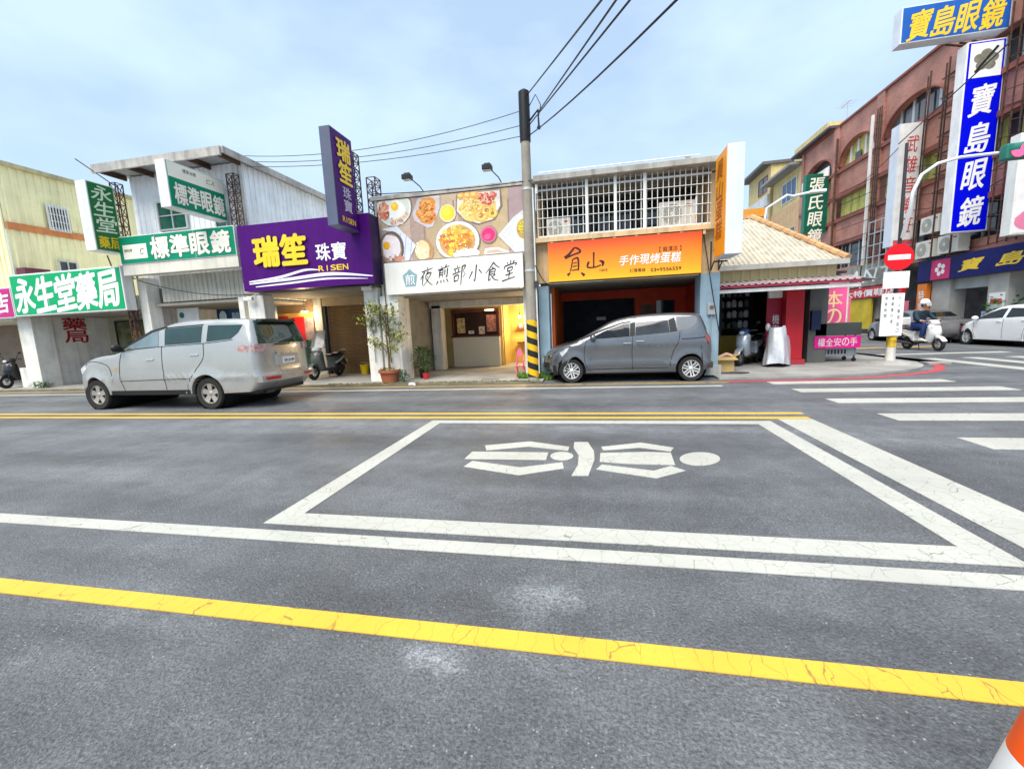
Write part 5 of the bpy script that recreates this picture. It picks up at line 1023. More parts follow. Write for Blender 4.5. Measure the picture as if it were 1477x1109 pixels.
# ================================================================ VEHICLES
def catmull(pl, n=4):
    return [tuple(p) for p in smoothpl(pl, n)]
def skin_cut(bm, D, xs, ys, zs, wd=2e-4):
    for co, no in [((x, 0, 0), (1, 0, 0)) for x in xs]+[((0, y, 0), (0, 1, 0)) for y in ys]+[((0, 0, z), (0, 0, 1)) for z in zs]:
        bmesh.ops.bisect_plane(bm, geom=bm.verts[:]+bm.edges[:]+bm.faces[:], plane_co=co, plane_no=no, dist=1e-5)
    bmesh.ops.remove_doubles(bm, verts=bm.verts[:], dist=wd)
    if D:
        for v in bm.verts: v.co = D(v.co)
    bmesh.ops.recalc_face_normals(bm, faces=bm.faces[:])
def bm_obj(bm, name, m, parent, ang=40, flat=False):
    me = bpy.data.meshes.new(name); bm.to_mesh(me); bm.free(); me.materials.append(m)
    if not flat:
        for p in me.polygons: p.use_smooth = True
        me.set_sharp_from_angle(angle=rad(ang))
    o = bpy.data.objects.new(name, me); COL.objects.link(o); o.parent = parent; ORG[o] = Vector(); return o
def frange(a, b, s):
    n = max(1, int(round((b-a)/s))); return [a+(b-a)*k/n for k in range(1, n)]
def pillow(name, pts, W, r, m, parent, D=None, rm=None, y0=0., step=(.14, .1), K=4, ang=40, yn=(0, .4, -.4, .75, -.75)):
    """closed side outline pts (x,z) made into a solid 2W wide with rounded flanks"""
    n = len(pts); P = [Vector(p) for p in pts]
    A = sum(P[i].x*P[(i+1) % n].y-P[(i+1) % n].x*P[i].y for i in range(n)); sg = 1 if A > 0 else -1
    nin = []
    for i in range(n):
        a = (P[i]-P[i-1]).normalized(); b = (P[(i+1) % n]-P[i]).normalized(); t = (a+b)
        t = t.normalized() if t.length > 1e-6 else a; nin.append(Vector((-t.y, t.x))*sg)
    bm = bmesh.new(); rings = {}
    for side in (1, -1):
        for k in range(K+1):
            th = pi/2*k/K; R_ = []
            for i in range(n):
                rr = r*(rm[i] if rm else 1.); q = P[i]+nin[i]*rr*(1-cos(th)); R_.append(bm.verts.new((q.x, side*(W-rr+rr*sin(th))+y0, q.y)))
            rings[side, k] = R_
    def bridge(A_, B_):
        for i in range(n):
            j = (i+1) % n; bm.faces.new((A_[i], A_[j], B_[j], B_[i]))
    for s in (1, -1):
        for k in range(K): bridge(rings[s, k], rings[s, k+1])
        bm.faces.new(rings[s, K])
    bridge(rings[1, 0], rings[-1, 0])
    bmesh.ops.remove_doubles(bm, verts=bm.verts[:], dist=2e-4)
    bmesh.ops.triangulate(bm, faces=[f for f in bm.faces if len(f.verts) > 4])
    xs = [p.x for p in P]; zs = [p.y for p in P]
    skin_cut(bm, D, frange(min(xs), max(xs), step[0]), [W*q+y0 for q in yn], frange(min(zs), max(zs), step[1]), .003 if W > .5 else 2e-4)
    return bm_obj(bm, name, m, parent, ang)
def panel(name, pts, yw, d, m, parent, D, both=True, step=.12, flat=False):
    out = []
    for s in ((1, -1) if both else (1,)):
        bm = bmesh.new(); vs = [bm.verts.new((x, s*yw, z)) for x, z in pts]; ws = [bm.verts.new((x, s*(yw+d), z)) for x, z in pts]; n = len(pts)
        bm.faces.new(vs); bm.faces.new(ws[::-1])
        for i in range(n): bm.faces.new((vs[i], ws[i], ws[(i+1) % n], vs[(i+1) % n]))
        bmesh.ops.triangulate(bm, faces=[f for f in bm.faces if len(f.verts) > 4])
        xs = [p[0] for p in pts]; zs = [p[1] for p in pts]
        skin_cut(bm, D, frange(min(xs), max(xs), step), [], frange(min(zs), max(zs), step*.7)); out.append(bm_obj(bm, name, m, parent, 35, flat))
    return out
def ribbon(name, lines, W, w, m, parent, D, both=True):
    for s, pl in [(s, catmull(q_, 6)) for s in ((1, -1) if both else (1,)) for q_ in lines]:
        b = MB()
        if 1:
            for i in range(len(pl)-1):
                a, c = Vector(pl[i]), Vector(pl[i+1]); t = (c-a).normalized(); q = Vector((-t.y, t.x))*w/2
                b.face([(a.x+q.x, s*(W+.004), a.y+q.y), (c.x+q.x, s*(W+.004), c.y+q.y), (c.x-q.x, s*(W+.004), c.y-q.y), (a.x-q.x, s*(W+.004), a.y-q.y)])
        b.v = [D(v) for v in b.v]; b.build(name, m, parent)
TYRE = mat('tyre_rubber', (.022, .021, .02), .75, var=.2, bump=.2, bs=60); RIM = mat('alloy_rim', (.55, .54, .52), .3, metal=.7, var=.08); RIMD = mat('rim_dark', (.03, .03, .03), .6)
def wheel(parent, x, y, R, w, spokes, rimm, side, rim_r=.62, spw=.05, name='wheel'):
    t = bpy.data.objects.new(name, None); COL.objects.link(t); t.parent = parent; t.location = (x, y, R); ORG[t] = Vector(); t.empty_display_size = .1
    h = w/2; rr = R*rim_r
    part('tyre', TYRE, t, lambda b: b.lathe([(rr, -h*.9), (R*.93, -h), (R*.985, -h*.75), (R, -h*.4), (R, h*.4), (R*.985, h*.75), (R*.93, h), (rr, h*.9), (rr, -h*.9)], 36, (0, 0, 0), 'Y', False), True)
    yo = side*h*.82
    part('rim_well', RIMD, t, lambda b: b.lathe([(rr*.99, yo*.2), (0, yo*.25)], 30, (0, 0, 0), 'Y'))
    def rm(b):
        b.lathe([(rr*1.02, yo*.4), (rr*1.03, yo), (rr*.93, yo*1.02), (rr*.90, yo*.6), (rr*1.02, yo*.4)], 36, (0, 0, 0), 'Y', False)
        b.lathe([(0, yo*.98), (rr*.16, yo*.98), (rr*.26, yo*.8), (rr*.26, yo*.4)], 20, (0, 0, 0), 'Y')
        for k in range(spokes):
            a = 2*pi*k/spokes+.3; u = Vector((cos(a), 0, sin(a))); v = Vector((-sin(a), 0, cos(a))); q = Vector((0, yo, 0))
            for a0_, a1_ in ([(-1, -.3), (.3, 1)] if spokes >= 6 else [(-1, 1)]):
                w0, w1 = spw*.75, spw*1.0
                b.poly([u*rr*.2+v*w0*a0_+q*.80, u*rr*.2+v*w0*a1_+q*.80, u*rr*.94+v*w1*a1_+q*.90, u*rr*.94+v*w1*a0_+q*.90], -q*.3)
    part('rim', rimm, t, rm, True)
    return t
def car_paint(name, col, metal=.6, rough=.28, dust=0.):
    return mat(name, col, rough, metal=metal, var=.05, vs=1.5, coat=.7, streak=dust, dirt=(.16, .13, .09))
GREYP = mat('grey_plastic', (.05, .05, .052), .6, var=.1); CHR = mat('chrome', (.7, .7, .7), .12, metal=1., var=0); TLR = mat('tail_red', (.42, .012, .015), .15, var=.1, spec=.8); HLG = mat('headlamp_clear', (.55, .57, .58), .08, var=.3, vs=9, spec=.9)
def car(name, label, cat, loc, rotz, S):
    t = thing(name, label, cat, loc, local=True, rotz=rotz)
    W, R, Ra, zb, belt = S['W'], S['R'], S['Ra'], S['zb'], S['belt']; xf, xr = S['xf'], S['xr']; ax = S['axles']
    def D(p):
        x, y, z = p; s = 1 if y >= 0 else -1; a = abs(y)/W
        yy = abs(y); yy -= a*S['tum']*max(0, z-belt)*(1+.5*max(0, z-belt)); yy *= 1-.025*((min(z, belt)-.75)/.5)**2
        f = min(1, max(0, (x-(xf-S.get('nl', .85)))/S.get('nl', .85))); r_ = min(1, max(0, ((xr+.55)-x)/.55))
        yy *= 1-.13*f**2-.05*r_**2
        x2 = x-S.get('sweep', .26)*a**2.6*f+S.get('rsweep', .09)*a**3*r_
        for xa in ax:
            d = sqrt((x-xa)**2+(z-R)**2)
            if d < Ra+.16: q_ = min(1, max(0, 1-(d-Ra)/.16)); yy += .024*a*q_*q_*(3-2*q_)
        if S.get('crease'):
            for zc, am, wd_ in S['crease']: yy += a*am*math.exp(-((z-zc)/wd_)**2)*(1-f)*(1-.5*r_)
        return Vector((x2, s*yy, z))
    top = catmull(S['top'], 4); low = []
    for xa in ax:       # from front to rear
        dx = sqrt(max(0, Ra**2-(zb-R)**2)); a0_ = math.atan2(zb-R, dx); a1_ = pi-a0_
        low += [(xa+Ra*cos(a0_+(a1_-a0_)*k/14), R+Ra*sin(a0_+(a1_-a0_)*k/14)) for k in range(15)]
    pts = top+low; rm = [min(1., .15+.85*min(i, len(top)-1-i)/3) for i in range(len(top))]+[.12]*len(low)
    pillow('body', pts, W, S.get('r', .10), S['paint'], t, D, rm)
    # floor and wheel wells
    bx('underbody', BLK, t, xr+.25, xf-.3, -W*.82, W*.82, zb-.04, zb+.2)
    for xa in ax:
        part('wheel_well', BLK, t, lambda b: b.lathe([(Ra-.005, -W*.93), (Ra-.005, W*.93)], 24, (xa, 0, R+.01), 'Y', False))
        for s in (1, -1): wheel(t, xa, s*(W-.115), R, .2, S['spokes'], S['rim'], s, S.get('rimr', .66), S.get('spw', .05))
    G_ = S['glass']
    for k, wp in enumerate(S['windows']):
        o1 = panel('window', wp, W, .007, S.get('glass_k', {}).get(k, G_), t, D)
        for o in o1: tag(o, None)
    for pl in S.get('trims', []): panel('window_trim', pl, W-.002, .005, BLK, t, D)
    def strip_on(name, x0, x1, inset, m, lift=.007, n=10, zmin=0.):
        sel = [p for p in top if min(x0, x1) <= p[0] <= max(x0, x1) and p[1] > zmin]
        vs = []; ny = 8
        for i, p in enumerate(sel):
            a = Vector(sel[max(0, i-1)]); c = Vector(sel[min(len(sel)-1, i+1)]); tt = (c-a).normalized(); q = Vector((-tt.y, tt.x)); q = q if q.y > 0 or abs(q.y) < .2 and q.x*(p[0]) > 0 else -q
            for j in range(ny+1): yv = -(W-inset)+2*(W-inset)*j/ny; vs.append(D(Vector((p[0]+q.x*lift, yv, p[1]+q.y*lift))))
        b = MB(); b.add(vs, [(i*(ny+1)+j, i*(ny+1)+j+1, (i+1)*(ny+1)+j+1, (i+1)*(ny+1)+j) for i in range(len(sel)-1) for j in range(ny)]); return b.build(name, m, t, True)
    strip_on('windshield', *S['ws'], S.get('wsi', .13), G_, zmin=.6)
    if 'rw' in S: strip_on('rear_window', *S['rw'], S.get('rwi', .12), S.get('rglass', G_), zmin=S.get('rwz', .9), lift=.012)
    ribbon('door_seam', S['seams'], W, .013, BLK, t, D)
    for hx, hz in S['handles']:
        for s in (1, -1):
            b = MB(); b.box(hx-.1, hx+.1, s*(W+.012)-.012, s*(W+.012)+.012, hz-.016, hz+.016); b.v = [D(v) for v in b.v]; b.build('door_handle', S.get('hm', CHR), t, bevel=.006)
    mx_, mz_ = S['mirror']
    for s in (1, -1):
        q = D(Vector((mx_, s*W, mz_))); b = MB(); b.ball((q.x-.02, q.y+s*.11, q.z+.04), (.075, .11, .085), 14, 9); m_ = b.build('mirror', S.get('mm', BLK), t, True)
        part('mirror_arm', BLK, m_, lambda b: b.tube([(q.x, q.y-s*.02, q.z-.03), (q.x-.01, q.y+s*.06, q.z)], .025, 6))
    for pl, m, nm in S['lamps']: panel(nm, pl, W-.01, .014, m, t, D, step=.06)
    for sp_ in S.get('ends', []):      # boxes that wrap round the ends: name, mat, x0,x1,y0,y1,z0,z1
        nm, m, x0, x1, y0, y1, z0, z1 = sp_; bm = bmesh.new(); b = MB().box(x0, x1, y0, y1, z0, z1); vs = [bm.verts.new(v) for v in b.v]
        for f in b.f: bm.faces.new([vs[i] for i in f])
        skin_cut(bm, D, [], frange(y0, y1, .15), []); bm_obj(bm, nm, m, t, 35)
    return t
# ---- silver people carrier on the far lane
SILV = car_paint('silver_paint', (.44, .44, .415), .6, .3)
VG = mat('van_green_glass', (.006, .03, .025), .03, metal=.0, var=.3, vs=2.5, spec=.9)
van = dict(W=.865, R=.338, Ra=.405, zb=.34, belt=1.34, xf=2.48, xr=-2.60, axles=(1.74, -1.28), tum=.23, r=.085, sweep=.22, rsweep=.10, paint=SILV, crease=((.68, .018, .04),), spokes=5, rim=mat('dusty_alloy', (.42, .40, .36), .4, metal=.5, var=.2), rimr=.64, spw=.06, glass=VG, glass_k={0: mat('van_sky_pale_glass', (.22, .28, .29), .03, metal=.5, var=.2)},  # front pane paler than the others, bright sky reflection partly painted into its colour
    top=[(-2.36, .36), (-2.54, .50), (-2.60, .62), (-2.56, .78), (-2.55, 1.05), (-2.54, 1.34), (-2.46, 1.60), (-2.38, 1.80), (-2.24, 1.87), (-1.6, 1.89), (-.8, 1.885), (-.35, 1.83), (.2, 1.64), (.7, 1.40), (1.08, 1.245), (1.5, 1.20), (2.0, 1.10), (2.30, .95), (2.43, .76), (2.48, .55), (2.43, .40), (2.32, .34)],
    windows=[[(.80, 1.335), (.55, 1.335), (-.14, 1.385), (-.10, 1.70), (.05, 1.66), (.45, 1.49)], [(-.30, 1.395), (-1.22, 1.42), (-1.22, 1.765), (-.26, 1.735)], [(-1.36, 1.43), (-1.95, 1.47), (-2.14, 1.60), (-2.24, 1.75), (-1.36, 1.77)]],
    trims=[[(1.28, .335), (-.84, .335), (-.84, .43), (1.28, .43)], [(.86, 1.325), (.50, 1.47), (.05, 1.675), (-.3, 1.765), (-.3, 1.80), (.1, 1.72), (.6, 1.475), (.95, 1.325)], [(-.28, 1.742), (-1.24, 1.774), (-1.24, 1.80), (-.28, 1.768)]],
    seams=[[(.86, 1.30), (.95, 1.0), (.98, .7), (.9, .42)], [(-.22, 1.38), (-.2, 1.0), (-.22, .42)], [(-1.28, 1.40), (-1.26, 1.1), (-1.0, .8), (-.80, .55), (-.78, .42)], [(.98, .64), (-.2, .66), (-.85, .67)], [(.98, 1.305), (-.2, 1.365), (-1.3, 1.40), (-2.0, 1.45)], [(2.1, 1.0), (1.75, 1.1), (1.3, 1.0), (1.2, .75)]],
    handles=[(.12, 1.10), (-1.04, 1.17)], mirror=(.86, 1.33), ws=(.16, 1.02), rw=(-2.55, -2.36), rwz=1.33, rwi=.12,
    lamps=[([(2.38, .93), (2.05, 1.04), (2.05, .93), (2.34, .80)], HLG, 'headlight'), ([(-2.28, 1.34), (-2.10, 1.30), (-2.12, 1.22), (-2.40, 1.18), (-2.45, 1.3)], mat('clear_tail', (.38, .24, .23), .12, var=.5, vs=14), 'tail_light'), ([(1.12, .93), (1.04, .94), (1.04, .90), (1.12, .89)], mat('amber', (.6, .3, .05), .2), 'side_lamp')],
    ends=[('rear_bumper_lip', SILV, -2.680, -2.530, -.84, .84, .55, .68), ('tail_light', mat('clear_tail', (.55, .42, .42)), -2.580, -2.480, -.86, -.62, 1.18, 1.34), ('tail_light', mat('clear_tail', (.55, .42, .42)), -2.580, -2.480, .62, .86, 1.18, 1.34), ('reflector', TLR, -2.695, -2.680, .40, .76, .59, .65), ('reflector', TLR, -2.695, -2.680, -.76, -.40, .59, .65),
          ('plate_recess', mat('silver_shadow', (.36, .37, .38), .4, metal=.3), -2.595, -2.540, -.36, .36, .86, 1.10), ('plate_handle', SILV, -2.615, -2.580, -.32, .32, 1.10, 1.14), ('number_plate', mat('plate_white', (.75, .75, .74), .4, var=.1, vs=20), -2.610, -2.594, -.19, .19, .89, 1.03), ('roof_spoiler', BLK, -2.50, -2.36, -.64, .64, 1.80, 1.86), ('wiper', BLK, -2.600, -2.570, -.1, .35, 1.30, 1.33), ('exhaust', GREYP, -2.4, -2.2, .3, .5, .28, .34)])
vt = car('people_carrier', 'dusty silver people carrier driving left on the far lane', 'car', (-9.3, 8.17, 0), pi, van)
letters(vt, '5812-RF', INK, (-2.612, .16, .92), -Y_, Z_, .32, .08, bold=.02, gap=.2)
# ---- dark grey compact people carrier parked before the bakery
DGP = car_paint('dark_grey_paint', (.17, .178, .19), .75, .24); PG = mat('pale_tinted_glass', (.012, .013, .015), .04, var=.3, spec=.4)
sie = dict(W=.845, R=.300, Ra=.355, zb=.235, belt=1.08, xf=2.16, xr=-1.99, axles=(1.38, -1.44), tum=.30, r=.12, sweep=.42, nl=1.0, rsweep=.12, paint=DGP, spokes=6, rim=mat('bright_alloy', (.70, .70, .69), .25, metal=.5, var=.05), rimr=.68, spw=.05, glass=PG, crease=((.93, .020, .07), (.42, .022, .06)),
    top=[(-1.80, .25), (-1.96, .36), (-1.99, .60), (-1.97, .95), (-1.88, 1.12), (-1.78, 1.38), (-1.68, 1.575), (-1.55, 1.61), (-1.1, 1.64), (-.6, 1.635), (-.1, 1.60), (.35, 1.51), (.80, 1.29), (1.25, 1.06), (1.62, .965), (1.92, .86), (2.08, .72), (2.14, .56), (2.15, .38), (2.08, .25)],
    windows=[[(.95, 1.085), (.5, 1.095), (-.02, 1.12), (-.04, 1.42), (.12, 1.41), (.55, 1.27)], [(-.16, 1.13), (-.95, 1.18), (-.92, 1.465), (-.18, 1.44)], [(-1.16, 1.20), (-1.35, 1.22), (-1.55, 1.33), (-1.62, 1.45), (-1.58, 1.53), (-1.10, 1.54)]],
    glass_k={1: mat('reflecting_glass', (.03, .032, .034), .04, var=.6, vs=2.5, spec=.7), 2: mat('smoked_glass', (.16, .17, .18), .08, var=.15)},
    trims=[[(1.12, 1.075), (.55, 1.29), (.12, 1.43), (-.06, 1.445), (-.06, 1.475), (.15, 1.455), (.62, 1.31), (1.2, 1.075)], [(-.03, 1.115), (-.15, 1.12), (-.17, 1.45), (-.05, 1.43)], [(-.96, 1.18), (-1.12, 1.20), (-1.07, 1.53), (-.93, 1.47)]],
    seams=[[(1.0, 1.06), (1.06, .8), (1.04, .5), (.95, .30)], [(-.10, 1.10), (-.08, .7), (-.10, .30)], [(-1.18, 1.18), (-1.14, .95), (-1.02, .7), (-.96, .42), (-.98, .30)], [(.95, .33), (-.1, .34), (-.95, .33)], [(-1.22, 1.015), (-1.5, 1.022), (-1.84, 1.04)], [(-1.22, 1.008), (-1.5, 1.014), (-1.84, 1.03)], [(1.95, .80), (1.7, .90), (1.5, .92)]],
    handles=[(.03, .945), (-.27, .985)], hm=DGP, mirror=(.86, 1.08), mm=DGP, ws=(.42, 1.22), rw=(-1.86, -1.70), rwz=1.15, rwi=.16,
    lamps=[([(2.02, .76), (1.78, .87), (1.62, .90), (1.72, .80), (1.95, .66)], HLG, 'headlight'), ([(-1.80, 1.06), (-1.87, 1.10), (-1.97, .98), (-1.95, .86), (-1.90, .94)], mat('dim_tail', (.25, .06, .06), .15, var=.3), 'tail_light'), ([(2.10, .50), (1.98, .58), (1.93, .40), (2.03, .32)], BLK, 'bumper_vent')],
    ends=[('grille', BLK, 2.10, 2.17, -.6, .6, .36, .50), ('number_plate', WL, 2.17, 2.185, -.17, .17, .46, .58), ('chrome_strip', CHR, 2.09, 2.15, -.66, .66, .66, .685), ('rear_bumper', GREYP, -2.03, -1.90, -.8, .8, .30, .42)])
car('compact_people_carrier', 'dark grey compact people carrier parked in front of the bakery', 'car', (.82, 11.30, 0), pi, sie)
# ---- white hatchback and grey saloon along the side street
WHP = car_paint('white_car_paint', (.80, .81, .82), .0, .25)
wcar = dict(W=.85, R=.29, Ra=.345, zb=.22, belt=.98, xf=2.1, xr=-2.1, axles=(1.32, -1.28), tum=.34, r=.12, sweep=.40, nl=1.0, paint=WHP, spokes=6, rim=mat('bright_alloy', (.7, .7, .69)), rimr=.66, spw=.045, glass=PG,
    top=[(-1.95, .24), (-2.08, .35), (-2.1, .60), (-2.05, .92), (-1.90, 1.15), (-1.6, 1.36), (-1.1, 1.45), (-.5, 1.48), (.1, 1.44), (.55, 1.27), (1.05, .98), (1.5, .88), (1.85, .74), (2.04, .58), (2.1, .42), (2.05, .24)],
    windows=[[(.92, .985), (-.12, 1.03), (-.14, 1.36), (.1, 1.35), (.45, 1.23)], [(-.24, 1.035), (-1.05, 1.07), (-1.2, 1.2), (-1.1, 1.33), (-.26, 1.37)]], seams=[[(1.0, .96), (1.0, .6), (.9, .28)], [(-.18, 1.02), (-.16, .28)], [(-1.1, 1.05), (-.95, .6), (-.92, .28)]],
    handles=[(-.02, .90), (-.95, .93)], hm=WHP, mirror=(.85, .99), mm=WHP, ws=(.28, 1.0), rw=(-2.0, -1.62), rwz=1.0, lamps=[([(2.0, .64), (1.7, .78), (1.6, .78), (1.85, .60)], HLG, 'headlight'), ([(-2.0, .95), (-1.8, 1.05), (-1.85, .8), (-2.05, .75)], TLR, 'tail_light')], ends=[('grille', BLK, 2.05, 2.11, -.5, .5, .3, .42)])
car('white_hatchback', 'white hatchback parked by the navy optician sign at the right edge', 'car', (15.25, 18.35, 0), pi/2, wcar)
gcar = dict(wcar); gcar.update(paint=car_paint('mid_grey_paint', (.22, .22, .22), .5, .3), xf=2.25, xr=-2.25, axles=(1.4, -1.35), hm=CHR, mm=BLK,
    top=[(-2.1, .26), (-2.23, .4), (-2.25, .70), (-2.18, .95), (-1.6, 1.03), (-1.0, 1.36), (-.4, 1.44), (.1, 1.42), (.55, 1.24), (1.05, .98), (1.6, .90), (2.0, .78), (2.2, .58), (2.25, .42), (2.2, .26)], lamps=[([(2.12, .66), (1.85, .78), (1.75, .76), (1.98, .60)], HLG, 'headlight'), ([(-2.1, .92), (-1.9, .95), (-1.95, .8), (-2.2, .75)], TLR, 'tail_light')], windows=[[(.92, .985), (-.12, 1.03), (-.14, 1.34), (.1, 1.33), (.45, 1.21)], [(-.24, 1.035), (-1.05, 1.05), (-.95, 1.25), (-.5, 1.35), (-.26, 1.35)]], rw=(-1.55, -1.05), rwz=1.05, ends=[])
car('grey_saloon', 'grey saloon standing on the side street behind the no entry post', 'car', (14.45, 22.6, 0), pi/2, gcar)
# ================================================================ SCOOTERS
def scooter(label, loc, rotz, body, accent, seatm=None, ws=False, lean=.0, grp=None, name='motor_scooter', steer=0.):
    t = thing(name, label, 'scooter', loc, grp, local=True, rotz=rotz); t.rotation_euler = (lean, 0, rotz); seatm = seatm or BLK
    R = .235
    def wh(x, nm):
        w_ = bpy.data.objects.new(nm, None); COL.objects.link(w_); w_.parent = t; w_.location = (x, 0, R); ORG[w_] = Vector(); w_.empty_display_size = .1
        part('tyre', TYRE, w_, lambda b: b.lathe([(.13, -.045), (.2, -.055), (R, -.02), (R, .02), (.2, .055), (.13, .045), (.13, -.045)], 24, (0, 0, 0), 'Y', False), True)
        part('rim', RIM, w_, lambda b: (b.lathe([(.135, -.03), (.135, .03), (.11, .03), (.11, -.03), (.135, -.03)], 24, (0, 0, 0), 'Y', False), b.lathe([(.04, -.05), (.04, .05)], 12, (0, 0, 0), 'Y'), [b.box(-.012, .012, -.02, .02, .03, .12) if k == 0 else b.poly([(.03*cos(a)-.012*sin(a), -.02, .03*sin(a)+.012*cos(a)), (.12*cos(a)-.012*sin(a), -.02, .12*sin(a)+.012*cos(a)), (.12*cos(a)+.012*sin(a), -.02, .12*sin(a)-.012*cos(a)), (.03*cos(a)+.012*sin(a), -.02, .03*sin(a)-.012*cos(a))], (0, .04, 0)) for k, a in enumerate([0, 1.25, 2.5, 3.75, 5.0])]))
    wh(.64, 'front_wheel'); wh(-.60, 'rear_wheel')
    part('fork', GREYP, t, lambda b: [b.tube([(.64, s*.075, R), (.56, s*.075, .52), (.50, s*.03, .66)], .02, 7) for s in (1, -1)])
    pillow('front_fender', catmull([(.46, .40), (.52, .50), (.64, .52), (.78, .46), (.86, .34), (.80, .36), (.68, .45), (.56, .44)], 2), .085, .03, body, t, None, step=(.1, .1))
    pillow('leg_shield', catmull([(.34, .28), (.40, .50), (.46, .72), (.44, .88), (.50, .92), (.58, .80), (.62, .62), (.56, .46), (.44, .28)], 3), .19, .07, body, t, lambda p: Vector((p.x-.10*(abs(p.y)/.19)**2, p.y*(1-.35*max(0, .6-p.z)), p.z)), step=(.08, .08))
    pillow('inner_shield', catmull([(.30, .30), (.34, .55), (.38, .84), (.43, .86), (.39, .55), (.36, .3)], 2), .16, .02, GREYP, t, lambda p: Vector((p.x-.10*(abs(p.y)/.19)**2, p.y, p.z)), step=(.1, .1))
    pillow('floor_board', [(-.18, .25), (-.18, .33), (.38, .33), (.42, .25)], .16, .03, GREYP, t, None, step=(.2, .1))
    pillow('rear_body', catmull([(-.16, .30), (-.20, .52), (-.16, .68), (-.45, .70), (-.80, .76), (-.86, .70), (-.66, .50), (-.45, .46), (-.30, .32)], 3), .15, .06, body, t, lambda p: Vector((p.x, p.y*(1-.25*max(0, -p.x-.4)), p.z)), step=(.1, .08))
    pillow('side_trim', catmull([(-.22, .50), (-.5, .57), (-.78, .70), (-.74, .62), (-.5, .50), (-.3, .44)], 2), .158, .02, accent, t, lambda p: Vector((p.x, p.y*(1-.25*max(0, -p.x-.4)), p.z)), step=(.1, .1))
    pillow('seat', catmull([(-.14, .69), (-.12, .75), (-.30, .79), (-.46, .77), (-.56, .82), (-.82, .85), (-.84, .79), (-.5, .71)], 3), .135, .05, seatm, t, None, step=(.1, .06))
    pillow('engine', catmull([(-.20, .22), (-.24, .36), (-.62, .40), (-.76, .30), (-.70, .18), (-.4, .15)], 2), .10, .04, DKFR, t, None, y0=.06, step=(.15, .1))
    pillow('headlight_cowl', catmull([(.36, .90), (.34, 1.02), (.42, 1.07), (.54, 1.00), (.57, .92), (.48, .88)], 3), .13, .05, accent, t, lambda p: Vector((p.x-.07*(abs(p.y)/.13)**2, p.y, p.z)), step=(.07, .07))
    part('headlight', HLG, t, lambda b: b.ball((.545, 0, .95), (.03, .075, .05), 12, 8), True)
    part('handlebar', BLK, t, lambda b: b.tube([(.30, -.33, 1.02), (.40, -.16, 1.01), (.42, 0, 1.0), (.40, .16, 1.01), (.30, .33, 1.02)], .016, 7))
    for s in (1, -1):
        mr2 = part('mirror', BLK, t, lambda b: b.ball((.36, s*.36, 1.24), (.02, .06, .04), 10, 7), True); part('mirror_stalk', BLK, mr2, lambda b: b.tube([(.36, s*.2, 1.02), (.38, s*.30, 1.15), (.36, s*.36, 1.22)], .008, 5))
        part('indicator', mat('amber', (.6, .3, .05)), t, lambda b: b.ball((.50, s*.14, .80), (.025, .03, .03), 8, 6), True)
    part('tail_light', TLR, t, lambda b: b.ball((-.85, 0, .70), (.04, .10, .04), 10, 7), True)
    part('exhaust', GREYP, t, lambda b: b.tube([(-.30, -.12, .22), (-.5, -.15, .25), (-.85, -.16, .30)], [.025, .05, .05], 8), True)
    pillow('rear_fender', catmull([(-.70, .50), (-.86, .60), (-1.0, .40), (-.96, .38), (-.86, .52), (-.72, .46)], 2), .07, .015, GREYP, t, None, step=(.2, .2))
    bx('number_plate', mat('plate_white', (.75, .75, .74)), t, -.985, -.975, -.1, .1, .42, .52)
    part('grab_rail', ALU, t, lambda b: b.tube([(-.62, .14, .80), (-.92, .12, .86), (-.95, 0, .87), (-.92, -.12, .86), (-.62, -.14, .80)], .012, 6)); part('stand', DKFR, t, lambda b: (b.tube([(-.25, .1, .2), (-.3, .16, .01)], .012, 5), b.tube([(-.25, -.1, .2), (-.3, -.16, .01)], .012, 5)))
    if ws:
        sc2 = mat('clear_screen', (.6, .58, .55), .1, var=.2, trans=.6); n_ = 6
        part('windscreen', sc2, t, lambda b: [b.poly([(.52-.25*v0-.12*abs(y0), y0*(.24-.05*v0**3), 1.0+.55*v0), (.52-.25*v0-.12*abs(y1), y1*(.24-.05*v0**3), 1.0+.55*v0), (.52-.25*v1-.12*abs(y1), y1*(.24-.05*v1**3), 1.0+.55*v1), (.52-.25*v1-.12*abs(y0), y0*(.24-.05*v1**3), 1.0+.55*v1)], (.004, 0, .002)) for v0, v1 in ((0, .33), (.33, .66), (.66, 1)) for y0, y1 in [(-1+2*k/n_, -1+2*(k+1)/n_) for k in range(n_)]])
        part('windscreen_stay', ALU, t, lambda b: [b.tube([(.40, s*.1, 1.0), (.42, s*.12, 1.2)], .008, 5) for s in (1, -1)])
    return t
SW = mat('scooter_white', (.70, .70, .68), .25, coat=.5, var=.05); SGy = mat('scooter_grey_green', (.10, .12, .11), .3, coat=.5, var=.05); SBl = mat('scooter_blue', (.03, .07, .17), .25, coat=.6, var=.05); SSil = mat('scooter_silver', (.48, .54, .60), .25, metal=.4, coat=.5, var=.05)
scooter('grey scooter with tall clear windscreen parked before the brown shutter', (-8.72, 12.35, PZ), -pi/2-.05, SGy, SW, mat('navy_seat', (.015, .013, .03), .5), ws=True, lean=.0)
scooter('silver and blue scooter parked inside the corner shop', (4.55, 13.6, PZ), -pi/2-.7, SSil, SBl)
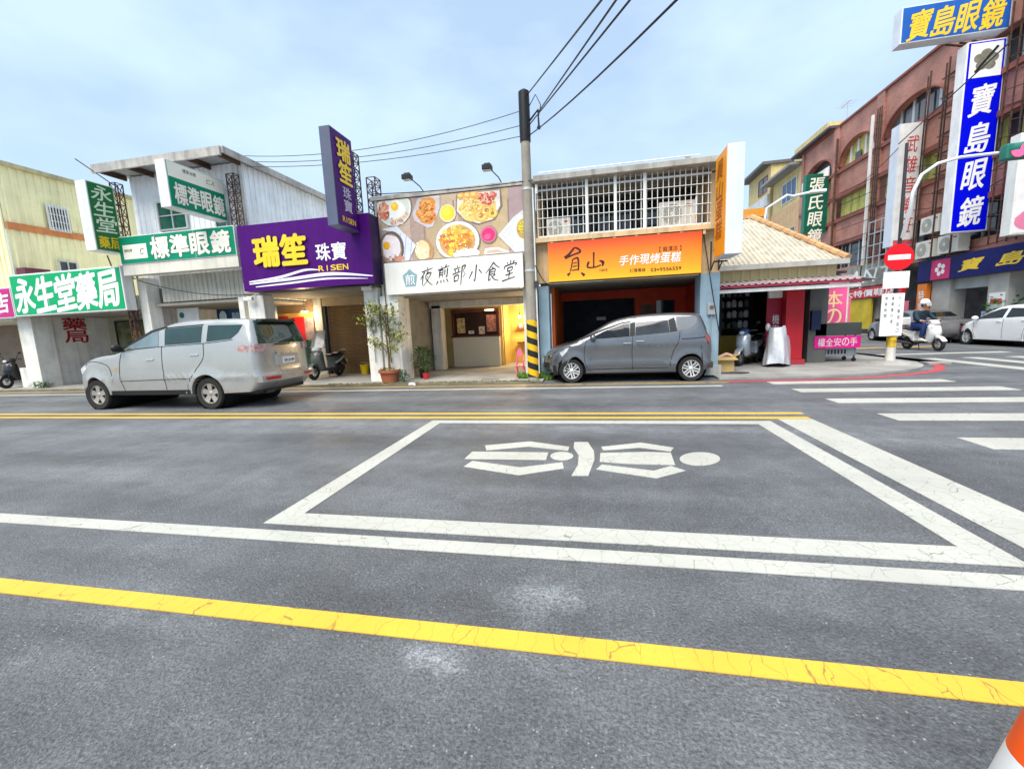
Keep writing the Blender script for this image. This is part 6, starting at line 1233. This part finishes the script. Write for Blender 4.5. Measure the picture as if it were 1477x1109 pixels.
# scooter under a silver cover
cv = thing('covered_scooter', 'scooter wrapped in a silver grey cover beside the red pillar', 'scooter', (5.16, 13.15, PZ), local=True, rotz=-pi/2-.5); cv.scale = (.9, .9, .96)
def cover():
    bm = bmesh.new(); NA, NZ = 40, 16; G_ = []
    random.seed(5); ph_ = [random.uniform(0, 6.28) for _ in range(6)]
    for j in range(NZ+1):
        v = j/NZ; row = []
        for i in range(NA):
            a = 2*pi*i/NA
            hx = .78*(1-v*.30); hy = .34*(1-.30*v*v)
            fold = 1+.07*(1-v)*sin(7*a+ph_[0])+.04*sin(3*a+5*v+ph_[1])+.03*sin(11*a+3*v)
            c = abs(cos(a))**.7*(1 if cos(a) > 0 else -1); s = abs(sin(a))**.7*(1 if sin(a) > 0 else -1)
            z = .07+.05*sin(2*a+1)*(1-v)+v*(.80+.24*max(0, cos(a))**2)
            row.append(bm.verts.new((hx*c*fold-.1*v*.0, hy*s*fold, z)))
        G_.append(row)
    for j in range(NZ):
        for i in range(NA): bm.faces.new((G_[j][i], G_[j][(i+1) % NA], G_[j+1][(i+1) % NA], G_[j+1][i]))
    top = bm.verts.new((.0, 0, .98)); [bm.faces.new((G_[NZ][i], G_[NZ][(i+1) % NA], top)) for i in range(NA)]
    # handlebar and mirror bumps
    for v in bm.verts:
        for mx2, my2 in ((.38, .22), (.38, -.22)):
            d = ((v.co.x-mx2)**2+(v.co.y-my2)**2)/.02
            if v.co.z > .6: v.co.z += .22*math.exp(-d)
    bmesh.ops.recalc_face_normals(bm, faces=bm.faces[:]); return bm
bm_obj(cover(), 'cover', mat('silver_cover', (.62, .63, .66), .35, metal=.3, var=.12, vs=6, bump=.4, bs=14), cv, 60)
for x in (-.30,): part('tyre', TYRE, cv, lambda b: b.lathe([(.13, -.05), (.2, -.055), (.235, 0), (.2, .055), (.13, .05)], 20, (x, 0, .235), 'Y'), True)
part('mirror_bulge', mat('silver_cover', (.6, .6, .6)), cv, lambda b: b.ball((.36, -.25, 1.14), (.06, .07, .12), 10, 8), True)
# dark scooter cut by the left edge; dark red motorcycle behind the rider
scooter('dark scooter with black seat cut by the left edge of the picture', (-20.7, 11.6, PZ), -pi/2+.2, mat('scooter_black', (.02, .022, .03), .3, coat=.5), GREYP)
scooter('dark red scooter standing in front of the white hatchback', (14.6, 20.9, 0), pi/2+.4, mat('scooter_maroon', (.16, .01, .025), .3, coat=.5), GREYP)
# ridden white scooter
rs = scooter('white scooter being ridden past the corner on the side street', (11.6, 17.6, 0), -pi/2+.12, SW, SW, mat('brown_seat', (.05, .03, .025), .5))
bx('top_box', SW, rs, -1.0, -.72, -.17, .17, .88, 1.18, .04)
def skinned(name, verts, edges, radii, m, parent, sub=2, root=0):
    me = bpy.data.meshes.new(name); me.from_pydata(verts, edges, []); o = bpy.data.objects.new(name, me); COL.objects.link(o)
    o.modifiers.new('s', 'SKIN')
    for i, r in enumerate(radii): me.skin_vertices[0].data[i].radius = (r, r) if not isinstance(r, tuple) else r; me.skin_vertices[0].data[i].use_root = i == root
    sb = o.modifiers.new('u', 'SUBSURF'); sb.levels = sub; sb.render_levels = sub
    bpy.context.view_layer.update(); m2 = bpy.data.meshes.new_from_object(o.evaluated_get(bpy.context.evaluated_depsgraph_get())); bpy.data.objects.remove(o)
    for p in m2.polygons: p.use_smooth = True
    m2.materials.clear(); m2.materials.append(m); o2 = bpy.data.objects.new(name, m2); COL.objects.link(o2); o2.parent = parent; ORG[o2] = Vector(); return o2
rd = thing('person', 'scooter rider in white helmet, dark jacket and blue trousers', 'person', (11.6, 17.6, 0), local=True, rotz=-pi/2+.12)
SKINM = mat('skin', (.52, .32, .22), .5, var=.05); JACK = mat('dark_jacket', (.012, .03, .05), .7, var=.2, bump=.2, bs=30); TROU = mat('blue_trousers', (.012, .03, .13), .7, var=.2, bump=.2, bs=30)
V_ = [(-.22, 0, .88), (-.20, 0, 1.08), (-.14, 0, 1.30), (-.10, 0, 1.43), (-.07, 0, 1.50), (-.04, 0, 1.62)]; R_ = [.14, .13, .15, .07, .055, .09]; E_ = [(0, 1), (1, 2), (2, 3), (3, 4), (4, 5)]
for s in (1, -1):
    o0 = len(V_); V_ += [(-.13, s*.19, 1.34), (.04, s*.27, 1.12), (.24, s*.29, 1.04), (.32, s*.27, 1.04)]; R_ += [.065, .05, .038, .035]; E_ += [(2, o0), (o0, o0+1), (o0+1, o0+2), (o0+2, o0+3)]
    o0 = len(V_); V_ += [(-.18, s*.10, .85), (.20, s*.15, .80), (.14, s*.17, .42), (.14, s*.17, .36), (.26, s*.18, .355)]; R_ += [.10, .075, .05, .045, .04]; E_ += [(0, o0), (o0, o0+1), (o0+1, o0+2), (o0+2, o0+3), (o0+3, o0+4)]
body_ = skinned('body', V_, E_, R_, SKINM, rd)
jv = [(-.22, 0, .86), (-.20, 0, 1.08), (-.14, 0, 1.30), (-.10, 0, 1.41)]; je = [(0, 1), (1, 2), (2, 3)]; jr = [.165, .155, .175, .09]
for s in (1, -1): o0 = len(jv); jv += [(-.13, s*.20, 1.34), (.04, s*.275, 1.12), (.22, s*.29, 1.045)]; jr += [.085, .068, .052]; je += [(2, o0), (o0, o0+1), (o0+1, o0+2)]
skinned('jacket', jv, je, jr, JACK, rd)
tv = [(-.22, 0, .86)]; te = []; trr = [.155]
for s in (1, -1): o0 = len(tv); tv += [(-.16, s*.11, .85), (.21, s*.155, .80), (.14, s*.17, .44)]; trr += [.12, .095, .068]; te += [(0, o0), (o0, o0+1), (o0+1, o0+2)]
skinned('trousers', tv, te, trr, TROU, rd)
hd = part('head', SKINM, rd, lambda b: (b.ball((-.02, 0, 1.63), (.095, .08, .115), 16, 12), b.ball((.08, 0, 1.62), (.02, .015, .025), 8, 6)), True)
part('hair', mat('black_hair', (.012, .01, .01), .5), hd, lambda b: b.ball((-.05, 0, 1.62), (.088, .086, .12), 14, 10), True); part('mouth', mat('lips', (.35, .12, .1), .5), hd, lambda b: b.box(.068, .076, -.022, .022, 1.566, 1.574))
for s in (1, -1): part('eye', BLK, hd, lambda b: b.ball((.068, s*.033, 1.642), (.01, .012, .008), 8, 6), True); part('ear', SKINM, hd, lambda b: b.ball((-.02, s*.082, 1.625), (.02, .012, .03), 8, 6), True)
part('helmet', mat('helmet_white', (.82, .82, .82), .25, var=.03, coat=.5), rd, lambda b: b.lathe([(.135, -.02), (.14, .03), (.125, .09), (.08, .14), (0, .155)], 20, (-.03, 0, 1.665)), True)
part('visor', mat('visor_clear', (.3, .32, .33), .1), rd, lambda b: b.poly([(.10, -.1, 1.68), (.10, .1, 1.68), (.15, .07, 1.56), (.15, -.07, 1.56)], (.006, 0, 0)))
for s in (1, -1):
    pillow('shoe', catmull([(.08, .335), (.08, .42), (.18, .42), (.34, .37), (.34, .335)], 3), .048, .02, mat('shoe_white', (.75, .72, .68), .6), rd, None, y0=s*.175, step=(.1, .1))
    for k in range(4): part('finger', SKINM, rd, lambda b: b.tube([(.315-.0, s*(.22+.024*k), 1.045), (.345, s*(.22+.024*k), 1.04), (.34, s*(.22+.024*k), 1.005), (.31, s*(.22+.024*k), 1.0)], .010, 6))
    part('thumb', SKINM, rd, lambda b: b.tube([(.30, s*.20, 1.03), (.29, s*.185, 1.0), (.32, s*.18, .995)], .011, 6))
# ================================================================ PLANTS AND SMALL THINGS
LEAF = mat('pale_green_leaf', (.26, .27, .05), .5, var=.35, vs=8); LEAF2 = mat('deep_green_leaf', (.02, .11, .015), .45, var=.4, vs=6); BARK = mat('bark', (.16, .11, .05), .8, var=.3, vs=9)
def leaf(b, c, s, d, up2):
    d = d.normalized(); sd = d.cross(up2).normalized() if d.cross(up2).length > .01 else X_; n2 = sd.cross(d)
    b.add([c, c+d*s*.45+sd*s*.22+n2*s*.05, c+d*s, c+d*s*.45-sd*s*.22+n2*s*.05, c+d*s*.5-n2*s*.03], [(0, 4, 1), (4, 2, 1), (0, 3, 4), (4, 3, 2)])
def rnd(): return Vector((random.gauss(0, 1), random.gauss(0, 1), random.gauss(0, 1)))
# potted tree before the eatery pillar
random.seed(21)
pt = thing('potted_tree', 'slender potted tree with sparse pale leaves before the eatery pillar', 'tree', (-5.72, 10.9, PZ))
TC = mat('terracotta', (.36, .11, .05), .7, var=.2, streak=.3)
part('pot', TC, pt, lambda b: (b.lathe([(.22, PZ), (.27, .32), (.31, .33), (.31, .41), (.27, .41), (.26, .36), (0, .36)], 22, (-5.72, 10.9, 0))), True)
part('trunk', BARK, pt, lambda b: b.tube([(-5.72, 10.9, .34), (-5.70, 10.9, .8), (-5.74, 10.92, 1.3), (-5.72, 10.9, 1.85), (-5.68, 10.88, 2.2)], .035, 7, r1=.014), True)
crown = MB(); br_ = MB()
for k in range(15):
    z0 = random.uniform(.85, 2.1); a = random.uniform(0, 2*pi); L_ = random.uniform(.35, .75)*(1.15 if cos(a) < 0 else .8); p0 = Vector((-5.72, 10.9, z0)); p1 = p0+Vector((cos(a)*L_, sin(a)*L_*.6, random.uniform(.05, .4)))
    br_.tube([p0, p0.lerp(p1, .5)+Z_*.06, p1], .012, 5, r1=.004)
    for q in range(60):
        c = p0.lerp(p1, random.uniform(.35, 1.1))+rnd()*.085; leaf(crown, c, random.uniform(.07, .15), rnd()-Z_*.3, Z_)
for q in range(40): leaf(crown, Vector((-5.72, 10.9, .40))+Vector((random.uniform(-.25, .25), random.uniform(-.25, .25), 0)), random.uniform(.06, .12), rnd()*.6+Z_, X_)
br_.build('branches', BARK, pt); crown.build('crown', LEAF, pt)
def bush(name, label, x, y, z0, w, h, nleaf, size, m, pot=None, cat='plant'):
    t = thing(name, label, cat, (x, y, PZ)); c = MB(); st = MB()
    for k in range(nleaf):
        a = random.uniform(0, 2*pi); v = random.random(); r = w*sqrt(random.random())*(.35+.65*sin(pi*min(1, v*.8+.2)))
        leaf(c, Vector((x+r*cos(a), y+r*sin(a)*.8, z0+h*v)), random.uniform(.6, 1.3)*size, Vector((cos(a), sin(a), random.uniform(-.4, .8))), Z_)
    for k in range(7): a = k*.9; st.tube([(x, y, z0-.1), (x+w*.3*cos(a), y+w*.3*sin(a), z0+h*.4), (x+w*.7*cos(a), y+w*.6*sin(a), z0+h*.85)], .008, 4)
    c.build('foliage', m, t); st.build('stems', mat('green_stem', (.05, .12, .02), .6), t)
    if pot: pr_, ph_, pm_ = pot; part('pot', pm_, t, lambda b: b.lathe([(pr_*.75, PZ), (pr_, PZ+ph_), (pr_*.9, PZ+ph_), (pr_*.85, PZ+ph_-.03), (0, PZ+ph_-.03)], 18, (x, y, 0)), True)
    return t
REDPOT = mat('red_pot', (.55, .03, .05), .4)
bush('potted_plant', 'bushy dark green potted plant inside the eatery arcade', -5.05, 11.75, .35, .34, .62, 420, .11, LEAF2, (.15, .28, BLK))
bush('potted_plant', 'small plant in a red pot on the eatery floor', -4.86, 11.45, .24, .13, .22, 60, .07, LEAF2, (.10, .18, REDPOT))
bush('weeds', 'small clump of weeds beside the terracotta pot', -5.28, 10.85, .08, .14, .28, 80, .09, LEAF2)
bush('weeds', 'low green weeds beside the pharmacy pillar', -18.9, 10.95, .05, .3, .2, 140, .1, LEAF2)
bush('weeds', 'tall weeds growing at the far left below the magenta sign', -19.75, 11.0, .06, .22, .5, 90, .1, LEAF2) if False else None
gm = MB()
for k in range(420):
    x = random.uniform(-2.05, -1.15); y = random.uniform(11.1, 11.5); leaf(gm, Vector((x, y, PZ if x < -1.33 else 0)), random.uniform(.08, .2), Vector((random.gauss(0, .5), random.gauss(0, .4), 1)), Y_)
gr = gm.build('grass_tuft', mat('grass', (.10, .20, .02), .6, var=.4, vs=9)); tag(gr, 'bright green grass at the foot of the utility pole', 'grass', kind='stuff')
mg = MB()
for k in range(900):
    x = random.uniform(-7.5, -1.4); y = 10.60+random.uniform(0, .04); leaf(mg, Vector((x, y, PZ)), random.uniform(.02, .05), Vector((random.gauss(0, .8), random.gauss(0, .5), .6)), Y_)
mo = mg.build('kerb_moss', mat('moss', (.10, .10, .02), .8, var=.5, vs=12)); tag(mo, 'moss and litter along the kerb before the eatery', 'moss', kind='stuff')
# pink folding stool by the pole
fs = thing('folding_stool', 'pink folding child stool beside the utility pole', 'stool', (-2.05, 11.6, PZ)); PK = mat('pink_plastic', (.75, .16, .24), .45, var=.08)
part('backrest', PK, fs, lambda b: b.poly([(-2.16, 11.6, .62), (-1.98, 11.6, .62), (-2.0, 11.62, .80), (-2.06, 11.63, .86), (-2.14, 11.62, .80)], (0, .025, 0)), bevel=.006)
for s in (-1, 1): part('leg', PK, fs, lambda b: b.tube([(-2.07+s*.08, 11.6, .66), (-2.07+s*.10, 11.58, .3), (-2.05+s*.13, 11.55, PZ)], .02, 6)); part('leg', PK, fs, lambda b: b.tube([(-2.07+s*.08, 11.62, .5), (-2.05+s*.13, 11.78, PZ)], .016, 6))
bx('seat', PK, fs, -2.18, -1.96, 11.5, 11.66, .34, .38, .008)
bk = thing('yellow_bucket', 'yellow bucket standing before the brown shutter', 'bucket', (-7.85, 13.2, PZ)); part('body', mat('yellow_plastic', (.72, .52, .01), .4), bk, lambda b: b.lathe([(.12, PZ), (.16, .36), (.17, .36), (.17, .38), (.15, .38), (.11, .08), (0, .08)], 18, (-7.85, 13.2, 0)), True); part('handle', ALU, bk, lambda b: b.tube([(-8.01, 13.2, .37), (-7.95, 13.15, .46), (-7.75, 13.15, .46), (-7.69, 13.2, .37)], .006, 5))
ch = thing('barrier_chain', 'thin white chain strung low across the brown shutter', 'chain', (-7.0, 13.0, PZ)); part('links', ALU, ch, lambda b: b.tube([(-7.6, 13.2, .42), (-7.0, 13.1, .38), (-6.3, 13.0, .44)], .012, 5)); part('post', ALU, ch, lambda b: b.tube([(-6.28, 13, PZ), (-6.28, 13, .5)], .02, 6))
# cardboard box by the bakery pillar
CB = mat('cardboard', (.50, .34, .13), .8, var=.15); cbx = thing('cardboard_box', 'open yellowish cardboard box beside the blue grey bakery pillar', 'box', (3.42, 12.0, PZ))
part('body', CB, cbx, lambda b: (b.box(3.22, 3.62, 11.85, 11.87, PZ, .42), b.box(3.22, 3.62, 12.13, 12.15, PZ, .42), b.box(3.22, 3.24, 11.87, 12.13, PZ, .42), b.box(3.6, 3.62, 11.87, 12.13, PZ, .42), b.box(3.24, 3.6, 11.87, 12.13, PZ, PZ+.02)))
part('flap', CB, cbx, lambda b: b.poly([(3.2, 11.85, .42), (3.64, 11.85, .42), (3.68, 11.72, .36), (3.18, 11.72, .36)], (0, 0, .012))); part('flap', CB, cbx, lambda b: b.poly([(3.62, 11.86, .421), (3.62, 12.14, .421), (3.74, 12.16, .5), (3.74, 11.84, .5)], (.01, 0, .008)))
part('contents', mat('peach_paper', (.66, .42, .28), .6, var=.3), cbx, lambda b: b.tube([(3.26, 12.0, .40), (3.45, 11.95, .50), (3.6, 12.02, .44)], .05, 8), True)
tb = thing('flat_litter', 'flattened dark sheet lying in front of the cardboard box', 'litter', (3.45, 11.3, PZ)); part('sheet', mat('dark_sheet', (.04, .04, .045), .5, var=.4), tb, lambda b: b.poly([(3.15, 11.35, PZ), (3.6, 11.25, PZ), (3.85, 11.4, PZ), (3.5, 11.55, PZ)], (0, 0, .03)), bevel=.01)
pb_ = thing('paper_scrap', 'crumpled white paper lying on the kerb before the eatery', 'litter', (-4.86, 10.4, 0)); part('scrap', mat('paper_white', (.8, .8, .78), .6, bump=.4, bs=20), pb_, lambda b: b.ball((-4.86, 10.45, .04), (.10, .07, .045), 9, 6)); part('corner', mat('paper_white', (.8, .8, .78)), pb_, lambda b: b.poly([(-4.95, 10.42, .01), (-4.74, 10.40, .01), (-4.78, 10.5, .05)], (0, 0, .004)))
# food stall with pink banner at the corner
stl2 = thing('food_stall', 'dark food stall cart with pink cloth banner at the corner', 'stall', (6.95, 14.0, PZ)); DG = mat('stall_grey', (.06, .07, .065), .5, var=.2)
bx('counter', DG, stl2, 6.30, 7.48, 13.62, 14.3, .82, 1.17, .01); bx('lower_shelf', mat('stall_steel', (.25, .27, .28), .4, metal=.4, var=.2), stl2, 6.36, 7.42, 13.7, 14.25, .22, .45)
bx('pink_banner', mat('stall_pink', (.72, .012, .25), .5, var=.08), stl2, 6.28, 7.46, 13.59, 13.605, .46, .80); letters(stl2, '權全安の手', mat('pale_pink_letter', (.85, .62, .66), .5), (6.36, 13.588, .50), X_, Z_, 1.02, .26, bold=.03, gap=.12)
for k in range(8): bx('vent_slot', BLK, stl2, 6.52+k*.085, 6.56+k*.085, 13.685, 13.698, .28, .40)
for x in (6.4, 7.38):
    for y in (13.72, 14.2): part('leg', DKFR, stl2, lambda b: b.tube([(x, y, .82), (x, y, .12)], .022, 6)); part('caster', BLK, stl2, lambda b: b.lathe([(.055, -.02), (.055, .02)], 12, (x, y, .105), 'Y'))
bx('cloth', mat('white_cloth', (.66, .66, .62), .7), stl2, 6.32, 6.65, 13.68, 13.9, 1.171, 1.2, .008)
pbn = thing('pink_standing_banner', 'tall pink banner with cream characters behind the food stall', 'banner', (6.9, 14.4, PZ)); bx('panel', mat('banner_pink', (.80, .10, .28), .5, var=.35, vs=1.2), pbn, 6.66, 7.46, 14.4, 14.42, 1.0, 2.33); bx('border', mat('banner_border', (.75, .70, .62), .5), pbn, 6.62, 7.50, 14.421, 14.43, .96, 2.37)
letters(pbn, '本の', mat('cream_ink', (.82, .62, .32), .5), (6.86, 14.399, 1.08), X_, Z_, .5, 1.05, vertical=True, bold=.02)
for x in (6.72, 7.52): part('pole', ALU, pbn, lambda b: b.tube([(x, 14.45, PZ), (x, 14.45, 2.4)], .015, 6))
for k in range(6): bx('dark_dash', INK, pbn, 7.1+k*.06, 7.13+k*.06, 14.397, 14.399, 2.2, 2.3)
pb2 = thing('pink_notice_banner', 'smaller pink banner with white writing between the stall and the post', 'banner', (8.3, 16.5, PZ)); bx('panel', mat('banner_rose', (.72, .14, .2), .5, var=.2), pb2, 8.0, 8.68, 16.5, 16.52, .95, 1.95); letters(pb2, '烤玉米', WL, (8.05, 16.499, 1.0), X_, Z_, .26, .9, vertical=True, bold=.03); letters(pb2, '香腸', WL, (8.36, 16.499, 1.1), X_, Z_, .26, .75, vertical=True, bold=.03); part('leg', ALU, pb2, lambda b: [b.tube([(x, 16.54, PZ), (x, 16.54, 1.95)], .015, 5) for x in (8.02, 8.66)])
gaw = thing('green_awning', 'bright green awning edge seen behind the corner shop', 'awning', (8.4, 19, 2)); part('sheet', mat('green_cloth', (.02, .4, .06), .6), gaw, lambda b: b.poly([(7.3, 18.6, 2.6), (9.0, 18.6, 2.75), (9.0, 19.6, 3.0), (7.3, 19.6, 2.9)], (0, 0, .03))); part('pole', ALU, gaw, lambda b: b.tube([(8.2, 19.5, PZ), (8.2, 19.5, 2.85)], .03, 6))
# planter with flowers before the optician opposite
fp = bush('flower_planter', 'leafy green plant in a pale blue planter before the optician opposite', 17.0, 21.2, 1.0, .75, 1.0, 400, .28, mat('bright_leaf', (.07, .24, .02), .5, var=.4), None); part('planter_panel', mat('pale_blue_panel', (.42, .55, .72), .5, var=.3, vs=4), fp, lambda b: b.box(16.6, 17.3, 20.4, 22.0, .12, 1.25))
# traffic cone at the lower right corner
cn = thing('traffic_cone', 'orange and white traffic cone cut by the lower right corner', 'cone', (1.06, 1.06, 0)); CO = mat('cone_orange', (.85, .09, .008), .4, var=.06); CW = mat('cone_white', (.78, .78, .76), .4, var=.06)
cxx, cyy = 1.06, 1.06
bx('base', CO, cn, cxx-.19, cxx+.19, cyy-.19, cyy+.19, 0, .03, .01)
for z0, z1, m, nm in ((.03, .16, CO, 'lower_band'), (.161, .405, CW, 'white_band'), (.406, .60, CO, 'upper_band'), (.601, .68, CO, 'tip')):
    part(nm, m, cn, lambda b: b.lathe([(.165-.19*z0, z0), (.165-.19*z1, z1)], 28, (cxx, cyy, 0)), True)

# security cameras under the purple sign
for px3, py3, nm3 in ((531, 417, 'white security camera at the right end of the purple sign'), (361, 432, 'white security camera at the left end of the purple sign')):
    q3 = yp(px3, py3, 10.95); sc3 = thing('security_camera', nm3, 'camera', tuple(q3), 'security cameras under the purple sign')
    part('body', WPAINT, sc3, lambda b: b.box(q3.x-.17, q3.x+.12, 10.86, 10.98, q3.z-.04, q3.z+.07), bevel=.015); part('lens', BLK, sc3, lambda b: b.lathe([(.035, -.002), (.035, .02)], 12, (q3.x-.19, 10.92, q3.z+.01), 'X')); part('bracket', WPAINT, sc3, lambda b: b.tube([(q3.x+.05, 10.94, q3.z+.07), (q3.x+.1, 11.06, q3.z+.14)], .02, 6))

# lit ceiling lamp inside the jewellery shop
jl = thing('ceiling_lamp', 'small lit ceiling lamp inside the jewellery shop', 'lamp', (-10.05, 13.3, 2.3)); part('shade', WPAINT, jl, lambda b: b.lathe([(.13, 2.30), (.06, 2.42), (.02, 2.44)], 16, (-10.05, 13.3, 0)), True); part('bulb', BULB, jl, lambda b: b.lathe([(.0, 2.285), (.10, 2.29), (.11, 2.299)], 16, (-10.05, 13.3, 0))); part('cable', BLK, jl, lambda b: b.tube([(-10.05, 13.3, 2.44), (-10.05, 13.3, 2.74)], .006, 5))
jp = bpy.data.lights.new('ceiling_lamp_light', 'POINT'); jp.energy = 25; jp.color = (1, .75, .42); jp.shadow_soft_size = .12; jo = bpy.data.objects.new('ceiling_lamp_light', jp); COL.objects.link(jo); jo.location = (-10.05, 13.3, 2.2)
# meter boxes and cables on the facades
for x3, y3, z3_, l3 in ((-6.2, 11.0, 1.5, 'grey meter box on the pillar right of the brown shutter'), (2.85, 11.14, 1.55, 'grey meter box on the right bakery pillar'), (-10.0, 11.0, 1.6, 'grey meter box on the pillar left of the jewellery shop')):
    mb3 = thing('meter_box', l3, 'meter box', (x3, y3, z3_), 'meter boxes on the pillars'); bx('case', mat('meter_grey', (.35, .36, .35), .5, streak=.3), mb3, x3-.09, x3+.09, y3, y3+.078, z3_, z3_+.28, .008); part('dial', mat('meter_glass', (.1, .11, .12), .15), mb3, lambda b: b.disc((x3, y3-.001, z3_+.18), X_, Z_, .05, .05, 14, (0, -.012, 0))); part('conduit', GREYW, mb3, lambda b: b.tube([(x3, y3+.04, z3_), (x3, y3+.04, z3_-.9)], .012, 6))
for k3, (a3, b3, s3, l3) in enumerate((((-14.1, 10.98, 3.42), (-9.95, 11.0, 2.75), .18, 'black cable sagging below the optician sign'), ((-5.75, 11.0, 4.7), (-5.7, 11.02, .6), .0, 'black cable hanging down between the purple sign and the eatery'), ((-1.45, 10.95, 3.0), (-1.12, 11.2, 2.5), .1, 'short black cable from the pole to the bakery pillar'), ((2.6, 11.1, 3.6), (3.06, 11.15, 1.0), .05, 'black cable running down the right bakery pillar'), ((-1.5, 10.9, 5.05), (-5.9, 11.1, 5.22), .05, 'thin cable along the coping above the food banner'))):
    cable(l3, (a3, b3), .012, grp='facade cables', sag=s3)
